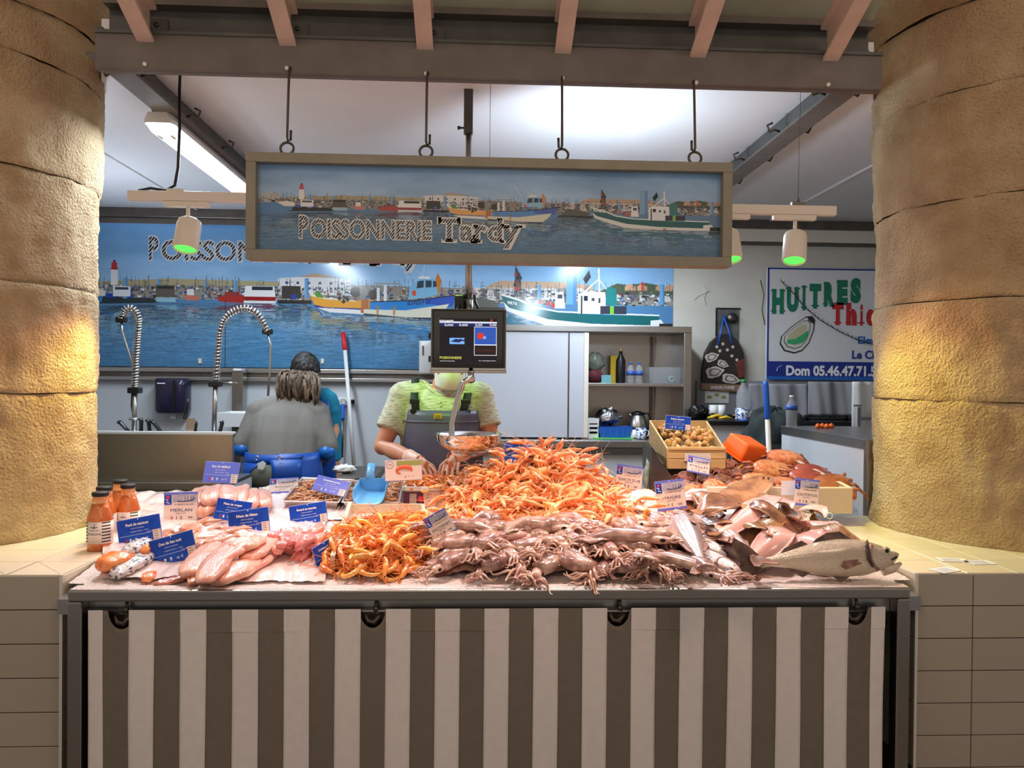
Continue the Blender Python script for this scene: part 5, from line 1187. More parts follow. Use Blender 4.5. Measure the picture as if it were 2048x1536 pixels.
def limb(mb, pts, rad):
    pts = [Vector(p) for p in pts]
    mb.tube(pts, rad, 16)
    for p, r in zip(pts, rad):
        r = r if hasattr(r, '__len__') else (r, r)
        mb.ball(p, (min(r), min(r), min(r)), 14, 9)
def ell(mb, c, r, Rm=None, seg=20):
    T = Matrix.Translation(c) @ (Rm.to_4x4() if Rm is not None else Matrix.Identity(4)); mb.ball((0, 0, 0), r, seg, 12, 0, T)
def head(mb, c, Rm, s=1.0):
    """skull, face, nose, ears; local -y is the way the face looks"""
    def e(p, r): ell(mb, c+Rm @ (Vector(p)*s), [x*s for x in r], Rm)
    e((0, .018, .03), (.078, .098, .092)); e((0, -.02, -.045), (.060, .070, .072)); e((0, -.055, -.092), (.030, .028, .024))
    e((0, -.092, .030), (.046, .022, .016)); e((0, -.100, -.012), (.014, .018, .028)); e((0, -.114, -.026), (.017, .014, .012))
    e((0, -.088, -.058), (.027, .014, .010)); e((0, -.088, -.070), (.022, .012, .008))
    for q in (-1, 1): e((q*.083, .012, -.008), (.010, .020, .034)); e((q*.045, -.072, -.020), (.022, .02, .022))
def hand(mb, w, fwd, nrm, side, s=1.0, curl=.5, spread=.16):
    """five-fingered hand: w wrist, fwd finger direction, nrm back of the hand, side = thumb side sign"""
    fwd = Vector(fwd).normalized(); nrm = Vector(nrm); nrm = (nrm-fwd*nrm.dot(fwd)).normalized(); lat = fwd.cross(nrm)*side
    w = Vector(w)
    mb.tube([w, w+fwd*.03*s, w+fwd*.075*s, w+fwd*.095*s], [(.018*s, .027*s), (.017*s, .036*s), (.016*s, .042*s), (.013*s, .040*s)], 14)
    tips = []
    for i, (off, L) in enumerate(((.036, .072), (.0125, .082), (-.0125, .076), (-.036, .060))):
        b = w+fwd*.085*s+lat*off*s; d = (fwd+lat*off*spread*40*.30).normalized(); p = [b-d*.02*s, b]; a = 0; c = b
        for seg_, L2 in enumerate((.45, .32, .23)):
            a += curl*(.45+.25*seg_); dd = (d*math.cos(a)-nrm*math.sin(a)).normalized(); c = c+dd*L*s*L2; p.append(c)
        limb(mb, p, [.0092*s, .0088*s, .0082*s, .0074*s, .0060*s]); tips.append(c)
    b = w+fwd*.03*s+lat*.030*s; c1 = b+(fwd*.5+lat*.8-nrm*.3).normalized()*.036*s; c2 = c1+(fwd*.85+lat*.35-nrm*.45*(1+curl)).normalized()*.03*s; c3 = c2+(fwd*.9-nrm*.5*(1+curl)).normalized()*.024*s
    limb(mb, [b-lat*.015*s, b, c1, c2, c3], [.014*s, .0145*s, .012*s, .0105*s, .008*s])
    return tips
def person(label, loc, cat='person'):
    return thing('person', label, cat, loc)
def leg_pair(mb, hip, Yf, spread=.11):
    for q in (-1, 1): limb(mb, [(hip.x+q*.09, hip.y, hip.z), (hip.x+q*spread, Yf-.02, .50), (hip.x+q*spread, Yf+.02, .10)], [.098, .066, .048]); ell(mb, Vector((hip.x+q*spread, Yf-.05, .045)), (.048, .125, .045))
def boots(par, hip, Yf, spread=.11):
    for q in (-1, 1):
        m = MB(); m.tube([(hip.x+q*spread, Yf+.02, .34), (hip.x+q*spread, Yf+.02, .06)], [.072, .062], 16); ell(m, Vector((hip.x+q*spread, Yf-.05, .055)), (.058, .14, .055))
        me_ = mats_on(fuse(m, .012, 3), M_['boot']); me_.transform(basis(par).inverted()); obj('boot', me_, None, par)
def hull_patch(cx, cy, prof, a0, a1, z0, z1, off, nu=20, nv=16, edge=None):
    """patch of cloth around an elliptical trunk; prof(z) -> (x shift, y shift, rx, ry); angles from the front (-y)"""
    def fn(u, v):
        z = z0+(z1-z0)*v; sx_, sy_, rx, ry = prof(z); k = edge(v) if edge else 1; a = (a0+(a1-a0)*u)*k
        return (cx+sx_+(rx+off)*math.sin(a), cy+sy_-(ry+off)*math.cos(a), z)
    return MB().grid(nu, nv, fn)
def lerp_prof(tab):
    zs_ = [t[0] for t in tab]
    return lambda z: tuple(float(np.interp(z, zs_, [t[i] for t in tab])) for i in range(1, 5))

# --- the seller, behind the scale screen
SYs = 4.18
c = P(884, 800, SYs); sxc = c.x
Z = lambda py, Y=SYs: P(884, py, Y).z
X = lambda px, Y=SYs: P(px, 830, Y).x
sl = person('seller in a pale heathered shirt, grey rubber apron and white face mask, sorting prawns', (sxc, SYs+.02, 0))
sl_prof = lerp_prof([(0.60, 0, .02, .17, .13), (Z(1010), 0, 0, .205, .165), (Z(930), 0, -.01, .215, .175), (Z(860), 0, 0, .215, .155), (Z(805), 0, .0, .205, .125), (Z(775), 0, .02, .14, .085)])
def trunk(mb, prof, cx, cy, z0, z1, off=0, n=12):
    rings = []
    for i in range(n+1):
        z = z0+(z1-z0)*i/n; a, b, rx, ry = prof(z)
        rings.append([(cx+a+(rx+off)*math.cos(t*PI/14), cy+b+(ry+off)*math.sin(t*PI/14), z) for t in range(28)])
    mb.loft(rings)
Ls, Rs = P(806, 793, SYs), P(960, 793, SYs); Le, Re = P(765, 893, 4.10), P(984, 884, 4.12); Lw, Rw = P(836, 921, 3.84), P(908, 915, 3.84)
def seller_body(mb, off=0, full=True):
    trunk(mb, sl_prof, sxc, SYs, Z(1010) if full else Z(990), Z(778), off)
    for s_, e_, w_ in ((Ls, Le, Lw), (Rs, Re, Rw)):
        limb(mb, [Vector((sxc, SYs+.01, s_.z+.02)).lerp(s_, .6), s_], [.075+off, .070+off])
        if full: limb(mb, [s_, s_.lerp(e_, .5), e_, e_.lerp(w_, .35), w_], [.064, .056, .047, .046, .027])
        else: m_ = s_.lerp(e_, .68); mb.tube([s_, s_.lerp(m_, .5), m_], [.076, .076, .079], 22)
m = MB(); seller_body(m)
hc = P(900, 727, 4.10); Rm = Euler((R(18), 0, R(3))).to_matrix()
limb(m, [P(885, 800, SYs), P(888, 768, SYs-.02), hc+Vector((0, .03, -.04))], [.075, .064, .058])
head(m, hc, Rm, 1.08)
fl = (P(872, 958, 3.66)-Lw); fr2 = (P(893, 960, 3.66)-Rw)
hand(m, Lw, fl, (.25, -.35, 1), -1, 1.02, .42); hand(m, Rw, fr2, (-.25, -.35, 1), 1, 1.02, .42)
hip = Vector((sxc, SYs+.02, .86)); leg_pair(m, hip, SYs+.04); trunk(m, sl_prof, sxc, SYs, .82, Z(1000), 0, 4)
bod = obj('body', mats_on(fuse(m, .0046, 2), M_['skin']), None, sl); bod.data.transform(basis(sl).inverted())
def on_sl(name, mb_or_me, mt, par=None, **k):
    par = par or sl
    if isinstance(mb_or_me, bpy.types.Mesh): mats_on(mb_or_me, mt); mb_or_me.transform(basis(par).inverted()); return obj(name, mb_or_me, None, par, **k)
    return obj(name, mb_or_me, mt, par, **k)
m = MB(); seller_body(m, .014, False); on_sl('shirt', fuse(m, .009, 6), M_['shirt'])
m = MB(); trunk(m, sl_prof, sxc, SYs, Z(796), Z(765), -.0, 4)
# open collar with placket
colr = MB(); cc = P(886, 778, SYs-.02)
colr.tube([(cc.x+.088*math.cos(t), cc.y-.0+.085*math.sin(t), cc.z+.016-.055*max(0, -math.sin(t))**3) for t in [i*2*PI/28 for i in range(29)]], .011, 8, caps=False)
on_sl('collar', colr, M_['shirt'])
for q in range(3): p_ = P(884+q*.4, 803+q*8, SYs); on_sl('button', MB().ball((p_.x, SYs-sl_prof(p_.z)[3]-.012, p_.z), .0055, 10, 6), M_['olive'])
# bib apron
def ed(v): return 1.0-.34*v**1.6
zb0, zb1 = .55, Z(819)
ap = hull_patch(sxc+.01, SYs, sl_prof, -1.35, 1.35, zb0, zb1, .030, 30, 26, ed); on_sl('bib_apron', ap, M_['apron'], solid=.006)
on_sl('seam', hull_patch(sxc+.01, SYs, sl_prof, -1.1, 1.1, Z(842), Z(839), .036, 24, 2), M_['apron'], solid=.003)
bp_ = P(879, 829, SYs); by_ = SYs-sl_prof(bp_.z)[3]-.040
lgp = on_sl('logo_patch', MB().box((bp_.x-.020, by_-.002, bp_.z-.014), (bp_.x+.020, by_+.004, bp_.z+.014)), M_['yel'])
mm = MB(); [mm.tube([(bp_.x-.010+i*.010, by_-.0035, bp_.z-.004), (bp_.x-.010+i*.010, by_-.0035, bp_.z+.006)], .0018, 6) for i in range(3)]; mm.box((bp_.x-.014, by_-.004, bp_.z-.010), (bp_.x+.014, by_-.002, bp_.z-.008)); obj('printed_mark', mm, M_['ink_k'], lgp)
for q, pxs in ((-1, (830, 832, 836)), (1, (938, 934, 926))):
    zz = [zb1-.01, Z(795), Z(775), Z(762)]; pts = []
    for z_, px in zip(zz, (pxs[2]-q*0, pxs[1], pxs[0], pxs[0]+q*-2)):
        a_, b_, rx, ry = sl_prof(z_); x = X(px); dx = (x-sxc)/(rx+.02); y = SYs+b_-(ry+.026)*math.sqrt(max(.12, 1-min(1, dx*dx)))-(.022 if z_ > Z(800) else .004); pts.append((x, y, z_+(.012 if z_ > Z(770) else 0)))
    pts.append((pts[-1][0], SYs+.0, Z(757))); pts.append((pts[-1][0], SYs+.13, Z(775)))
    sm = MB(); v = []
    for p in pts: v += [(p[0]-.021, p[1], p[2]), (p[0]+.021, p[1], p[2])]
    sm.add(v, [(2*i, 2*i+1, 2*i+3, 2*i+2) for i in range(len(pts)-1)], 0, True); st_ = on_sl('shoulder_strap', sm, M_['strap'], solid=.005)
    p = Vector(pts[0]).lerp(Vector(pts[1]), .75)
    obj('buckle', MB().box((p.x-.026, p.y-.016, p.z-.012), (p.x+.026, p.y+.0, p.z+.014)).box((p.x-.016, p.y-.014, p.z-.040), (p.x+.016, p.y+.0, p.z-.010)).box((p.x-.025, p.y-.014, p.z-.062), (p.x+.025, p.y+.002, p.z-.042)), M_['black'], st_, bevel=.004)
# mask, hair, eyes
mk = MB()
def mfn(u, v):
    a = (u-.5)*2.5; z = -.105+v*.115; r = .100+.012*math.sin(v*PI)+.02*math.exp(-((u-.5)/.12)**2)*v
    q = Vector((math.sin(a)*.078, -math.cos(a)*r*1.08-.0, z)); return tuple(hc+Rm @ (q*1.08))
mk.grid(22, 12, mfn); mko = on_sl('face_mask', mk, M_['mask'], solid=.003)
for v_ in (.35, .6): obj('pleat', MB().tube([mfn(u/12, v_) for u in range(2, 11)], .0022, 6), M_['mask'], mko)
for q in (0, 1): obj('ear_loop', MB().tube([mfn(q, .8), hc+Rm @ Vector(((q*2-1)*.094, .03, .01)), hc+Rm @ Vector(((q*2-1)*.092, .028, -.03)), mfn(q, .25)], .0018, 6), M_['mask'], mko)
hm = MB(); 
def hair_cap(mb, c, Rm, s, low=-.02, front=.075, back=-.05, o=.010):
    for i in range(0, 15):
        for j in range(24):
            pass
    def fn(u, v):
        th = u*2*PI; lim = low+(front-low)*max(0, -math.sin(th))**.5 if math.sin(th) < 0 else low+(back-low)*math.sin(th)
        t0 = math.asin(max(-.98, min(.98, (lim-.03)/.1))); t = t0+(PI/2-t0)*v; n_ = .008*noise.noise(Vector((u*22, v*5, 1)))+.004*noise.noise(Vector((u*70, v*9, 2)))
        q = Vector(((.078+o+n_)*math.cos(t)*math.cos(th), .018+(.098+o+n_)*math.cos(t)*math.sin(th), .03+(.092+o+n_)*math.sin(t))); return tuple(c+Rm @ (q*s))
    mb.grid(97, 16, fn)
hair_cap(hm, hc, Rm, 1.08); on_sl('hair', hm, M_['hair_k'], solid=.004)
for q in (-1, 1):
    p = hc+Rm @ (Vector((q*.033, -.086, .008))*1.08); e_ = on_sl('eye', MB().ball(p, .0135, 14, 9), M_['eye']); n_ = p+Rm @ Vector((0, -.0115, 0)); obj('iris', MB().ball(n_, (.0055, .003, .0055), 10, 6), M_['iris'], e_)
    on_sl('eyebrow', MB().tube([hc+Rm @ (Vector((q*x, -.102+abs(x-.03)*.3, .036-abs(x-.03)*.15))*1.08) for x in (.016, .03, .05)], [.003, .0045, .002], 6), M_['hair_k'])
# thin gloves (cuffs over the wrists)
for w_, e_, f_ in ((Lw, Le, fl), (Rw, Re, fr2)):
    d = (e_-w_).normalized(); g = MB(); g.tube([w_-d*.02, w_, w_+d*.05, w_+d*.085], [.031, .031, .036, .041], 18, caps=False)
    on_sl('glove_cuff', g, M_['glove'], solid=.0015)
boots(sl, hip, SYs+.04)
on_sl('trousers', fuse((lambda b: (leg_pair(b, hip, SYs+.04), [None for v in range(1)], b)[2])(MB()), .014, 2), M_['apron']).scale = (1.0, 1.0, 1.0)

# --- worker in the grey-brown sweater, seen from behind, stooping
WYy = 4.95
Xw = lambda px, Y=WYy: P(px, 850, Y).x
Zw = lambda py, Y=WYy: P(570, py, Y).z
wx = Xw(566)
wm = person('worker with streaked shoulder-length hair in a taupe sweater, seen from behind, stooping', (wx, WYy, 0))
wp = lerp_prof([(.55, 0, .0, .17, .12), (Zw(960), 0, -.02, .235, .165), (Zw(905), .0, .02, .215, .15), (Zw(860), -.005, .07, .225, .14), (Zw(825), -.003, .12, .215, .12), (Zw(800), .03, .16, .15, .085), (Zw(786), .05, .18, .09, .07)])
Lsh, Rsh = P(518, 826, WYy+.12), P(634, 826, WYy+.12); Lel, Rel = P(486, 888, WYy+.05), P(655, 893, WYy+.05); Lwr, Rwr = P(508, 912, WYy+.32), P(640, 925, WYy+.34)
def w_body(mb, off=0, sl_only=False):
    trunk(mb, wp, wx, WYy, Zw(918) if sl_only else Zw(960), Zw(787), off)
    for s_, e_, w_ in ((Lsh, Lel, Lwr), (Rsh, Rel, Rwr)):
        limb(mb, [Vector((wx+.03, WYy+.14, Zw(808))), s_], [.07+off, .072+off]); limb(mb, [s_, e_], [.066+off, .056+off])
        if not sl_only: limb(mb, [e_, w_], [.044, .029])
m = MB(); w_body(m); hcw = P(598, 775, WYy+.28); Rw_ = Euler((R(-38), R(0), R(168))).to_matrix()
limb(m, [P(588, 800, WYy+.17), hcw+Vector((0, -.02, -.03))], [.068, .055]); head(m, hcw, Rw_, 1.0)
fw = Vector((.1, .4, -.35)); hand(m, Lwr, (.35, .8, -.3), (0, .2, 1), 1, 1, .5); hand(m, Rwr, (-.35, .8, -.3), (0, .2, 1), -1, 1, .5)
hipw = Vector((wx, WYy+.02, .90)); leg_pair(m, hipw, WYy+.02); trunk(m, wp, wx, WYy, .86, Zw(950), 0, 4)
def on_p(par, name, mb, mt, **k):
    if isinstance(mb, bpy.types.Mesh): mats_on(mb, mt); mb.transform(basis(par).inverted()); return obj(name, mb, None, par, **k)
    return obj(name, mb, mt, par, **k)
on_p(wm, 'body', fuse(m, .0075, 3), M_['skin'])
m = MB(); w_body(m, .014, True); swm = fuse(m, .010, 6)
for v in swm.vertices:       # soft vertical folds
    f = .006*noise.noise(Vector((v.co.x*16, v.co.y*10, v.co.z*3)))+.004*noise.noise(Vector((v.co.x*34, 3, v.co.z*6))); v.co += v.normal*f
on_p(wm, 'sweater', swm, M_['sweat'])
for sa_ in ((-1, Lsh, Lel), (1, Rsh, Rel)): pass
hw = MB(); rh = random.Random(8); crown = P(603, 752, WYy+.22)
for k_ in range(190):
    t = rh.random(); px = 556+80*t**1.1; py = 796+14*t+rh.uniform(-20, 5); dep = rh.uniform(.02, .12); e = P(px, py, WYy+.10-dep*.4); c0 = crown+Vector((rh.uniform(-.055, .055)+(t-.5)*.07, rh.uniform(-.05, .05), rh.uniform(-.02, .02)))
    m1 = c0.lerp(e, .35)+Vector(((t-.5)*.09, -.055-rh.uniform(0, .02), .045)); m2 = c0.lerp(e, .72)+Vector(((t-.5)*.05+.008*math.sin(k_), -.045, .02))
    hw.tube([c0, c0.lerp(m1, .5)+Vector((0, -.01, .012)), m1, m1.lerp(m2, .5)+Vector((.006*math.sin(k_*3), -.006, 0)), m2, m2.lerp(e, .6)+Vector((.008*math.cos(k_*2), 0, 0)), e], [.006, .009, .010, .010, .009, .006, .002], 6)
on_p(wm, 'hair', hw, M_['hair_b'])
hm2 = MB(); hair_cap(hm2, hcw, Rw_, 1.02, low=-.05, front=.07, back=-.09, o=.016); on_p(wm, 'hair', hm2, M_['hair_b'], solid=.004)
# blue apron wrapped behind, open in the middle, with eyelets and a tie
za, zb = .45, Zw(903)
on_p(wm, 'apron', hull_patch(wx, WYy, wp, .0, 5.35, za, zb, .026, 60, 14, None), M_['bapron'], solid=.005)
on_p(wm, 'trousers', fuse((lambda b: (leg_pair(b, hipw, WYy+.02), trunk(b, wp, wx, WYy, .80, Zw(925), .008, 5), b)[2])(MB()), .014, 3), M_['trous'])
# apron panels seen from behind
def back_panel(pts, m_, nm, y=-.012):
    g = MB(); v = []
    for (x0, x1, py) in pts:
        z = Zw(py); 
        for t in range(9):
            x = Xw(x0+(x1-x0)*t/8); a_, b_, rx, ry = wp(z); dx = min(.97, abs((x-wx)/(rx+.03))); v.append((x, WYy+b_-(ry+.032)*math.sqrt(1-dx*dx)+y, z))
    g.add(v, [(i*9+t, i*9+t+1, (i+1)*9+t+1, (i+1)*9+t) for i in range(len(pts)-1) for t in range(8)], 0, True); return on_p(wm, nm, g, m_, solid=.004)
back_panel([(496, 616, 905), (494, 612, 916), (492, 532, 926)], M_['bapron'], 'apron_tail', .0)
back_panel([(492, 534, 922), (489, 518, 936), (487, 508, 962)], M_['bapron'], 'apron_tail', .0); back_panel([(554, 612, 914), (560, 614, 930), (562, 618, 962)], M_['bapron'], 'apron_tail', .0)
back_panel([(528, 558, 924), (514, 562, 938), (502, 564, 962)], M_['trous'], 'trouser_seat', .006)
for px in (514, 560):
    p = P(px, 916, WYy-.19); rg = MB(); rg.tube([(p.x+.012*math.cos(i*PI/7), p.y, p.z+.012*math.sin(i*PI/7)) for i in range(15)], .0035, 6, caps=False); on_p(wm, 'eyelet', rg, M_['chrome'])
p = P(522, 931, WYy-.2); on_p(wm, 'paper_tag', MB().prism([(p.x-.02, p.z-.02), (p.x+.012, p.z-.028), (p.x+.032, p.z+.012), (p.x+.01, p.z+.028), (p.x-.022, p.z+.014)], p.y, p.y+.003), M_['mask'])
for e_, w_, dd in ((Lel, Lwr, (.35, .8, -.3)), (Rel, Rwr, (-.35, .8, -.3))):
    g = MB(); e2 = e_+(e_-w_).normalized()*.0+Vector((0, 0, -.012)); limb(g, [e2, e2.lerp(w_, .5), w_], [.067, .056, .042]); ell(g, e2+Vector((0, -.02, -.02)), (.064, .06, .05))
    hand(g, w_, dd, (0, .2, 1), 1 if e_ is Lel else -1, 1.12, .5); on_p(wm, 'rubber_glove', fuse(g, .007, 4), M_['bglove'])
boots(wm, hipw, WYy+.02)

# --- worker in the petrol blue T-shirt, behind the first
MYy = 5.42
mx_ = P(628, 850, MYy).x; Zm = lambda py: P(628, py, MYy).z
wb = person('dark-haired worker in a petrol blue T-shirt, bent over behind the worker in taupe', (mx_, MYy, 0))
mp = lerp_prof([(.6, 0, 0, .17, .12), (Zm(935), 0, 0, .185, .13), (Zm(880), 0, 0, .18, .13), (Zm(820), 0, -.02, .185, .12), (Zm(790), -.0, -.05, .16, .10), (Zm(772), -.01, -.07, .09, .07)])
Lsm, Rsm = P(588, 800, MYy-.04), P(655, 802, MYy-.04); Lem, Rem = P(590, 872, MYy-.1), P(666, 862, MYy-.05); Lwm, Rwm = P(612, 905, MYy-.3), P(654, 893, MYy-.26)
def m_body(mb, off=0, t=False):
    trunk(mb, mp, mx_, MYy, Zm(935) if not t else Zm(920), Zm(775), off)
    for s_, e_, w_ in ((Lsm, Lem, Lwm), (Rsm, Rem, Rwm)):
        limb(mb, [Vector((mx_, MYy-.04, Zm(792))), s_], [.06+off, .064+off])
        if not t: limb(mb, [s_, e_, e_.lerp(w_, .3), w_], [.058, .047, .046, .028])
        else: mb.tube([s_, s_.lerp(e_, .42)], [.074, .076], 20)
m = MB(); m_body(m); hcm = P(610, 747, MYy-.16); Rmm = Euler((R(40), 0, R(28))).to_matrix()
limb(m, [P(622, 785, MYy-.06), hcm+Vector((0.01, .03, -.02))], [.064, .056]); head(m, hcm, Rmm, 1.04)
hand(m, Lwm, (.2, -.7, -.5), (0, -.4, 1), -1, 1, .5); hand(m, Rwm, (-.2, -.7, -.5), (0, -.4, 1), 1, 1, .5)
hipm = Vector((mx_, MYy+.02, .88)); leg_pair(m, hipm, MYy+.05); trunk(m, mp, mx_, MYy, .84, Zm(925), 0, 4)
on_p(wb, 'body', fuse(m, .0078, 3), M_['skin'])
m = MB(); m_body(m, .014, True); on_p(wb, 'tshirt', fuse(m, .010, 5), M_['tee'])
hm3 = MB(); hair_cap(hm3, hcm, Rmm, 1.04, low=-.03, front=.07, back=-.06, o=.014); on_p(wb, 'hair', hm3, M_['hair_k'], solid=.005)
on_p(wb, 'apron', hull_patch(mx_, MYy, mp, -1.2, 1.2, .5, Zm(800), .026, 24, 12, lambda v: 1-.4*v), M_['bapron'], solid=.004)
for px in (600, 634):
    on_p(wb, 'apron_strap', MB().tube([P(px+4, 800, MYy-.17), P(px+2, 782, MYy-.15), P(px-2, 772, MYy-.06), P(px, 790, MYy+.1)], [(.020, .004)]*4, 8), M_['bapron'])
for q in (-1, 1):
    p = hcm+Rmm @ (Vector((q*.033, -.082, .008))*1.04); e_ = on_p(wb, 'eye', MB().ball(p, .0135, 12, 8), M_['eye'])
boots(wb, hipm, MYy+.05)
# ------------------------------------------------------------------ ice bed
M_['ice'] = mat('crushed_ice', S(240,226,220), .25, bump=1.0, bscale=130, sss=.15, spec=.6, coat=.3)
M_['film'] = mat('clear_film', S(236,216,210), .14, bump=1.0, bscale=22, stretch=(1, .35, 1), coat=.6)
M_['flesh'] = rand_tint(mat('pale_fish_flesh', S(240,192,168), .28, col2=S(226,152,130), scale=14, sss=.25, coat=.6, bump=.35, bscale=45, stretch=(1, 4, 1)), .06, .008)
M_['fleshp'] = rand_tint(mat('pink_fish_flesh', S(238,160,150), .28, col2=S(226,128,122), scale=18, sss=.25, coat=.6, bump=.5, bscale=50), .07, .01)
M_['flesht'] = rand_tint(mat('tan_fish_flesh', S(226,176,148), .28, col2=S(196,124,98), scale=16, sss=.2, coat=.6, bump=.45, bscale=50), .10, .01)
M_['salmon'] = mat('salmon_flesh', S(246,112,40), .25, col2=S(250,160,96), scale=9, stretch=(1, 7, 1), sss=.2, coat=.7, bump=.2)
M_['sskin'] = mat('speckled_fish_skin', S(214,206,206), .25, col2=S(54,54,66), scale=90, lo=.40, hi=.5, coat=.7, spec=.8, bump=.3, bscale=120)
M_['lang'] = rand_tint(mat('langoustine_shell', S(246,150,64), .32, col2=S(252,204,146), scale=34, lo=.3, hi=.7, coat=.45, bump=.25, bscale=90, sss=.08), .14, .012)
M_['langc'] = rand_tint(mat('langoustine_claw', S(243,146,80), .35, col2=S(252,206,160), scale=22, coat=.4), .12, .012)
M_['prawn'] = rand_tint(mat('cooked_prawn', S(240,134,40), .26, col2=S(252,190,104), scale=34, coat=.7, sss=.08, bump=.2, bscale=120, lo=.4, hi=.6), .16, .02)
M_['prawnf'] = mat('prawn_feelers', S(232,128,56), .5)
M_['shr'] = rand_tint(mat('small_shrimp', S(206,140,92), .4, col2=S(232,180,136), scale=80, coat=.3), .15, .01)
M_['squid'] = rand_tint(mat('squid_skin', S(204,166,148), .22, col2=S(140,100,88), scale=30, lo=.38, hi=.62, coat=.8, sss=.15, detail=6, bump=.12), .14, .012)
M_['squidp'] = rand_tint(mat('squid_arms', S(220,184,164), .22, col2=S(178,132,116), scale=30, coat=.8, sss=.2), .10, .01)
M_['eyek'] = mat('fish_eye', S(14,14,18), .08); M_['eyer'] = mat('eye_ring', S(210,196,160), .2, .4)
M_['silver'] = rand_tint(mat('silver_fish_skin', S(214,196,188), .22, .35, col2=S(156,138,136), scale=7, stretch=(.5, 3, 3), coat=.8, bump=.35, bscale=160, spec=.8), .10, .008)
M_['fin'] = mat('fish_fin', S(176,128,108), .4, col2=S(120,80,68), scale=30, stretch=(1, 1, 9), coat=.4)
M_['cutt'] = rand_tint(mat('white_cuttlefish', S(250,224,206), .22, col2=S(246,206,184), scale=8, sss=.35, coat=.8, bump=.1, bscale=20), .03, .004)
M_['solew'] = rand_tint(mat('sole_underside', S(238,190,180), .24, col2=S(222,160,152), scale=9, sss=.2, coat=.8, bump=.1), .06, .01)
M_['soleb'] = rand_tint(mat('sole_back', S(172,126,88), .25, col2=S(112,80,56), scale=16, coat=.9, bump=.2, bscale=90, detail=6), .18, .015)
M_['crab'] = rand_tint(mat('crab_shell', S(206,104,54), .30, col2=S(240,172,110), scale=30, lo=.40, hi=.7, coat=.5, bump=.8, bscale=60, detail=6), .12, .012)
M_['crabd'] = rand_tint(mat('dark_crab_shell', S(150,74,54), .32, col2=S(190,104,74), scale=16, coat=.5, bump=.3, bscale=70), .12, .012)
M_['crabl'] = mat('crab_legs', S(196,112,70), .35, col2=S(110,58,40), scale=30, coat=.3)
M_['clawt'] = mat('black_claw_tip', S(36,26,24), .3)
M_['velv'] = rand_tint(mat('velvet_crab_shell', S(176,112,82), .45, col2=S(112,72,62), scale=34, bump=.6, bscale=70), .15, .012)
M_['spid'] = rand_tint(mat('spider_crab_shell', S(222,110,66), .5, col2=S(246,160,110), scale=60, bump=1.0, bscale=60), .10, .01)
M_['whelk'] = rand_tint(mat('whelk_shell', S(222,176,102), .5, col2=S(176,126,62), scale=16, bump=.4, bscale=60, stretch=(1, 1, 3)), .14, .012)
M_['whelki'] = mat('whelk_mouth', S(246,214,150), .3)

srf = thing('ice_bed', 'crushed ice bed covering the counter under the fish', 'ice', (.08, 3.1, .88)); srf['kind'] = 'stuff'
ix0, ix1 = ICE0, ICE1
bx0, bx1 = PS(385, 968).x, PS(1700, 990).x
def icef(u, v):
    Y = RY+.007+(3.78-RY-.007)*v; t = v
    x = ix0+(ix1-ix0)*u
    z = surf(Y)-.006+.006*noise.noise(Vector((x*6, Y*6, 0)))+.005*noise.noise(Vector((x*30, Y*30, 2)))+.003*noise.noise(Vector((x*90, Y*90, 4)))
    if Y < RY+.06: z = max(z, .8945+.004*abs(noise.noise(Vector((x*40, Y*40, 7)))))
    if v == 0: z = .894
    if Y < 2.60: x = min(max(x, cx0+.004), cx1-.004)
    return (x, Y, z)
obj('ice', MB().grid(260, 110, icef), M_['ice'], srf)
def film(px0, py0, px1, py1, label, seed, h=.006, par=None):
    a, b = PS(px0, py1), PS(px1, py1); c_, d = PS(px0, py0), PS(px1, py0); 
    def fn(u, v):
        p = (a.lerp(b, u)).lerp(c_.lerp(d, u), v); q = Vector((p.x*9+p.y*5, p.y*4-p.x*3, seed)); e = min(u, 1-u, v, 1-v)
        z = surf(p.y)+h+.016*abs(noise.noise(q))**.8+.006*abs(noise.noise(q*2.7))-.004*max(0, 1-e*12)
        return (p.x+.012*noise.noise(q*1.3), p.y+.012*noise.noise(q*1.7), z)
    o = solo('plastic_film', MB().grid(110, 60, fn), M_['film'], label, 'plastic film')
film(205, 985, 420, 1160, 'clear wrinkled film under the salmon and the pale fillets at the left', 1)
film(410, 1000, 652, 1166, 'clear wrinkled film under the pink rockfish strips', 5)
film(520, 975, 760, 1040, 'clear wrinkled film between the shrimp trays and the blue price cards', 9, .004)

# ------------------------------------------------------------------ placement helpers
def frame(d, up=(0, 0, 1)):
    """matrix whose x axis follows d and whose z axis is near up"""
    x = Vector(d).normalized(); z = Vector(up); z = (z-x*z.dot(x)); z = z.normalized() if z.length > 1e-4 else Vector((0, 0, 1)); y = z.cross(x)
    M = Matrix((x, y, z)).transposed(); return M
def put(root, loc, d, up=(0, 0, 1), s=1.0, label=None, group=None, first=False, roll=0):
    M = frame(d, up) @ Matrix.Rotation(roll, 3, 'X'); e = M.to_euler()
    if first:
        root.location = loc; root.rotation_euler = e; root.scale = (s,)*3 if not hasattr(s, '__len__') else s
        if label: root['label'] = label
        if group: root['group'] = group
        return root
    return copy_thing(root, loc, e, s, label, group)
class Heap:
    """a mound standing on the sloping bed: centre, radii, height"""
    def __init__(s, cx, cy, rx, ry, h, pw=1.0): s.c = (cx, cy); s.r = (rx, ry); s.h = h; s.pw = pw
    def z(s, x, y):
        d = math.hypot((x-s.c[0])/s.r[0], (y-s.c[1])/s.r[1]); return surf(y)+(s.h*max(0, (1-d)**s.pw if s.pw <= 1 else 1-d**s.pw) if d < 1 else 0)
    def n(s, x, y):
        e = .01; return Vector((-(s.z(x+e, y)-s.z(x-e, y))/(2*e), -(s.z(x, y+e)-s.z(x, y-e))/(2*e), 1)).normalized()
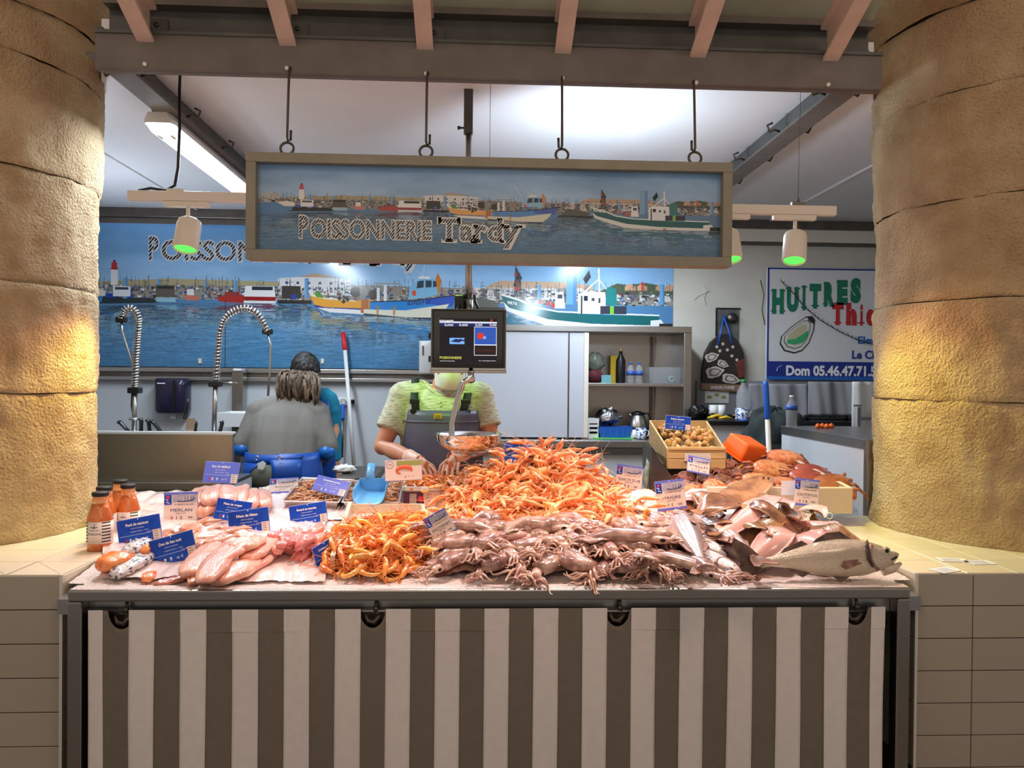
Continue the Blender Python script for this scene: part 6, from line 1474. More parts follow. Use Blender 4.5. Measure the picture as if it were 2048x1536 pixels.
def proto(mb, mats, name, label, cat, group=None, **k):
    o = obj(name, mb, mats, None, **k); return tag(o, label, cat, group)
class UsePool:
    """hands out copies of a few prototypes, moving each prototype itself the first time"""
    def __init__(s, protos): s.p = [freeze(p) for p in protos]; s.u = set()
    def put(s, i, *a, **k):
        p = s.p[i % len(s.p)]; first = p.name not in s.u; s.u.add(p.name)
        return put(p, *a, first=first, **k)
    def clean(s):
        for p in s.p:
            if p.name not in s.u:
                for c in list(p.children): bpy.data.objects.remove(c)
                bpy.data.objects.remove(p)

# ------------------------------------------------------------------ langoustines
def make_lang(seed, curl):
    r = random.Random(seed); m = MB()
    # carapace + tail along -x..+x, head at +x; length about .17
    pts, rad = [], []
    prof = [(.00, .005), (.012, .0125), (.03, .0165), (.05, .018), (.066, .0165), (.070, .0135)]
    for x, q in prof: pts.append(Vector((.085-x, 0, .014))); rad.append((q, q*.95))
    base = Vector((.015, 0, .014)); a = 0; p = base.copy(); segs = 6; n = 0
    for i in range(segs):
        L = .0135-.0008*i; a += curl*.9; dr = Vector((-math.cos(a), 0, -math.sin(a)))
        q = .0158-.0012*i
        pts.append(p+dr*.001); rad.append((q*.86, q*.82)); pts.append(p+dr*L*.45); rad.append((q*1.06, q*1.0)); pts.append(p+dr*L*.9); rad.append((q*1.0, q*.95)); p = p+dr*L
    pts.append(p+dr*.004); rad.append((.004, .004))
    # y-major radii: tube's first radius lies along t x z = +-y
    m.tube(pts, rad, 10)
    m.tube([(.083, 0, .020), (.098, 0, .024), (.108, 0, .028)], [.004, .0028, .0008], 6)
    body = proto(m, M_['lang'], 'langoustine', 'orange whole langoustine in the tall heap', 'langoustine', 'langoustines in the tall heap')
    e = MB()
    for s_ in (-1, 1): e.ball((.084, s_*.009, .022), .0036, 8, 6)
    obj('eye', e, M_['eyek'], body, True)
    f = MB()
    for s_ in (-2, -1, 0, 1, 2):
        d = Vector((dr.x, s_*.38, dr.z)).normalized(); f.tube([p, p+d*.012, p+d*.026], [(.003, .0015), (.007, .0016), (.006, .001)], 6)
    obj('tail_fan', f, M_['lang'], body, True)
    for s_ in (-1, 1):
        c = MB(); k1 = r.uniform(.012, .030); dz = r.uniform(-.004, .016); w_ = r.uniform(.8, 1.15)
        q = [(.066, s_*.012, .010), (.086, s_*(.020+k1*.4), .012+dz*.3), (.108, s_*(.018+k1), .014+dz*.6), (.125, s_*(.016+k1), .014+dz), (.150, s_*(.012+k1*.8), .014+dz), (.178, s_*(.008+k1*.6), .012+dz)]
        c.tube(q, [.0050, .0048, .0054, .0092*w_, .0080*w_, .0018], 7)
        c.tube([q[4], (q[5][0]-.006, q[5][1]+s_*.008, q[5][2]+.002)], [.004, .001], 5)
        obj('claw', c, M_['langc'], body, True)
    L = MB()
    for s_ in (-1, 1):
        for i in range(4):
            x = .066-.013*i; k1 = r.uniform(-.012, .012); L.tube([(x, s_*.010, .008), (x+k1*.5, s_*.028, .014+r.uniform(-.006, .008)), (x+k1, s_*.044, -.002+r.uniform(-.006, .01)), (x+k1*1.6+.006, s_*.056, -.010)], [.0022, .0020, .0016, .0007], 5)
        L.tube([(.090, s_*.006, .018), (.13, s_*.02, .032), (.18, s_*.045+r.uniform(-.02, .02), .030), (.22, s_*.06+r.uniform(-.03, .03), .018)], [.0011, .0009, .0007, .0004], 4)
    obj('legs', L, M_['langc'], body, True)
    return body
lp = UsePool([make_lang(i, c) for i, c in enumerate((.02, .16, .30, .42, .08, .24))])
hc_ = PS(1068, 1022); H1 = Heap(hc_.x+.02, 3.42, .47, .41, .285, .95)
H1b = (PS(1180, 1050).x, 3.2)
def h1z(x, y):
    z = H1.z(x, y)-.012
    d = math.hypot((x-H1b[0])/.36, (y-H1b[1])/.26)
    return max(z, surf(y)+.10*max(0, 1-d))
def heap_n(fn, x, y):
    e = .012; return Vector((-(fn(x+e, y)-fn(x-e, y))/(2*e), -(fn(x, y+e)-fn(x, y-e))/(2*e), 1)).normalized()
core = MB().grid(60, 60, lambda u, v: (H1.c[0]-.6+1.2*u, 2.95+.95*v, h1z(H1.c[0]-.6+1.2*u, 2.95+.95*v)-.020))
M_['langd'] = mat('deep_langoustine', S(214,92,30), .5, col2=S(246,150,80), scale=40, bump=1, bscale=50)
cq = obj('langoustine_pack', core, M_['langd']); tag(cq, 'orange langoustine shells packed deep inside the tall heap', 'langoustines', None, 'stuff')
rl_ = random.Random(11); n = 0; pts_ = []; tries = 0
while n < 215 and tries < 9000:
    tries += 1
    a = rl_.uniform(0, 2*PI); d = math.sqrt(rl_.random())*.98; x = H1.c[0]+d*math.cos(a)*H1.r[0]; y = H1.c[1]+d*math.sin(a)*H1.r[1]
    if n > 170: x = H1b[0]+rl_.uniform(-.3, .30); y = H1b[1]+rl_.uniform(-.2, .14)
    if y > H1.c[1]+.16: continue
    if min([math.hypot(x-p[0], y-p[1]) for p in pts_] or [1]) < .024: continue
    z = h1z(x, y); qx, qy = proj((x, y, z))
    if (qx < 940-max(0, qy-960)*.9 and qy < 1012) or (qx > 1215 and qy < 1000): continue
    pts_.append((x, y)); nn = heap_n(h1z, x, y)
    a2 = rl_.uniform(0, 2*PI); t = Vector((math.cos(a2), math.sin(a2), 0)); t = (t-nn*t.dot(nn)).normalized(); t = (t+nn*rl_.uniform(-.15, .26)).normalized()
    lp.put(n, Vector((x, y, z+rl_.uniform(-.008, .012))), t, nn, rl_.uniform(.98, 1.24), roll=rl_.choice([0, 0, 0, PI, .8, -.8, 1.5])+rl_.uniform(-.3, .3)); n += 1
# a few on top that break the outline
for px, py, Y, d in ((1072, 916, 3.42, (.5, -.4, .45)), (1128, 925, 3.40, (.9, -.1, .35)), (1052, 922, 3.42, (-.9, -.2, .3)), (1034, 935, 3.38, (-.8, -.5, .35)), (1000, 945, 3.36, (-.9, -.4, .1)), (978, 956, 3.34, (.2, -1, .15)), (1150, 940, 3.38, (.7, -.4, -.2)), (1180, 965, 3.34, (.8, -.5, -.2)), (1098, 930, 3.36, (.1, -1, .3)), (1060, 950, 3.28, (.3, -1, -.1)), (1180, 1000, 3.2, (.6, -1, -.1))):
    lp.put(n, P(px, py+8, Y), d, (0, -.3, 1), rl_.uniform(.9, 1.1), roll=rl_.uniform(-1, 1)); n += 1
lp.clean()

# ------------------------------------------------------------------ cooked prawns
def make_prawn(seed, curl, s=1.0, mt='prawn', fe='prawnf', name='prawn', label='', cat='prawn', group='', feel=True):
    r = random.Random(seed); m = MB(); pts = []; rad = []; a = -curl*.5; p = Vector((.034, 0, .010))
    rr = [.0008, .0026, .0046, .0062, .0072, .0076, .0074, .0060, .0068, .0056, .0063, .0051, .0057, .0046, .0050, .0039, .0042, .0030, .0030, .0016]
    for i, q in enumerate(rr):
        pts.append(p.copy()); rad.append((q*.88, q*1.06)); a += curl*(.03 if i < 7 else .17); st2 = .0062 if i < 7 else .0040; p = p+Vector((-math.cos(a)*st2, 0, -math.sin(a)*st2))
    m.tube(pts, rad, 8)
    o = proto(m, M_[mt], name, label, cat, group)
    t = MB()
    for s_ in (-1, 0, 1): t.tube([pts[-1], pts[-1]+Vector((-.010*math.cos(a), s_*.005, -.010*math.sin(a))), pts[-1]+Vector((-.018*math.cos(a), s_*.008, -.018*math.sin(a)))], [.0015, .0038, .002], 5, flat=.3)
    obj('tail_fan', t, M_[mt], o, True)
    if feel:
        f = MB()
        for i in range(5):
            for s_ in (-1, 1): k1 = pts[3+i]; f.tube([k1+Vector((0, s_*.004, -.004)), k1+Vector((.002+r.uniform(-.004, .006), s_*.010, -.014)), k1+Vector((.008, s_*.010, -.022))], [.0012, .001, .0005], 4)
        for s_ in (-1, 1): f.tube([pts[0], pts[0]+Vector((.03, s_*.012, .012)), pts[0]+Vector((.06, s_*.02+r.uniform(-.02, .02), r.uniform(-.005, .02)))], [.0009, .0007, .0004], 4)
        f.tube([pts[1]+Vector((0, 0, .004)), pts[0]+Vector((.012, 0, .004))], [.002, .0006], 5)
        obj('feelers', f, M_[fe], o, True)
        e = MB(); [e.ball(pts[1]+Vector((.003, s_*.0045, .003)), .0018, 6, 5) for s_ in (-1, 1)]; obj('eye', e, M_['eyek'], o, True)
    return o
pp = UsePool([make_prawn(i, c, label='cooked orange prawn in the heap beside the squid', group='cooked prawns in the big tray') for i, c in enumerate((.9, 1.25, 1.5, .5, 1.1))])
pc_ = PS(765, 1100); 
# the tray is a shallow box lined with paper
ta, tb2, tc_, td = PS(665, 1145), PS(868, 1140), PS(845, 1030), PS(700, 1030)
tw_ = thing('prawn_tray', 'paper-lined polystyrene tray under the heap of orange prawns', 'tray', pc_)
def quad_wall(p, q, h, m_, nm):
    d = (q-p).normalized(); nrm_ = Vector((-d.y, d.x, 0)).normalized()*.008
    v = []
    for z_ in (0, h):
        for b_ in (p-nrm_, q-nrm_, q+nrm_, p+nrm_): v.append((b_.x, b_.y, b_.z+z_))
    obj(nm, MB().add(v, [(0,3,2,1),(4,5,6,7),(0,1,5,4),(1,2,6,5),(2,3,7,6),(3,0,4,7)]), m_, tw_)
M_['foam'] = mat('foam_box', S(212,194,166), .7, bump=.1, bscale=120)
quad_wall(ta, td, .06, M_['foam'], 'side_wall'); quad_wall(td, tc_, .05, M_['foam'], 'back_wall'); quad_wall(tc_, tb2, .05, M_['foam'], 'side_wall')
H2 = lambda x, y: surf(y)+.012+.068*max(0, 1-math.hypot((x-pc_.x-.005)/.225, (y-2.905)/.30)**2.2)
obj('lining', MB().grid(30, 30, lambda u, v: (pc_.x+(.47*u-.235)*math.sin(PI*(.12+.76*v)), 2.635+.50*v, H2(pc_.x+(.47*u-.235)*math.sin(PI*(.12+.76*v)), 2.635+.50*v)-.010)), mat('prawn_bed', S(206,122,54), .5, bump=1, bscale=60), tw_)
n = 0; pts_ = []; tries = 0
while n < 210 and tries < 20000:
    tries += 1; x = pc_.x+rl_.uniform(-.235, .235); y = 2.905+rl_.uniform(-.285, .285)
    if math.hypot((x-pc_.x)/.235, (y-2.905)/.285) > 1 or min([math.hypot(x-p[0], y-p[1]) for p in pts_] or [1]) < .0185: continue
    pts_.append((x, y)); nn = heap_n(H2, x, y); a2 = rl_.uniform(0, 2*PI); t = Vector((math.cos(a2), math.sin(a2), 0)); t = (t-nn*t.dot(nn)).normalized()+nn*rl_.uniform(-.1, .3)
    pp.put(n, Vector((x, y, H2(x, y)+rl_.uniform(-.002, .012))), t, nn, rl_.uniform(1.3, 1.7), roll=rl_.choice([PI/2, -PI/2, PI/2, -PI/2, 0])+rl_.uniform(-.4, .4)); n += 1
pp.clean()

# ------------------------------------------------------------------ prawn box the seller is filling
qa, qb = PS(806, 1016), PS(932, 1016)
bxY0, bxY1 = qa.y, qa.y+.26; bz0 = surf(bxY0)+.004; bz1 = P(870, 974, bxY0).z
bx = thing('prawn_box', 'white lidded-rim box of prawns with a printed band and a bar-code label', 'box', ((qa.x+qb.x)/2, (bxY0+bxY1)/2, bz0))
mb = tub(MB(), qa.x+.006, qb.x-.004, bxY0, bxY1, bz0, bz1, .005, .012); obj('body', mb, M_['white'], bx)
rim = MB()
for a, b in (((qa.x-.004, bxY0-.010, bz1-.016), (qb.x+.006, bxY0+.004, bz1+.002)), ((qa.x-.004, bxY1-.004, bz1-.016), (qb.x+.006, bxY1+.010, bz1+.002)), ((qa.x-.004, bxY0, bz1-.016), (qa.x+.010, bxY1, bz1+.002)), ((qb.x-.008, bxY0, bz1-.016), (qb.x+.006, bxY1, bz1+.002))): rim.box(a, b)
obj('rim', rim, M_['white'], bx, bevel=.003)
def fr_(px, py): c = P(px, py, bxY0-.001); return c
def bxp(x0, y0, x1, y1, m_, nm, d=1):
    a, b = P(x0, y1, bxY0-.001), P(x1, y0, bxY0-.001); obj(nm, MB().box((a.x, bxY0-.0012*d-.001, a.z), (b.x, bxY0+.008, b.z)), m_, bx)
bxp(807, 984, 848, 1013, mat('plum_print', S(92,38,60), .4), 'printed_band'); bxp(819, 987, 833, 1008, mat('grey_print_block', S(170,150,136), .4), 'printed_block', 2)
c = fr_(842, 998); obj('prawn_logo', MB().ball((c.x, bxY0-.004, c.z), (.016, .002, .014), 12, 8), M_['ink_r'], bx)
bxp(848, 984, 930, 1013, mat('label_paper', S(240,196,176), .5), 'paper_label', 2)
rb = random.Random(4); x = 880.
while x < 906: w_ = rb.uniform(.5, 1.3); bxp(x, 987, x+w_, 994, M_['ink_k'], 'bar', 3); x += w_+rb.uniform(.6, 1.4)
m = MB(); 
for i, (tx, px, py) in enumerate((('REF 17', 853, 990), ('LOT 44', 853, 996), ('1 kg', 855, 1001), ('CUIT', 887, 999))): a = fr_(px, py); add_text(m, tx, a.x, a.z, .006, bxY0-.006, 0, align='LEFT')
obj('lettering', m, M_['ink_k'], bx)
obj('lid_edge', MB().box((qb.x-.012, bxY0+.05, bz1), (qb.x+.010, bxY0+.20, bz1+.07)), M_['cream'], bx, bevel=.004)
H3 = lambda x, y: bz1-.012+.028*max(0, 1-math.hypot((x-(qa.x+qb.x)/2)/.16, (y-bxY0-.14)/.14)**2)
pp = UsePool([make_prawn(i+20, c, label='cooked prawn in the white box under the seller\'s hands', group='cooked prawns in the white box') for i, c in enumerate((1.0, 1.3, .6))])
n = 0
for j in range(9):
    for i in range(11):
        x = qa.x+.022+(qb.x-qa.x-.044)*i/10+rl_.uniform(-.006, .006); y = bxY0+.016+.225*j/8+rl_.uniform(-.006, .006); a2 = rl_.uniform(0, 2*PI)
        pp.put(n, Vector((x, y, H3(x, y)+rl_.uniform(-.004, .014))), (math.cos(a2), math.sin(a2), rl_.uniform(-.1, .2)), (0, 0, 1), rl_.uniform(.9, 1.15), roll=rl_.choice([PI/2, -PI/2])+rl_.uniform(-.4, .4)); n += 1
pp.clean()
obj('filling', MB().box((qa.x+.02, bxY0+.02, bz0+.01), (qb.x-.02, bxY1-.02, bz1-.016)), M_['langd'], bx)

# ------------------------------------------------------------------ two steel trays of small shrimps and the blue scoop
M_['trayst'] = mat('dull_tray_steel', S(206,190,184), .35, .7)
def tray_at(pxs, label, group, seed, skip=None):
    a, b, c_, d = [PS(x, y, .0) for x, y in pxs]      # front-left, front-right, back-right, back-left
    cen = (a+b+c_+d)/4; t = thing('steel_tray', label, 'tray', cen)
    def ring(s_, h): return [tuple(cen+(p-cen)*s_+Vector((0, 0, h))) for p in (a, b, c_, d)]
    r0, r1, r2, r3, r4 = ring(.90, .004), ring(1.0, .040), ring(1.06, .041), ring(1.055, .044), ring(.985, .043)
    r5 = ring(.89, .008); m = MB(); f = [(3, 2, 1, 0)]
    for k_ in range(5):
        for q in range(4): f.append((k_*4+q, k_*4+(q+1) % 4, k_*4+4+(q+1) % 4, k_*4+4+q))
    f.append((20, 21, 22, 23)); m.add(r0+r1+r2+r3+r4+r5, f); obj('body', m, M_['trayst'], t, bevel=.003)
    bed = ring(.95, .026); obj('shrimp_layer', MB().add(bed, [(0, 1, 2, 3)]), mat('shrimp_bed', S(150,90,54), .6, bump=1, bscale=90), t)
    rr = random.Random(seed); pool = UsePool([make_prawn(seed+i, c3, mt='shr', name='small_shrimp', label='small brown shrimp in '+group, cat='shrimp', group='small brown shrimps in '+group, feel=False) for i, c3 in enumerate((1.0, 1.4, .7))])
    n = 0; pts_ = []; tr_ = 0
    while n < 150 and tr_ < 6000:
        tr_ += 1; u, v = rr.uniform(.06, .94), rr.uniform(.05, .95); p = (a.lerp(b, u)).lerp(d.lerp(c_, u), v); p = cen+(p-cen)*.95
        if min([math.hypot(p.x-q[0], p.y-q[1]) for q in pts_] or [1]) < .0125: continue
        pts_.append((p.x, p.y)); a2 = rr.uniform(0, 2*PI); pool.put(n, p+Vector((0, 0, .032+rr.uniform(-.003, .008)+.012*math.sin(v*PI))), (math.cos(a2), math.sin(a2), rr.uniform(-.1, .15)), (0, 0, 1), rr.uniform(.50, .68), roll=rr.choice([PI/2, -PI/2])+rr.uniform(-.3, .3)); n += 1
    pool.clean(); return t
tray_at([(566, 1020), (676, 1022), (706, 976), (605, 972)], 'steel tray of small brown shrimps under the violet card', 'the tray under the violet card', 31)
tray_at([(686, 1022), (797, 1022), (806, 976), (704, 978)], 'steel tray of small brown shrimps holding the blue scoop', 'the tray with the blue scoop', 47)
s0 = PS(740, 1002, .05); scp = thing('scoop', 'light blue plastic scoop resting on the right tray of shrimps', 'scoop', s0)
M_['scoop'] = mat('sky_blue_plastic', S(104,176,226), .35)
k_ = s0.y/FPX; T = Matrix.Translation(s0) @ Matrix.Rotation(R(-4), 4, 'Z') @ Matrix.Rotation(R(14), 4, 'X')
def scf(u, v):      # u around the trough, v from the mouth to the back
    a = (u-.5)*PI*1.12; w_ = (32-3*v)*k_; x = w_*math.copysign(abs(math.sin(a))**.6, math.sin(a)); z = .062*(1-abs(math.cos(a))**.55) if abs(a) < PI/2 else .062
    y = -.055+.17*v+(.055*(z/.062)*(1-v)); return (x, y, z+.002)
m = MB().grid(25, 8, scf, M=T); obj('trough', m, M_['scoop'], scp, solid=.0025)
bk = [tuple(T @ Vector(scf(i/24, 1))) for i in range(25)]; obj('back_wall', MB().add(bk, [tuple(range(25))]), M_['scoop'], scp, solid=.0025)
obj('handle', MB().tube([T @ Vector((-.02, .115, .062)), T @ Vector((-.025, .15, .085)), T @ Vector((-.03, .20, .10))], [(.022, .008), (.018, .010), (.020, .010)], 14), M_['scoop'], scp)

# ------------------------------------------------------------------ squid
def make_squid(seed, length=.17, bend=.2, flat=.7):
    r = random.Random(seed); m = MB(); pts = []; rad = []; n = 12
    for i in range(n):
        t = i/(n-1); x = -length/2+length*t; q = .036*min(1, (t*2.2+.02)**.7)*(1-.12*max(0, t-.8)/.2)
        pts.append((x, bend*.10*math.sin(t*PI), q*flat+.002)); rad.append((q, q*flat))
    m.tube(pts, rad, 14, caps=True)
    o = proto(m, M_['squid'], 'squid', '', 'squid', 'squid heaped at the front of the counter')
    for s_ in (-1, 1):
        f = MB(); v = []
        for i in range(7):
            t = i/6; x = -length/2+.004+length*.5*t; y0 = bend*.10*math.sin((x/length+.5)*PI); w_ = .040*math.sin(PI*min(1, t*.95+.05))**.8
            v += [(x, y0+s_*.012, .022), (x-.006, y0+s_*(.020+w_), .016+.006*math.sin(i*1.7+seed))]
        f.add(v, [(2*i, 2*i+1, 2*i+3, 2*i+2) for i in range(6)], 0, True); obj('fin', f, M_['squid'], o, True, solid=.004)
    h = MB(); hx = length/2; h.tube([(hx-.01, 0, .018), (hx+.014, 0, .017), (hx+.032, 0, .015), (hx+.046, 0, .012)], [(.016, .013), (.021, .016), (.019, .014), (.012, .010)], 12)
    ho = obj('head', h, M_['squidp'], o, True)
    e = MB(); [e.ball((hx+.020, s_*.020, .020), (.007, .004, .007), 8, 6) for s_ in (-1, 1)]; obj('eye', e, M_['eyek'], ho, True)
    for i in range(8):
        a = (i-3.5)*.24+r.uniform(-.1, .1); L = r.uniform(.06, .10); c = r.uniform(-1.6, 1.6); d = a; p = Vector((hx+.040, (i-3.5)*.0035, .012)); q = [p]; ln = 7
        for j in range(ln): d += c/ln*(j/3); p = p+Vector((math.cos(d), math.sin(d), 0))*L/ln; p.z = .012+.010*math.sin(j*.9+i)*(1 if j < 6 else .3)+.004*(i % 3); q.append(p.copy())
        t = MB(); t.tube(q, [.0058, .0056, .0052, .0046, .0040, .0032, .0024, .0012], 7); obj('tentacle', t, M_['squidp'], o, True)
    return o
sq = UsePool([make_squid(1, .17, .3), make_squid(2, .15, -.5, .6), make_squid(3, .21, .2, .6), make_squid(4, .13, .6, .8), make_squid(5, .16, -.2, .7)])
def HS(x, y):
    a, b = PS(868, 1130), PS(1400, 1130); e = min(max((x-a.x)/.10, 0), 1)*min(max((b.x+.03-x)/.12, 0), 1)
    f = min(max((y-2.60)/.12, 0), 1)**.7*min(max((3.10-y)/.10, 0.25), 1); return surf(y)+.062*min(1, e)**.7*f
sqx0, sqx1 = PS(880, 1130).x, PS(1385, 1140).x
core = MB().grid(70, 34, lambda u, v: (sqx0-.02+(sqx1-sqx0+.04)*u, 2.64+.46*v, HS(sqx0-.02+(sqx1-sqx0+.04)*u, 2.64+.46*v)-.012+.008*noise.noise(Vector((u*30, v*14, 0)))))
cq = obj('squid_pack', core, M_['squid']); tag(cq, 'wet brown squid packed underneath the front heap', 'squid', None, 'stuff')
rs_ = random.Random(5); n = 0
rows = [(2.675, 13, .0), (2.745, 12, .008), (2.82, 12, .014), (2.90, 11, .016), (2.98, 10, .016)]
for y, k_n, dz in rows:
    for i in range(k_n):
        x = sqx0+(sqx1-sqx0)*(i+.5)/k_n+rs_.uniform(-.03, .03); yy = y+rs_.uniform(-.02, .02)
        a2 = rs_.choice([-.4, .3, -1.2, -1.9, 2.8, -2.6, -.9, -1.5])+rs_.uniform(-.5, .5); z = HS(x, yy)+dz*.6
        rk = k_n-1-i if i > k_n//2 else i; o_ = ['first', 'second', 'third', 'fourth', 'fifth', 'sixth', 'seventh'][rk]; sd2 = 'silver fish end' if i > k_n//2 else 'prawn tray end'
        nn = heap_n(HS, x, yy); nn = (nn+Vector((0, 0, 1.2))).normalized(); t = Vector((math.cos(a2), math.sin(a2), 0)); t = (t-nn*t.dot(nn)).normalized()
        row = ['front', 'second', 'middle', 'fourth', 'rear'][rows.index((y, k_n, dz))]
        sq.put(n*3+i, Vector((x, yy, z-.010)), t, nn, rs_.uniform(.85, 1.12), label='brown glistening squid in the %s row of the heap, %s from the %s' % (row, o_, sd2), group='squid heaped at the front of the counter', roll=rs_.uniform(-.3, .3)); n += 1
for px, py, d, s_ in ((1060, 1062, (1, .15, .02), (1.5, .95, .95)), (940, 1060, (-1, .1, .05), (1.3, .9, .9)), (1230, 1082, (1, -.06, .0), (1.6, 1.05, 1.0)), (1330, 1080, (-1, .2, .0), (1.3, 1, 1)), (1340, 1125, (.75, -.7, -.05), (1.3, .9, .9)), (1375, 1140, (.6, -.8, 0), (1.2, .8, .8))):
    sq.put(n, PS(px, py+6, .095), d, (0, 0, 1), s_, label={1060: 'long squid along the heap top, below the middle of the langoustines', 940: 'long squid along the heap top next to the ENCORNET card', 1230: 'longest purple-brown squid along the heap top, right of centre', 1330: 'long squid at the heap top by the first silver fish', 1340: 'long squid slanting down beside the bare ice, inner one', 1375: 'long squid slanting down beside the bare ice, nearest the front rail'}[px], group='squid heaped at the front of the counter' ); n += 1
sq.clean()

# ------------------------------------------------------------------ fish
def make_fish(length, deep, thick, mt, name, label, cat, group=None, bend=0.0, big=False, belly=0.0, eye_s=1.0, FM=None, tw=1.0):
    """lies on its side: x along the body (head +x), y = back (+) to belly (-), z = thickness"""
    n = 26 if big else 16; seg = 24 if big else 14; rings = []
    def env(t):        # 0 snout .. 1 tail root
        up = np.interp(t, [0, .04, .12, .25, .42, .6, .8, .93, 1], [.05, .30, .62, .92, 1.0, .84, .46, .24, .26]); dn = np.interp(t, [0, .04, .12, .25, .42, .6, .8, .93, 1], [.10, .34, .66, .92, 1.0, .82, .40, .22, .26]); th = np.interp(t, [0, .04, .12, .25, .42, .6, .8, .93, 1], [.12, .40, .78, 1, .98, .78, .42, .18, .10]); return up, dn, th
    for i in range(n):
        t = i/(n-1); up, dn, th = env(t); x = length*(.46-.84*t); by = bend*length*(t-.4)**2
        ring = []
        for k in range(seg):
            a = 2*PI*k/seg; c, s_ = math.cos(a), math.sin(a)
            ring.append((x, by+(up if c > 0 else dn)*deep/2*c*(1 if c > 0 else 1+belly), th*thick/2*math.copysign(abs(s_)**.85, s_)+thick*.48))
        rings.append(ring)
    m = MB().loft(rings); o = proto(m, mt, name, label, cat, group)
    zc_ = thick*.48
    def fin(pts, nm, rays=True, z=0, mtf=None, th=.0022):
        f = MB(); k = len(pts); v = [(x, y, zc_+z-th/2) for x, y in pts]+[(x, y, zc_+z+th/2) for x, y in pts]
        f.add(v, [tuple(range(k)), tuple(range(2*k-1, k-1, -1))]+[(i, k+i, k+(i+1) % k, (i+1) % k) for i in range(k)]); return obj(nm, f, mtf or FM or M_['fin'], o, True)
    tx = length*(.46-.84); by = bend*length*.36; D = deep*tw
    tf = fin([(tx+.02*length, by+.10*D), (tx-.05*length, by+.36*D), (tx-.14*length, by+.56*D), (tx-.155*length, by+.40*D), (tx-.11*length, by+.05*D), (tx-.15*length, by-.36*D), (tx-.135*length, by-.54*D), (tx-.05*length, by-.34*D), (tx+.02*length, by-.10*D)], 'tail_fin')
    rays = MB()
    for j in range(13):
        q = (j-6)/6; rays.tube([(tx+.01*length, by+q*.09*D, zc_+.0022), (tx-.06*length, by+q*.30*D, zc_+.0028), (tx-.125*length, by+q*.48*D, zc_+.0018)], [.0009, .0010, .0004], 4)
    obj('fin_rays', rays, M_['fin'], tf, True); D = deep
    def top(x): t = (.46-x/length)/.84; return env(t)[0]*D/2+bend*length*(t-.4)**2
    def bot(x): t = (.46-x/length)/.84; return -env(t)[1]*D/2*(1+belly)+bend*length*(t-.4)**2
    L = length
    df = [(L*.20, top(L*.20)-.002), (L*.13, top(L*.13)+.20*D), (L*.05, top(L*.05)+.20*D), (-L*.02, top(-L*.02)+.08*D), (-L*.05, top(-L*.05)-.002)]; fin(df, 'dorsal_fin')
    fin([(-L*.07, top(-L*.07)-.002), (-L*.11, top(-L*.11)+.15*D), (-L*.22, top(-L*.22)+.10*D), (-L*.25, top(-L*.25)-.002)], 'dorsal_fin')
    fin([(-L*.08, bot(-L*.08)+.002), (-L*.13, bot(-L*.13)-.16*D), (-L*.21, bot(-L*.21)-.08*D), (-L*.22, bot(-L*.22)+.002)], 'anal_fin')
    fin([(L*.16, bot(L*.16)+.002), (L*.10, bot(L*.10)-.14*D), (L*.05, bot(L*.05)+.0)], 'pelvic_fin')
    pf = MB(); zt_ = thick*.97; pf.add([(L*.20, -.08*D, zt_-.002), (L*.205, -.20*D, zt_-.004), (L*.10, -.34*D, zt_-.003), (L*.07, -.24*D, zt_+.001), (L*.09, -.12*D, zt_+.002)], [(0, 1, 2, 3, 4)]); obj('pectoral_fin', pf, M_['fin'], o, True, solid=.002)
    ex, ey = L*.372, .12*D; te = (.46-.372)/.84; ez = zc_+env(te)[2]*thick/2*.90
    e = MB().ball((ex, ey, ez), (.017*L*eye_s, .017*L*eye_s, .008*L), 14, 8); eo = obj('eye', e, M_['eyer'], o, True); obj('pupil', MB().ball((ex, ey, ez+.004*L), (.010*L*eye_s, .010*L*eye_s, .006*L), 12, 7), M_['eyek'], eo, True)
    g = MB(); g.tube([(L*.285, .30*D, zc_+thick*.36), (L*.262, .12*D, zc_+thick*.455), (L*.258, -.08*D, zc_+thick*.465), (L*.275, -.26*D, zc_+thick*.40), (L*.31, -.38*D, zc_+thick*.27)], .0035*L/.3, 6, flat=.6); obj('gill_edge', g, M_['fin'], o, True)
    mo = MB(); mo.tube([(L*.46, -.02*D, zc_+.01*thick), (L*.44, -.06*D, zc_+thick*.14), (L*.40, -.12*D, zc_+thick*.30)], [.0022*L/.3, .0026*L/.3, .0012*L/.3], 6); obj('mouth', mo, M_['eyek'], o, True)
    return o
fp = UsePool([make_fish(.34, .085, .055, M_['silver'], 'meagre', '', 'fish', 'silver meagre beside the squid', b) for b in (.0, .25, -.22)])
def fish(i, px0, py0, px1, py1, h, s, label, pool=None, roll=0, hh=None):
    """tail at the first picture point, head at the second, h above the bed"""
    a, b = PS(px0, py0, h), PS(px1, py1, h if hh is None else hh); d = b-a; L = d.length/.34/.92
    return (pool or fp).put(i, a.lerp(b, .46)+Vector((0, 0, -.02)), d, (0, -.25, 1), (L, s, s), label, roll=roll)
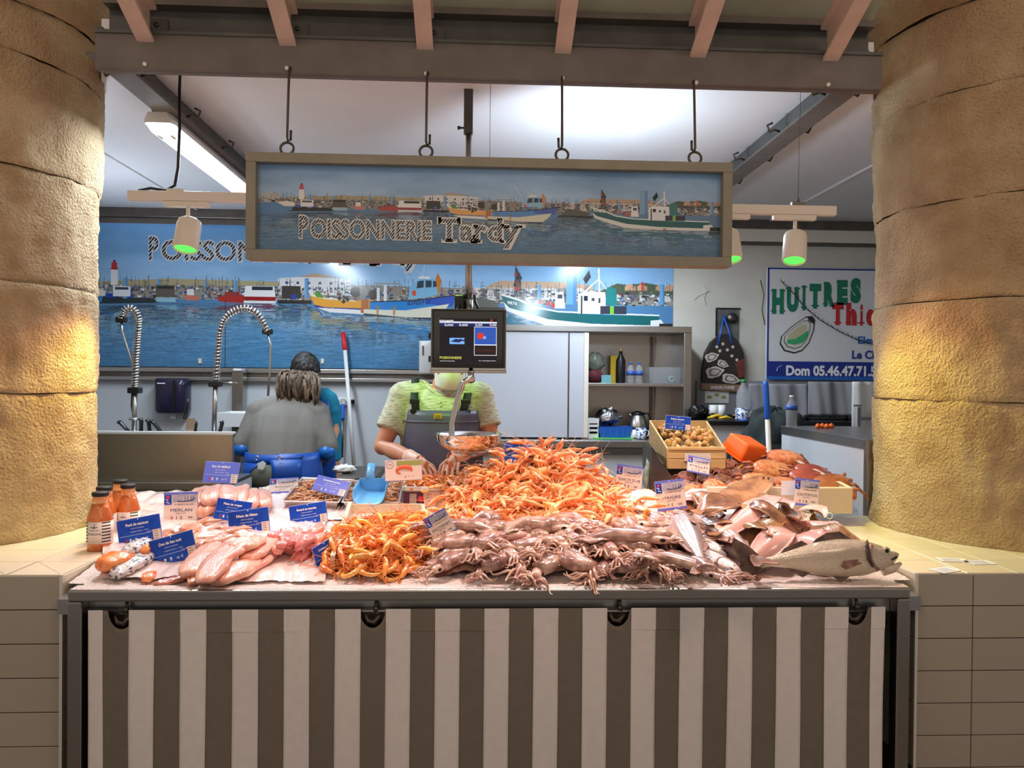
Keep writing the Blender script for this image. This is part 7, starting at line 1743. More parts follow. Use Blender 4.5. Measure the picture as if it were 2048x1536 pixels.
FI = [(0, 1408, 1140, 1352, 1024, .105, 1.25, 'silver meagre lying uppermost, head up under the MAIGRE card'),
      (1, 1532, 1120, 1385, 1030, .075, 1.05, 'silver meagre slanting down right from the MAIGRE card to the soles'),
      (2, 1300, 1060, 1465, 1115, .055, 1.1, 'silver meagre with its head pointing down right beside the gap in the ice'),
      (0, 1395, 1070, 1520, 1125, .05, 1.0, 'silver meagre half under the soles, head towards the big bass tail'),
      (1, 1330, 1080, 1485, 1160, .030, 1.2, 'silver meagre at the front lying on the ice, head by the bass tail'),
      (2, 1260, 1022, 1340, 1052, .05, 1.0, 'silver meagre tucked between the cuttlefish pieces and the squid'),
      (0, 1240, 1065, 1360, 1072, .045, .9, 'silver meagre just above the long squid'),
      (2, 1290, 1040, 1235, 1025, .04, .8, 'small silver meagre under the white cuttlefish pieces'),
      (1, 1530, 1150, 1420, 1095, .02, .9, 'silver meagre in the bottom layer by the bass tail'),
      (0, 1390, 1020, 1440, 1085, .055, .9, 'silver meagre running down from the MAIGRE card beneath the others')]
for f in FI: fish(*f)
fp.clean()
# the big sea bass across the front right
M_['bass'] = mat('sea_bass_skin', S(240,226,202), .24, .40, col2=S(226,208,184), scale=170, lo=.40, hi=.50, coat=.7, bump=.6, bscale=240, spec=.7, stretch=(1, 1.3, 1))
def bass_mat(m):       # darker back, pale belly
    nt = m.node_tree; N = nt.nodes; L = nt.links; b = N['Principled BSDF']; src = b.inputs['Base Color'].links[0].from_socket
    tc = N.new('ShaderNodeTexCoord'); sx_ = N.new('ShaderNodeSeparateXYZ'); L.new(tc.outputs['Object'], sx_.inputs[0]); mr = N.new('ShaderNodeMapRange'); mr.inputs['From Min'].default_value = -.03; mr.inputs['From Max'].default_value = .05; L.new(sx_.outputs['Y'], mr.inputs[0])
    r = N.new('ShaderNodeValToRGB'); r.color_ramp.elements[0].color = S(232,226,216); r.color_ramp.elements[1].color = S(150,138,118); L.new(mr.outputs[0], r.inputs[0])
    mx = N.new('ShaderNodeMix'); mx.data_type = 'RGBA'; mx.blend_type = 'MULTIPLY'; mx.inputs[0].default_value = .75; L.new(src, mx.inputs[6]); L.new(r.outputs[0], mx.inputs[7])
    hs = N.new('ShaderNodeBrightContrast'); hs.inputs['Bright'].default_value = .05; L.new(mx.outputs[2], hs.inputs[0]); L.new(hs.outputs[0], b.inputs['Base Color'])
bass_mat(M_['bass'])
a, b = P(1466, 1172, 2.60), P(1795, 1150, 2.60); Lb = (b-a).length
bass = make_fish(Lb, .128, .100, M_['bass'], 'sea_bass', 'large whole sea bass lying along the front right edge of the counter', 'fish', None, -.06, True, .10, 1.5, mat('bass_fin', S(122,92,76), .35, col2=S(72,52,44), scale=30, stretch=(1, 1, 9), coat=.5), 1.25)
bass.location = a.lerp(b, .54)+Vector((0, .052, -.0)); bass.location.z = .905+.053; bass.rotation_euler = (R(74), R(-1.5), math.atan2(b.y-a.y, b.x-a.x))
# open jaw
for nm, pts, rr_ in (('lower_jaw', [(Lb*.36, -.050, .050), (Lb*.42, -.045, .050), (Lb*.475, -.028, .050)], [.020, .016, .006]), ('upper_lip', [(Lb*.40, .0, .052), (Lb*.44, .004, .051), (Lb*.468, .002, .050)], [.012, .012, .005])):
    obj(nm, MB().tube(pts, rr_, 12), M_['bass'], bass, True)
gf = MB().prism([(0, 0), (1, 0), (1, 1)], 0, 1); 
obj('gill_cover', MB().tube([(Lb*.27, .055, .075), (Lb*.245, .03, .098), (Lb*.24, -.01, .104), (Lb*.262, -.04, .094)], [.003, .008, .008, .003], 10, flat=.30), mat('dark_gill', S(62,44,34), .35, coat=.5), bass, True)

# ------------------------------------------------------------------ flat fish
def make_sole(seed, L, W, white, curl=0.2, fold=0.0):
    v = []; nx, ny = 22, 11; r = random.Random(seed); out = []
    def fn(side):
        def f(u, w_):
            t = u; half = W/2*math.sin(PI*min(1, max(0, t*.93+.035)))**.62; y = (w_-.5)*2*half; x = (t-.5)*L
            k = 1-((w_-.5)*2)**2; th = .011*(k**.5)*math.sin(PI*min(1, t*1.02))**.5
            z = curl*.06*math.sin(t*PI*1.3+seed)+fold*.10*((w_-.5)*2)**2*math.cos(t*4+seed)+.006*math.sin(t*9+seed)*(w_-.5)
            return (x, y, z+side*th+.012)
        return f
    m = MB(); m.grid(nx, ny, fn(1)); m.grid(nx, ny, fn(-1)); m.f[(nx-1)*(ny-1):] = [tuple(reversed(q)) for q in m.f[(nx-1)*(ny-1):]]
    a, b = (M_['solew'], M_['soleb']) if white else (M_['soleb'], M_['solew'])
    m.m = [0]*((nx-1)*(ny-1))+[1]*((nx-1)*(ny-1))
    o = proto(m, [a, b], 'sole', '', 'fish', 'soles on the right of the counter')
    f = MB(); fr1 = fn(0)
    for s_ in (0, 1):
        vv = []
        for i in range(20):
            t = .06+.86*i/19; p = fr1(t, s_); ww = .011*math.sin(PI*i/19)**.5; vv += [(p[0], p[1]-(1 if s_ else -1)*.004, p[2]), (p[0]-.004, p[1]+(1 if s_ else -1)*ww, p[2]-.002+.002*math.sin(i*2.2))]
        f.add(vv, [(2*i, 2*i+1, 2*i+3, 2*i+2) for i in range(19)], 0, True)
    obj('fringe_fin', f, M_['soleb'] if not white else M_['solew'], o, True, solid=.0015)
    e = fn(0)(0, .5); t = MB().add([(e[0]+.01, -.010, e[2]), (e[0]-.03, -.024, e[2]), (e[0]-.038, 0, e[2]), (e[0]-.03, .024, e[2]), (e[0]+.01, .010, e[2])], [(0, 1, 2, 3, 4)]); obj('tail_fin', t, M_['soleb'], o, True, solid=.002)
    if not white:
        h = fn(1)(.93, .56); eb = MB(); [eb.ball((h[0]-q*.016, h[1]+q*.012, h[2]+.003), .0042, 10, 6) for q in (0, 1)]; obj('eye', eb, M_['eyek'], o, True)
    return o
sw = UsePool([make_sole(1, .30, .12, True, .5, .2), make_sole(2, .28, .11, True, -.6, .25), make_sole(5, .26, .12, True, .2, -.3)]); sbp = UsePool([make_sole(3, .30, .12, False, .5, .15), make_sole(4, .28, .11, False, -.4, .3), make_sole(7, .27, .10, False, .9, .1)])
SO = [('b', 1440, 990, 1535, 965, .14, 1.0, 'brown-backed sole at the top, under the spider crabs'), ('b', 1400, 1030, 1495, 1000, .14, 1.05, 'brown sole fillet-shaped fish lying below the spider crabs'), ('w', 1530, 985, 1585, 1020, .15, .9, 'white sole belly curled beside the SOLE PORTION card'),
      ('b', 1570, 1000, 1600, 1045, .13, .7, 'small brown sole standing on edge next to the price card'), ('w', 1440, 1048, 1560, 1010, .13, .95, 'long white-bellied sole arching across the middle of the flatfish'), ('b', 1515, 1030, 1595, 1040, .13, .9, 'shiny brown sole below the long white one'),
      ('b', 1450, 1055, 1560, 1050, .105, .9, 'golden-brown sole with wet highlights in the middle of the pile'), ('b', 1510, 1060, 1580, 1070, .10, .9, 'brown sole overlapping the golden one'), ('w', 1590, 1040, 1680, 1065, .095, .85, 'white sole belly running right from the golden soles'),
      ('w', 1545, 1075, 1600, 1055, .10, .9, 'white sole fold above the two big pink bellies'), ('w', 1515, 1095, 1570, 1080, .085, .95, 'pink-white sole belly left of a pair, above the bass back'), ('w', 1570, 1082, 1640, 1085, .085, 1.1, 'broad pink-white sole belly right of a pair, above the bass back'),
      ('b', 1475, 1080, 1555, 1095, .065, .9, 'orange-brown sole under the silver meagre'), ('b', 1635, 1065, 1700, 1090, .085, .9, 'brown sole with folded edge near the right column'), ('b', 1665, 1080, 1755, 1090, .045, .8, 'brown tail-end sole reaching onto the right tiles'),
      ('b', 1630, 1030, 1690, 1075, .075, .7, 'dark brown sole running down under the white belly on the right'), ('w', 1600, 1010, 1645, 1035, .09, .8, 'pale sole lying under the SOLE PORTION card'), ('b', 1390, 1000, 1450, 1030, .10, .8, 'brown sole lying next to the MAIGRE card'),
      ('w', 1390, 1010, 1365, 985, .09, .7, 'pale sole belly half under the MAIGRE card'), ('w', 1605, 1100, 1680, 1100, .045, .9, 'pale sole under the broad bellies, over the bass back'), ('b', 1560, 1105, 1500, 1120, .035, .8, 'dark sole at the bottom of the pile by the bass tail'), ('b', 1405, 1035, 1460, 1090, .09, .75, 'reddish brown sole curled beneath the golden soles')]
for i, (k, x0, y0, x1, y1, h, s, lb) in enumerate(SO):
    a, b = PS(x0, y0, h), PS(x1, y1, h); d = b-a; pool = sw if k == 'w' else sbp; sx_ = max(.8, d.length/.27); r_ = random.Random(i)
    pool.put(i, (a+b)/2+Vector((0, 0, -.01)), d, (r_.uniform(-.2, .2), -.30, 1), (sx_, s, s), lb, roll=r_.uniform(-.2, .2))
sw.clean(); sbp.clean()
core = MB(); sm_a, sm_b = PS(1400, 1100), PS(1700, 1100)
def HF(x, y):
    u = min(max((x-sm_a.x)/.14, 0), 1)*min(max((sm_b.x-x)/.12, 0), 1); v = min(max((y-2.72)/.3, 0), 1)*min(max((3.6-y)/.05, 0), 1); return surf(y)+.095*u*v
core.grid(40, 30, lambda u, v: (sm_a.x-.05+(sm_b.x-sm_a.x+.1)*u, 2.68+.94*v, HF(sm_a.x-.05+(sm_b.x-sm_a.x+.1)*u, 2.68+.94*v)-.012))
cq = obj('ice_mound', core, M_['ice']); tag(cq, 'crushed ice heaped under the soles on the right', 'ice', None, 'stuff')
sw2 = UsePool([make_sole(11, .2, .09, False, .3, .1)]); 
t = MB().tube([PS(1432, 1012, .10), PS(1432, 1012, .13)], [.03, .036], 20, caps=False)
c = PS(1428, 1022, .125); rollm = MB()
rollm.grid(30, 6, lambda u, v: (c.x+.042*math.cos(u*2*PI*.95), c.y-.02+.03*v*2+.0, c.z+.032*math.sin(u*2*PI*.95)+.0))
sw2.put(0, PS(1445, 1052, .10), (1, -.4, -.1), (0, 0, 1), .7, 'small reddish sole under the curled-up one'); 
solo('curled_sole', rollm, mat('red_brown_sole', S(150,62,36), .22, col2=S(104,40,24), scale=20, coat=.9), 'reddish brown sole rolled into a ring beside the MAIGRE card', 'fish', solid=.008)

# ------------------------------------------------------------------ cuttlefish pieces and fillets
def slab(L, W, T, seed, mt, taper=.5, bend=.3, name='fillet', ridges=0):
    """thick rounded fillet: fat at one end, thin at the other"""
    r = random.Random(seed); rings = []; n = 26; seg = 20
    for i in range(n):
        t = i/(n-1); e = min(1, math.sin(PI*min(1, t*.96+.02))**.30)*(1+.06*math.sin(t*9+seed)); w_ = W/2*e*(1-taper*.5*t); th = T/2*e*(1-taper*t*.6); x = (t-.5)*L; zc_ = th+bend*.35*T*math.sin(t*PI*1.2+seed)
        yc = bend*.12*L*math.sin(t*PI+seed*.7)
        rings.append([(x, yc+w_*(1+.12*noise.noise(Vector((x*22, math.copysign(1, math.cos(a))*3, seed+5))))*math.copysign(abs(math.cos(a))**.75, math.cos(a)), zc_+th*math.copysign(abs(math.sin(a))**.8, math.sin(a))*(1+.10*math.sin(7*a+seed))+.0045*noise.noise(Vector((x*26, math.cos(a)*3, seed)))+.0022*noise.noise(Vector((x*90, math.cos(a)*8, seed)))+ridges*.0008*math.sin(x*420)) for a in [2*PI*k/seg for k in range(seg)]])
    return proto(MB().loft(rings), mt, name, '', 'fillet')
def lay(pool, rows, cat_group, sc=.16):
    for i, (x0, y0, x1, y1, h, s, lb) in enumerate(rows):
        a, b = PS(x0, y0, h), PS(x1, y1, h); d = b-a; r_ = random.Random(i*7+len(rows))
        pool.put(i, (a+b)/2+Vector((0, 0, -.012)), d, (r_.uniform(-.15, .15), -.35+r_.uniform(-.1, .1), 1), (d.length/sc, s, s), lb, cat_group, roll=r_.uniform(-.15, .15))
    pool.clean()
# thick cod backs, back left
cod = UsePool([slab(.16, .100, .050, i, M_['flesh'], .4, .3, 'cod_fillet') for i in range(3)])
lay(cod, [(396, 1012, 408, 976, .045, 1.0, 'plump pale cod back standing leftmost behind the MERLAN card'), (424, 1008, 430, 972, .075, 1.05, 'plump pale cod back leaning under the violet cod card'), (462, 1006, 452, 970, .085, 1.0, 'plump pale cod back just right of the violet card corner'), (480, 1012, 488, 972, .07, 1.0, 'plump pale cod back in the middle of the back row'), (505, 1014, 502, 976, .06, .9, 'plump pale cod back above the rouget card'), (534, 1014, 518, 978, .045, .9, 'plump pale cod back at the right end of the back row'), (404, 1030, 440, 1012, .035, .9, 'cod back lying flat right of the MERLAN card'), (436, 1022, 470, 1010, .04, .9, 'cod back lying flat behind the rouget card'), (375, 1012, 396, 990, .03, .9, 'pale cod back poking out above the MERLAN card')], 'pale cod backs in the back left row')
wht = UsePool([slab(.16, .062, .022, i+9, M_['flesht'], .7, .6, 'whiting_fillet') for i in range(4)])
lay(wht, [(345, 1062, 400, 1046, .03, 1, 'thin whiting fillet right under the MERLAN card'), (368, 1068, 430, 1050, .045, 1, 'thin whiting fillet crossing below the rouget card'), (385, 1076, 452, 1062, .045, 1, 'thin whiting fillet pointing at the flétan card'), (380, 1088, 446, 1082, .04, 1, 'thin whiting fillet right of the lieu noir card top'), (395, 1058, 456, 1070, .05, .9, 'thin whiting fillet crossing the others beside the flétan card'), (402, 1100, 450, 1072, .04, .9, 'thin whiting fillet steeply slanted beside the lieu noir card'), (430, 1066, 500, 1052, .03, 1.1, 'thin whiting fillet between the rouget and flétan cards'), (452, 1060, 520, 1070, .02, 1.1, 'thin whiting fillet just under the flétan card edge'), (410, 1084, 470, 1066, .06, 1.0, 'thin whiting fillet on top beside the pollack'), (360, 1052, 420, 1062, .05, 1.1, 'thin whiting fillet on top below the MERLAN card'), (396, 1044, 446, 1036, .03, 1.1, 'thin whiting fillet between the MERLAN and rouget cards'), (330, 1084, 396, 1078, .03, 1.0, 'thin whiting fillet behind the top edge of the lieu noir card'), (340, 1074, 392, 1058, .02, .9, 'thin whiting fillet behind the lieu noir card'), (410, 1046, 452, 1052, .04, .9, 'thin whiting fillet tucked under the rouget card'), (320, 1060, 372, 1074, .018, .9, 'thin whiting fillet between the saumon and MERLAN cards')], 'thin whiting fillets on the left')
pol = UsePool([slab(.20, .118, .042, i+3, M_['flesh'], .5, .35, 'pollack_fillet', 1) for i in range(3)])
lay(pol, [(442, 1160, 500, 1120, .03, 1.1, 'broad pale pollack fillet at the front of the left display'), (382, 1140, 425, 1092, .045, 1.0, 'pale pollack fillet right of the lieu noir card'), (412, 1152, 462, 1090, .055, .95, 'long pale pollack fillet in the middle of the left display'), (440, 1120, 490, 1078, .07, .9, 'pale pollack fillet below the flétan card, left of two'), (470, 1092, 520, 1076, .085, .8, 'thick pale pollack piece on top under the flétan card'), (495, 1112, 545, 1078, .05, .9, 'pale pollack fillet nearest the pink rockfish strips'), (500, 1140, 545, 1102, .02, .8, 'pale pollack fillet flat on the film by the pink strips')], 'pale pollack fillets front left')
tl = UsePool([slab(.20, .045, .024, 40+i, M_['flesht'], .7, .5, 'fish_offcut') for i in range(2)])
lay(tl, [(320, 1166, 384, 1140, .010, 1, 'long brown-edged tail piece at the counter edge below the lieu noir card'), (380, 1160, 372, 1128, .03, 1, 'brown-edged tail piece just above the counter edge'), (376, 1168, 414, 1162, .008, .9, 'ragged pinkish scrap at the counter edge')], None)
pk_ = UsePool([slab(.13, .058, .034, 20+i, M_['fleshp'], .5, .8, 'rockfish_strip') for i in range(5)])
lay(pk_, [(545, 1086, 580, 1062, .05, 1.1, 'pink fish strip next to the pale fillets, highest on the left'), (565, 1100, 590, 1064, .06, 1.1, 'pink fish strip slanting up to the Renard card'), (585, 1074, 640, 1062, .055, 1.1, 'pink fish strip lying just below the Renard card'), (600, 1088, 655, 1070, .055, 1.0, 'pink fish strip near the prawn tray, upper one'), (590, 1112, 625, 1098, .03, .9, 'pink fish strip at the front right of the pink pile'), (560, 1112, 572, 1076, .04, 1.0, 'pink fish strip at the front left of the pink pile'), (608, 1100, 650, 1092, .04, .9, 'short pink strip beside the edge-on blue card'), (540, 1070, 566, 1060, .04, .9, 'pink strip behind the pale fillets'), (612, 1068, 652, 1056, .05, .9, 'pink strip rear right against the tray'), (578, 1118, 606, 1110, .015, .8, 'small pink scrap on the film at the front'), (570, 1092, 612, 1078, .065, .9, 'curled pink strip on top of the pink pile'), (548, 1100, 600, 1090, .03, 1.2, 'broad pink strip underneath at the left of the pink pile'), (556, 1064, 610, 1058, .05, 1.2, 'broad pink strip at the rear left of the pink pile'), (600, 1064, 650, 1050, .07, 1.1, 'pink strip raised under the Renard card corner'), (584, 1086, 640, 1080, .075, 1.1, 'pink strip crowning the middle of the pink pile'), (552, 1078, 590, 1084, .07, 1.0, 'short pink strip crowning the left of the pink pile'), (612, 1100, 654, 1082, .05, 1.1, 'pink strip leaning against the tray wall'), (590, 1120, 640, 1112, .012, 1.0, 'flat pink strip on the film in front of the pile'), (625, 1112, 650, 1098, .015, .8, 'small pink piece close to the white tray corner')], 'pink fish strips in the middle left')
# salmon
sal = thing('salmon_fillet', 'bright orange salmon fillet with silvery skin, left of the lieu noir card', 'fillet', PS(255, 1130, 0))
def fold_slab(px0, py0, px1, py1, h, W, T, mts, nm, seed, up=(0, -.4, 1)):
    o = slab(.18, W, T, seed, mts[0], .4, .3, nm); 
    a, b = PS(px0, py0, h), PS(px1, py1, h); return o, a, b
def sal_piece(px0, py0, px1, py1, h, W, T, mt_, seed, label, skin=True):
    a, b = PS(px0, py0, h), PS(px1, py1, h); o = slab(.18, W, T, seed, mt_, .4, .3, 'salmon_piece'); put(o, (a+b)/2+Vector((0, 0, -.01)), b-a, (0, -.45, 1), ((b-a).length/.18, 1.25, 1.15), label, first=True); return o
bpy.data.objects.remove(sal)
sal_piece(205, 1138, 262, 1112, .030, .085, .050, M_['salmon'], 3, 'bright orange salmon piece at the far left of the ice')
sal_piece(230, 1150, 310, 1100, .022, .075, .035, M_['sskin'], 4, 'silver speckled salmon skin side in front of the orange piece')
o = sal_piece(246, 1106, 300, 1080, .055, .060, .030, M_['sskin'], 5, 'speckled salmon skin piece on top behind the orange one')
sal_piece(272, 1106, 304, 1092, .045, .05, .03, M_['salmon'], 6, 'orange salmon flesh showing beside the lieu noir card')
sal_piece(290, 1160, 312, 1140, .012, .04, .02, M_['salmon'], 8, 'thin orange salmon edge beneath the speckled skin')
# white cuttlefish
cu_ = UsePool([slab(.18, .10, .028, 60+i, M_['cutt'], .3, .8, 'cuttlefish_piece') for i in range(4)])
lay(cu_, [(1215, 992, 1262, 1000, .09, 1.1, 'white cuttlefish piece just under the BLANC DE SEICHE card'), (1250, 1000, 1310, 990, .085, 1.1, 'white cuttlefish piece between the SEICHE and MAIGRE cards'), (1195, 1012, 1240, 1030, .08, 1.0, 'white cuttlefish piece touching the langoustine heap'), (1235, 1045, 1285, 1032, .065, 1.0, 'rounded white cuttlefish body with rolled edge above the squid'), (1270, 1015, 1330, 1010, .075, 1.0, 'white cuttlefish piece left of the MAIGRE card'), (1210, 1030, 1262, 1050, .055, .9, 'white cuttlefish piece low beside the langoustines'), (1290, 1032, 1330, 1040, .05, .9, 'white cuttlefish piece behind the silver fish'), (1222, 1005, 1290, 1012, .095, .8, 'white cuttlefish flap on top of the white pile'), (1330, 1010, 1385, 1000, .06, .9, 'white cuttlefish piece right under the MAIGRE card corner')], 'white cuttlefish pieces')

# ------------------------------------------------------------------ crabs in the foam box
zb_ = P(1560, 1030, 3.40).z
fa, fb = P(1500, 1030, 3.42), P(1706, 1030, 3.42)
fx = thing('foam_box', 'cream polystyrene box heaped with crabs in the back right corner', 'box', ((fa.x+fb.x)/2-.2, 3.7, surf(3.45)))
ftop = P(1706, 975, 3.42).z; fx0 = P(1350, 1000, 3.6).x; fzb = P(1640, 1028, 3.42).z
obj('front_wall', MB().box((fa.x-.20, 3.42, fzb), (fb.x, 3.445, ftop)), M_['foam'], fx, bevel=.006)
obj('side_wall', MB().add([(fb.x-.025, 3.44, fzb), (fb.x, 3.44, fzb), (fb.x, 4.10, fzb+.12), (fb.x-.025, 4.10, fzb+.12), (fb.x-.025, 3.44, ftop), (fb.x, 3.44, ftop), (fb.x-.06, 4.10, ftop+.10), (fb.x-.085, 4.10, ftop+.10)], [(0,3,2,1),(4,5,6,7),(0,1,5,4),(1,2,6,5),(2,3,7,6),(3,0,4,7)]), M_['foam'], fx)
obj('base', MB().add([(fx0, 3.44, fzb), (fb.x-.03, 3.44, fzb), (fb.x-.08, 4.10, fzb+.12), (fx0, 4.10, fzb+.12), (fx0, 3.44, fzb+.03), (fb.x-.03, 3.44, fzb+.03), (fb.x-.08, 4.10, fzb+.15), (fx0, 4.10, fzb+.15)], [(0,3,2,1),(4,5,6,7),(0,1,5,4),(1,2,6,5),(2,3,7,6),(3,0,4,7)]), M_['foam'], fx)
obj('drain_ring', MB().tube([(P(1658, 1031, 3.42).x+.014*math.cos(i*PI/6), 3.415, P(1658, 1031, 3.42).z+.014*math.sin(i*PI/6)) for i in range(13)], .003, 6, caps=False), M_['white'], fx)
# grey side panel holding the rear boxes up
gp_ = [(1303, 898), (1303, 990), (1400, 1010), (1372, 985), (1345, 960)]
sd_ = thing('box_stand', 'dark grey sloping stand under the whelk crate and crab box', 'stand', P(1330, 1000, 3.75))
m = MB(); pts = [P(x, y, 3.86-.30*(x-1303)/100) for x, y in [(1303, 897), (1378, 1000), (1330, 1010), (1303, 985)]]
m.add([tuple(p) for p in pts]+[(p.x+.02, p.y+.3, p.z) for p in pts], [(0, 1, 2, 3), (7, 6, 5, 4), (0, 4, 5, 1), (1, 5, 6, 2), (2, 6, 7, 3), (3, 7, 4, 0)]); obj('side_plate', m, M_['steel_d'], sd_)
obj('rear_block', MB().box((P(1330, 950, 4.0).x, 3.98, .3), (P(1560, 950, 4.0).x, 4.25, P(1450, 955, 4.0).z)), M_['steel_d'], sd_)
def HC(x, y):
    t = min(max((y-3.44)/.62, 0), 1); return fzb+.115+.20*t-.10*max(0, (x-(fb.x-.28))/.28)*t
def make_crab(seed, kind):
    r = random.Random(seed); W, L, T = {'brown': (.105, .066, .034), 'velvet': (.052, .042, .020), 'spider': (.052, .062, .032)}[kind]; m = MB(); nu, nv = 36, 12
    def shell(u, v):
        th = u*2*PI; ph = v*PI/2; cx_ = math.cos(th); sy_ = math.sin(th)
        rx = W*(1+.02*math.sin(th*18) if kind != 'brown' else 1+.018*abs(math.sin(th*10))); ry = L*(1 if sy_ > 0 else .92)
        if kind == 'brown' and sy_ < -.2: ry *= .9
        k = math.cos(ph)**.65; z = T*math.sin(ph)**.8
        b = .0025*noise.noise(Vector((cx_*3*k, sy_*3*k, seed)))+(.004*noise.noise(Vector((cx_*9*k, sy_*9*k, seed))) if kind == 'spider' else .0015*noise.noise(Vector((cx_*6*k, sy_*6*k, seed))))
        return (rx*cx_*k, ry*sy_*k, T*.35+z+b*math.sin(ph))
    m.grid(nu+1, nv, shell)
    m.grid(nu+1, 5, lambda u, v: (W*math.cos(u*2*PI)*(1-v*.9), L*math.sin(u*2*PI)*.95*(1-v*.9), T*.35-T*.30*math.sin(v*PI/2)))
    if kind == 'spider':
        for i in range(34): a = r.uniform(0, 2*PI); q = r.random()**.5*.9; p = Vector((W*q*math.cos(a), L*q*math.sin(a), T*.35+T*math.sqrt(1-q*q))); m.tube([p, p+Vector((p.x*.15, p.y*.15, .008))], [.0025, .0005], 5)
    sm_ = {'brown': M_['crab'] if seed % 2 else M_['crabd'], 'velvet': M_['velv'], 'spider': M_['spid']}[kind]; lm = {'brown': M_['crabl'], 'velvet': M_['velv'], 'spider': M_['spid']}[kind]
    nm = {'brown': 'brown_crab', 'velvet': 'velvet_crab', 'spider': 'spider_crab'}[kind]; o = proto(m, sm_, nm, '', 'crab')
    s0 = W/.10
    for s_ in (-1, 1):
        for i in range(4):
            y = L*(.35-.32*i); x = W*.78; k1 = r.uniform(-.01, .01)*s0; g = MB(); sp = 1.0 if kind != 'spider' else 1.5; yf = (.5-.45*i)*.06*s0
            g.tube([(s_*x*.8, y, T*.25), (s_*(x+.028*s0*sp), y+yf*.5, T*.6), (s_*(x+.050*s0*sp), y+yf+k1, T*.1), (s_*(x+.060*s0*sp), y+yf*1.3+k1, -T*.6)], [.0085*s0, .0075*s0, .0058*s0, .0015*s0], 7); obj('leg', g, lm, o, True)
        c = MB(); q = [(s_*W*.62, -L*.62, T*.25), (s_*W*.80, -L*1.05, T*.32), (s_*W*.55, -L*1.38, T*.30), (s_*W*.26, -L*1.42, T*.24)]
        c.tube(q, [.011*s0, .012*s0, .019*s0, .012*s0], 9); co = obj('claw', c, sm_, o, True)
        d = MB(); d.tube([q[3], (s_*W*.08, -L*1.36, T*.2)], [.010*s0, .003*s0], 7); d.tube([(q[3][0], q[3][1]-.004, q[3][2]+.006*s0), (s_*W*.07, -L*1.47, T*.3)], [.007*s0, .002*s0], 7); obj('claw_tip', d, M_['clawt'] if kind == 'brown' else lm, co, True)
    e = MB(); [e.ball((s_*W*.16, -L*.96, T*.55), .0035*max(.7, s0), 7, 5) for s_ in (-1, 1)]; obj('eye', e, M_['eyek'], o, True)
    return o
bc = UsePool([make_crab(1, 'brown'), make_crab(2, 'brown')]); vc = UsePool([make_crab(3, 'velvet'), make_crab(4, 'velvet')]); spc = UsePool([make_crab(5, 'spider')])
def crab(pool, i, px, py, Y, face, up, s, label, group=None):
    pool.put(i, P(px, py, Y)+Vector((0, 0, -.03*s)), face, up, s, label, group)
crab(bc, 0, 1545, 934, 3.80, (1, .15, -.12), (0, -.75, 1), 1.12, 'large orange-brown crab facing out, the biggest, right of the orange scoop')
crab(bc, 0, 1568, 910, 3.96, (1, .1, -.08), (0, -.5, 1),  1.0, 'brown crab at the very back beside the broom')
crab(bc, 1, 1622, 938, 3.78, (1, .2, -.1), (-.1, -.5, 1),  .95, 'dark brown crab at the back right of the box')
crab(bc, 1, 1616, 950, 3.68, (1, -.1, -.10), (-.2, -.6, 1),  .95, 'dark red-brown crab in the middle right of the box')
crab(bc, 1, 1660, 962, 3.56, (1, .25, .16), (.1, -.7, 1),  1.0, 'reddish crab nearest the box corner, right of the SOLE card')
crab(bc, 0, 1522, 958, 3.62, (1, -.1, -.14), (0, -.5, 1),  .95, 'smooth orange crab lying above the SOLE PORTION card')
crab(bc, 0, 1565, 960, 3.55, (1, .1, -.05), (0, -.3, 1), .62, 'small orange crab between the smooth one and the price card')
vl = [(1478, 916, 3.95, 1.1, 'velvet crab behind, left of the orange scoop foot'), (1452, 922, 3.9, 1.0, 'velvet crab against the front of the whelk crate'), (1440, 936, 3.82, 1.0, 'velvet crab second from the crate corner'), (1480, 940, 3.82, 1.1, 'striped dark velvet crab in the middle'), (1412, 948, 3.75, .95, 'velvet crab just right of the white crab card'), (1372, 945, 3.76, .95, 'velvet crab just left of the white crab card'), (1446, 950, 3.74, 1.1, 'velvet crab below the striped one'), (1366, 962, 3.66, 1.0, 'velvet crab at the left lip of the heap'), (1395, 966, 3.62, .95, 'velvet crab low in front of the white crab card'), (1470, 962, 3.66, .9, 'velvet crab near the smooth orange crab'), (1500, 930, 3.88, 1.0, 'velvet crab tucked under the biggest brown crab'), (1420, 930, 3.86, .9, 'velvet crab half hidden behind the white card'), (1494, 955, 3.7, .9, 'velvet crab beside the spider crabs')]
for i, (px, py, Y, s, lb) in enumerate(vl):
    r_ = random.Random(i); crab(vc, i, px, py, Y, (math.cos(r_.uniform(-.9, .9)), math.sin(r_.uniform(-.9, .9)), r_.uniform(-.15, .1)), (r_.uniform(-.2, .2), -.6, 1), s, lb)
for i, (px, py, Y, s, lb) in enumerate([(1430, 972, 3.58, 1.25, 'spiny orange spider crab above the brown soles, left of two'), (1478, 975, 3.56, 1.15, 'spiny orange spider crab above the brown soles, right of two'), (1385, 978, 3.56, .9, 'spiny orange spider crab low at the left end of the crab heap'), (1532, 970, 3.52, .9, 'spiny spider crab tucked behind the curled white sole')]):
    crab(spc, i, px, py, Y, (1, .1*(-1)**i, 0), (0, -.5, 1), s, lb)
bc.clean(); vc.clean(); spc.clean()
core = MB().grid(30, 24, lambda u, v: (fx0+.02+(fb.x-.05-fx0)*u*(1-.12*v), 3.45+.62*v, 1.035+.17*(3.45+.62*v-3.5)-.04*max(0, u-.7)+.01*noise.noise(Vector((u*12, v*12, 0)))))
cq = obj('crab_pack', core, mat('crab_shell_pack', S(128,66,44), .55, col2=S(60,32,26), scale=30, bump=1, bscale=40)); tag(cq, 'tangle of crab legs and shells packed under the top crabs', 'crabs', None, 'stuff')
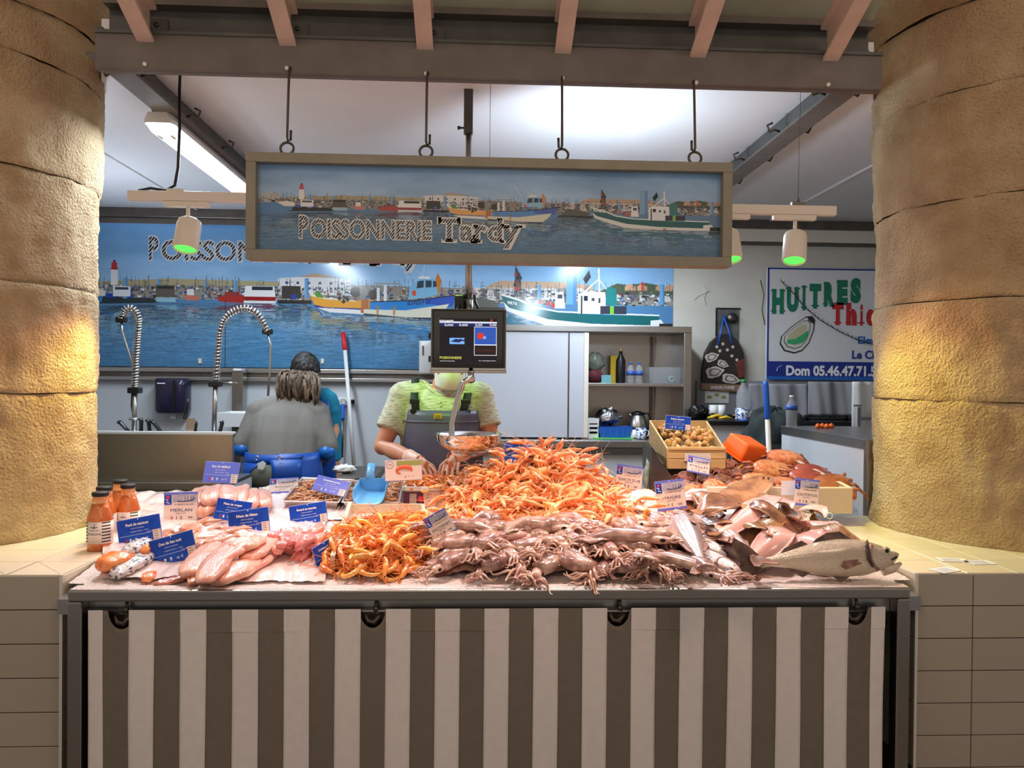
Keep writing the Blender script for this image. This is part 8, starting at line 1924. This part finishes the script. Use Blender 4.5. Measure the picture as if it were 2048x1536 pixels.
# orange scoop upside down on the crabs
oc = P(1492, 893, 3.98)
osc = thing('orange_scoop', 'orange plastic measuring tub lying upside down behind the crabs', 'scoop', oc)
T = Matrix.Translation(oc) @ Matrix.Rotation(R(28), 4, 'Z') @ Matrix.Rotation(R(24), 4, 'X') @ Matrix.Rotation(R(10), 4, 'Y')
def osr(s_, z): return [tuple(T @ Vector((x*s_, y*s_, z))) for x, y in ((-.085, -.07), (.085, -.07), (.085, .07), (-.085, .07))]
obj('body', MB().loft([osr(1.12, -.055), osr(1.0, .04)], sm=False), M_['orange'], osc, bevel=.014, segs=4)
obj('rim', MB().loft([osr(1.17, -.062), osr(1.17, -.052)], sm=False), M_['orange'], osc, bevel=.004)
m = MB()
for s_ in (-1, 1): a = T @ Vector((s_*.03, -.07, -.05)); m.tube([a, a+Vector((s_*.01-.05, -.05, -.03)), a+Vector((-.09, -.06, -.06))], .005, 6)
obj('handle_wire', m, mat('yellow_net', S(236,170,70), .5), osc)
# whelk crate
cY0, cY1 = 3.83, 4.22
wa, wb_ = P(1336, 897, cY0), P(1450, 893, cY0); wz0 = P(1336, 938, cY0).z
bl, br = P(1300, 840, cY1), P(1406, 842, cY1); 
cr = thing('whelk_crate', 'raw wooden crate filled with whelks at the back right', 'crate', ((wa.x+wb_.x)/2, 4.0, wz0))
def plank(p, q, z_lo, z_hi, th=.010, n='slat', k=1):
    p, q = Vector(p), Vector(q); d = (q-p).normalized(); nr = Vector((-d.y, d.x, 0)).normalized()*th/2
    for i in range(k):
        f0, f1 = i/k+.012, (i+1)/k-.012; v = []
        for (b_, zl, zh) in ((p, z_lo[0], z_hi[0]), (q, z_lo[1], z_hi[1])):
            for zz in (zl+(zh-zl)*f0, zl+(zh-zl)*f1): v += [(b_.x-nr.x, b_.y-nr.y, zz), (b_.x+nr.x, b_.y+nr.y, zz)]
        obj(n, MB().add(v, [(0, 1, 3, 2), (4, 6, 7, 5), (0, 4, 5, 1), (2, 3, 7, 6), (0, 2, 6, 4), (1, 5, 7, 3)]), M_['wood'], cr, bevel=.0015, segs=1)
fz1, bz1_ = wa.z, bl.z
bzl = bz1_-.13
plank((wa.x, cY0, 0), (wb_.x, cY0, 0), (wz0, wz0), (fz1, fz1), k=2)
plank((bl.x, cY1, 0), (br.x+.02, cY1, 0), (bzl, bzl), (bz1_, bz1_), k=2)
plank((wa.x, cY0, 0), (bl.x, cY1, 0), (wz0, bzl), (fz1, bz1_), k=1); plank((wb_.x, cY0, 0), (br.x+.02, cY1, 0), (wz0, bzl), (fz1, bz1_), k=1)
plank((wa.x+.0, cY0-.008, 0), (wb_.x, cY0-.008, 0), (fz1-.006, fz1-.006), (fz1+.010, fz1+.010), .016, 'top_batten')
for x_ in (wa.x+.02, wb_.x-.02): obj('corner_post', MB().box((x_-.012, cY0+.006, wz0), (x_+.012, cY0+.03, fz1)), M_['wood'], cr)
obj('base_board', MB().add([(wa.x, cY0, wz0+.01), (wb_.x, cY0, wz0+.01), (br.x+.02, cY1, bzl+.01), (bl.x, cY1, bzl+.01)], [(0, 1, 2, 3)]), M_['wood'], cr, solid=.008)
obj('whelk_layer', MB().add([(wa.x+.01, cY0+.01, fz1-.045), (wb_.x-.01, cY0+.01, fz1-.045), (br.x, cY1-.01, bz1_-.075), (bl.x+.01, cY1-.01, bz1_-.075)], [(0, 1, 2, 3)]), mat('whelk_bed', S(120,84,44), .7, bump=1, bscale=40), cr)
lb_ = thing('tmp', None, None); bpy.data.objects.remove(lb_)
a, b = P(1368, 914, cY0), P(1420, 906, cY0); obj('paper_label', MB().box((a.x, cY0-.012, a.z-.02), (b.x, cY0-.010, b.z)), M_['cream'], cr)
def make_whelk(seed):
    m = MB(); v = []; turns = 3.2; nu, nv = 60, 10
    def fn(u, w_):
        a = u*turns*2*PI; k = math.exp(-u*2.1); rad = .0135*k; cx_ = .0125*k; h = .052*(1-k)*.62; t = w_*2*PI
        return (math.cos(a)*(cx_+rad*math.cos(t)), math.sin(a)*(cx_+rad*math.cos(t)), h+rad*1.25*math.sin(t)+.014)
    m.grid(nu, nv, fn); o = proto(m, M_['whelk'], 'whelk', 'pale brown whelk in the wooden crate', 'whelk', 'whelks in the wooden crate')
    obj('mouth', MB().ball((.0125, -.006, .014), (.010, .003, .014), 12, 7), M_['whelki'], o, True); return o
wk = UsePool([make_whelk(1)]); n = 0; rw = random.Random(3)
for j in range(7):
    for i in range(8):
        u, v = (i+.5)/8+rw.uniform(-.03, .03), (j+.5)/7+rw.uniform(-.03, .03)
        a = Vector((wa.x+.02, cY0+.02, fz1)).lerp(Vector((wb_.x-.02, cY0+.02, fz1)), u); b = Vector((bl.x+.02, cY1-.02, bz1_)).lerp(Vector((br.x, cY1-.02, bz1_)), u); p = a.lerp(b, v); p.z += -.048+.022*math.sin(PI*v)+.012*math.sin(PI*u)+rw.uniform(0, .014)-.02*v
        d = Vector((rw.uniform(-1, 1), rw.uniform(-1, 1), rw.uniform(-.5, 1))); wk.put(n, p, d, (rw.uniform(-1, 1), rw.uniform(-1, 1), .5), rw.uniform(.85, 1.15)); n += 1
wk.clean()
lump('plastic_bag', 'thin pale green plastic bag hanging beside the box stand', 'bag', 1298, P(1298, 985, 3.95).z, 3.95, .022, .03, .085, mat('pale_green_film', S(190,206,180), .3, bump=1, bscale=30, alpha=.85), 21, .45)

# ------------------------------------------------------------------ soup bottles on the left pier
M_['soup'] = mat('fish_soup', S(196,92,28), .3, col2=S(222,128,56), scale=20, coat=1.0); M_['soupg'] = mat('empty_glass_top', S(226,150,84), .1, coat=1.0, sss=.1)
M_['lab'] = mat('cream_label', S(236,220,206), .5); M_['labk'] = mat('black_stripe', S(24,22,24), .5)
for i, (px, py, dy, lb) in enumerate(((200, 1098, 0, 'orange fish soup bottle standing in front, nearest the counter edge'), (208, 1082, 0, 'orange fish soup bottle directly behind the front one'), (256, 1075, 0, 'orange fish soup bottle on the right behind the saumon card'), (240, 1062, 0, 'orange fish soup bottle farthest back, only its neck clear'))):
    c = PZ(px, py, .921); s = 1.0
    b = thing('soup_bottle', lb, 'bottle', c, group='fish soup bottles on the left tiles')
    obj('body', MB().lathe([(0, 0), (.044, 0), (.046, .006), (.046, .115), (.044, .128), (.034, .160), (.029, .178)], 32, c), M_['soup'], b)
    obj('neck', MB().lathe([(.0292, .176), (.026, .200), (.027, .208)], 28, c), M_['soupg'], b)
    obj('cap', MB().lathe([(.0285, .206), (.030, .208), (.030, .220), (.026, .222), (0, .221)], 28, c), M_['labk'], b)
    lbm = obj('label', MB().lathe([(.0465, .028), (.0465, .112)], 32, c), M_['lab'], b)
    st_ = MB()
    for k in range(7):
        z = .034+k*.012
        for u0, u1 in ((-2.9, -2.15), (-1.0, -.25)):
            v = []
            for q in range(7): a = u0+(u1-u0)*q/6; v += [(c.x+.0469*math.cos(a), c.y+.0469*math.sin(a), c.z+z), (c.x+.0469*math.cos(a), c.y+.0469*math.sin(a), c.z+z+.0045)]
            st_.add(v, [(2*q, 2*q+2, 2*q+3, 2*q+1) for q in range(6)])
    obj('label_stripes', st_, M_['labk'], lbm)
    if i in (0, 2):
        tm = MB()
        def wr(tx, z, h, w_):
            t2 = MB(); add_text(t2, tx, 0, 0, h, 0, 0, w=w_)
            tm.add([(c.x+.0474*math.sin(p[0]/.0474-.02), c.y-.0474*math.cos(p[0]/.0474-.02), c.z+z+p[2]) for p in t2.v], t2.f)
        wr('Soupe de', .078, .006, .034); wr('POISSONS', .062, .008, .052); wr('• • •', .050, .004, .014)
        bt_ = MB().tube([(c.x-.012, c.y-.0475, c.z+.094), (c.x, c.y-.0482, c.z+.090), (c.x+.012, c.y-.0475, c.z+.094)], .0015, 5); bt_.tube([(c.x, c.y-.0482, c.z+.092), (c.x+.002, c.y-.0482, c.z+.104)], .001, 5)
        obj('lettering', tm, M_['ink_n'], lbm); obj('boat_emblem', bt_, M_['ink_n'], lbm)

# ------------------------------------------------------------------ price cards
def card(cx_, cy_, w_, h_, rot, Y, kind, title, label, lean=12, yaw=0, sub=True, digits='018'):
    c = P(cx_, cy_, Y); k = Y/FPX; W, H = w_*k, h_*k; g = thing('price_card', label, 'price card', (0, 0, 0), group=None)
    T = Matrix.Translation(c) @ Matrix.Rotation(R(yaw), 4, 'Z') @ Matrix.Rotation(R(-lean), 4, 'X') @ Matrix.Rotation(-R(rot), 4, 'Y'); g.matrix_basis = T
    def o(nm, mb, mt, **kk): return obj(nm, mb, mt, g, True, **kk)
    base = {'b': M_['card_b'], 'v': M_['card_v'], 'w': M_['card_w'], 'p': M_['card_w']}[kind]
    o('plate', MB().box((-W/2, -.001, -H/2), (W/2, .002, H/2)), M_['card_e'], bevel=.0015)
    o('face', MB().box((-W/2+.002, -.0022, -H/2+.002), (W/2-.002, -.0008, H/2-.002)), base)
    o('pin', MB().tube([(0, .002, -H/2), (0, .004, -H/2-.05)], .0015, 6), M_['steel_b'])
    o('pin_head', MB().ball((0, -.003, H/2-.006), .0022, 8, 5), M_['ink_w'])
    y = -.0032; ink = M_['ink_w'] if kind in 'bv' else M_['ink_n']
    if kind in 'bv':
        m = MB(); add_text(m, title, -.03*W, H*.22, H*.105, y, 0, w=W*.52, bold=.03); obj('lettering', m, ink, g, True)
        m = MB(); add_text(m, 'pêché en atlantique', -.03*W, H*.10, H*.045, y, 0, w=W*.30); add_text(m, 'origine france - frais', .0, -.02*H, H*.045, y, 0, w=W*.42); add_text(m, 'prix au kilo', .28*W, -.10*H, H*.04, y, 0, w=W*.2); m.box((-W*.45, y, -.135*H), (W*.26, y+.0004, -.125*H)); obj('small_print', m, ink, g, True)
        m = MB(); [add_text(m, ch, -W*.22+i*W*.13, -H*.38, H*.13, y, 0, bold=.03) for i, ch in enumerate(digits[1:]+'')]; add_text(m, '€', W*.16, -H*.36, H*.10, y, 0); add_text(m, '90', W*.07, -H*.37, H*.08, y, 0); obj('price', m, ink, g, True)
        m = MB(); add_text(m, digits[0], -W*.31, -H*.38, H*.13, y, 0, bold=.03); obj('price_digit', m, M_['ink_r'], g, True)
        o('side_panel', MB().box((W*.30, y, -H/2+.003), (W/2-.003, y+.001, -H*.06)), M_['card_w']); m = MB(); [m.box((W*.33, y-.0006, -H*.40+i*H*.09), (W*.42, y, -H*.385+i*H*.09)) for i in range(4)]; o('panel_lines', m, M_['ink_n'])
    elif kind == 'w':
        o('picture', MB().box((-W*.24, y, H*.17), (W/2-.003, y+.001, H*.42)), mat_pic); o('emblem', MB().box((-W/2+.003, y, H*.10), (-W*.27, y+.001, H*.42)), M_['card_b']); o('emblem_dot', MB().ball((-W*.38, y, H*.34), (W*.05, .001, W*.05), 10, 6), M_['ink_r']); m = MB().tube([(-W*.44, y-.001, H*.28), (-W*.36, y-.001, H*.24), (-W*.42, y-.001, H*.18), (-W*.32, y-.001, H*.15)], W*.014, 5); o('emblem_mark', m, M_['ink_w'])
        m = MB().tube([(-W*.1, y-.001, H*.22), (W*.1, y-.001, H*.19), (W*.3, y-.001, H*.22), (W*.42, y-.001, H*.30)], H*.012, 5); [m.tube([(W*q, y-.001, H*.2), (W*(q+.01), y-.001, H*.38)], H*.006, 4) for q in (.12, .2, .3, .36)]; o('boat_sketch', m, M_['ink_n'])
        o('border', MB().box((-W/2, y, H*.43), (W/2, y+.0008, H/2)), M_['card_v']).data.materials[0] = M_['card_v']; o('border', MB().box((-W/2, y, -H/2), (W/2, y+.0008, -H*.42)), M_['card_v'])
        m = MB(); add_text(m, title, .02*W, -.13*H, H*.105, y, 0, w=W*min(.80, .105*len(title)), bold=0); obj('lettering', m, M_['ink_n'], g, True)
        m = MB(); add_text(m, 'du chalutier à votre table', .1*W, .08*H, H*.055, y, 0, w=W*.56, shear=.3); add_text(m, 'origine france', 0, -.20*H, H*.045, y, 0, w=W*.3); obj('small_print', m, M_['ink_n'], g, True)
        m = MB(); [add_text(m, ch, -W*.12+i*W*.13, -H*.37, H*.10, y, 0, bold=.02) for i, ch in enumerate(digits[1:])]; add_text(m, '90€', W*.28, -H*.36, H*.07, y, 0); obj('price', m, M_['ink_n'], g, True)
        m = MB(); add_text(m, digits[0], -W*.26, -H*.37, H*.10, y, 0, bold=.02); obj('price_digit', m, M_['ink_r'], g, True)
    else:
        o('green_band', MB().box((-W*.18, y, H*.20), (W/2-.003, y+.001, H*.44)), M_['olive']); m = MB()
        pr = [(W*(.02+.20*math.cos(a)), y-.001, H*(-.02+.17*math.sin(a))) for a in [x*.42-.4 for x in range(12)]]; m.tube(pr, [H*.015, H*.05, H*.08, H*.10, H*.105, H*.10, H*.09, H*.08, H*.07, H*.055, H*.04, H*.02], 8); o('prawn_picture', m, mat('prawn_print', S(236,110,80), .5))
        m = MB().tube([(-W*.36+W*.10*math.cos(t*PI/10), y-.001, H*.28+W*.10*math.sin(t*PI/10)) for t in range(21)], W*.006, 5, caps=False); o('round_seal', m, M_['card_e']); m = MB(); add_text(m, 'rose', -W*.36, H*.25, H*.08, y-.001, 0); [add_text(m, ch, W*(.05+.10*i), -H*.36, H*.11, y, 0) for i, ch in enumerate('211')]; obj('lettering', m, M_['ink_n'], g, True)
    return g
mat_pic = mat('harbour_sketch', S(196,190,200), .5, col2=S(150,150,170), scale=14)
def yb(px, py, h=0): return PS(px, py, h).y
card(443, 945, 68, 43, -3, 3.86, 'v', 'Dos de cabillaud', 'violet blue card Dos de cabillaud at the back left over the cod backs', 20, digits='259')
card(362, 1015, 66, 60, 2, 3.27, 'w', 'MERLAN', 'white card reading MERLAN in front of the cod backs', 6, digits='012')
card(466, 1021, 70, 42, -8, 3.20, 'b', 'Filets de rouget', 'bright blue card Filets de rouget, tilted down right behind the flétan card', 14, digits='289')
card(498, 1044, 80, 50, 8, 3.13, 'b', 'Filets de flétan', 'navy blue card Filets de flétan above the pale pollack fillets', 8, digits='349')
card(279, 1061, 84, 52, 11, 2.98, 'b', 'Pavé de saumon', 'blue card Pavé de saumon beside the soup bottles', 8, digits='288')
card(347, 1098, 87, 55, 16, 2.77, 'b', 'Dos de lieu noir', 'navy blue card Dos de lieu noir, nearest the front on the left', 8, digits='199')
card(568, 971, 56, 32, 4, 3.72, 'w', 'ROUGET', 'small cream card leaning back behind the left shrimp tray', 35, digits='027')
card(662, 972, 68, 36, -15, 3.52, 'v', 'Crevettes grises', 'violet card leaning back over the left shrimp tray', 40, digits='329')
card(617, 1029, 74, 43, 9, 3.24, 'b', 'Renard en tranche', 'navy blue card Renard en tranche above the pink strips', 8, digits='188')
card(651, 1106, 64, 46, 12, 2.74, 'b', 'Crevettes cuites', 'blue card turned almost edge-on at the left of the prawn tray', 8, yaw=58, digits='269')
card(807, 940, 74, 42, 3, 3.46, 'p', '', 'white card with a pink prawn picture in front of the seller\'s hand', 10)
card(880, 1050, 50, 52, 30, 2.80, 'w', 'ENCORNET', 'cream card ENCORNET, strongly tilted, between the prawns and the squid', 10, digits='019')
card(1036, 909, 56, 44, -6, 3.36, 'b', 'Langoustine grosse', 'blue card standing high on the left of the langoustine heap', 10, digits='289')
card(1258, 956, 55, 50, -8, 3.62, 'w', 'BLANC DE SEICHE', 'cream card BLANC DE SEICHE over the white cuttlefish', 8, digits='022')
card(1341, 990, 60, 60, 7, 3.20, 'w', 'MAIGRE', 'grey-cream card reading MAIGRE above the silver fish', 6, digits='019')
card(1356, 846, 52, 28, -5, 4.02, 'b', 'Bulots vivants', 'navy blue card Bulots vivants on the whelk crate', 5, digits='089')
card(1397, 931, 46, 36, -12, 3.74, 'w', 'ÉTRILLES', 'pale violet-white card among the velvet crabs by the crate', 30, digits='014')
card(1613, 985, 52, 55, -6, 3.30, 'w', 'SOLE PORTION', 'cream card SOLE PORTION in front of the foam box', 6, digits='016')
bcard = solo('blank_card', MB().box((P(1563, 990, 3.36).x, 3.36, P(1563, 990, 3.36).z), (P(1592, 962, 3.36).x, 3.363, P(1592, 962, 3.36).z)), M_['ink_w'], 'blank white card showing its back, left of the SOLE PORTION card', 'price card')
for i, (x, y) in enumerate(((1905, 1120), (1960, 1125), (1890, 1140))):
    c = PZ(x, y, .9215); T = Matrix.Translation(c) @ Matrix.Rotation(.3*i-.2, 4, 'Z'); pl_ = thing('receipt', ['small till receipt on the right tiles nearest the column', 'small till receipt on the right tiles, farthest right', 'small till receipt on the right tiles nearest the tiled front edge'][i], 'receipt', c)
    obj('paper', MB().box((-.05, -.03, 0), (.05, .03, .0008), M=T), M_['ink_w'], pl_); obj('printed_lines', (lambda b: ([b.box((-.04, -.022+.012*k, .0009), (.03, -.018+.012*k, .0012), M=T) for k in range(4)], b)[1])(MB()), M_['card_e'], pl_)
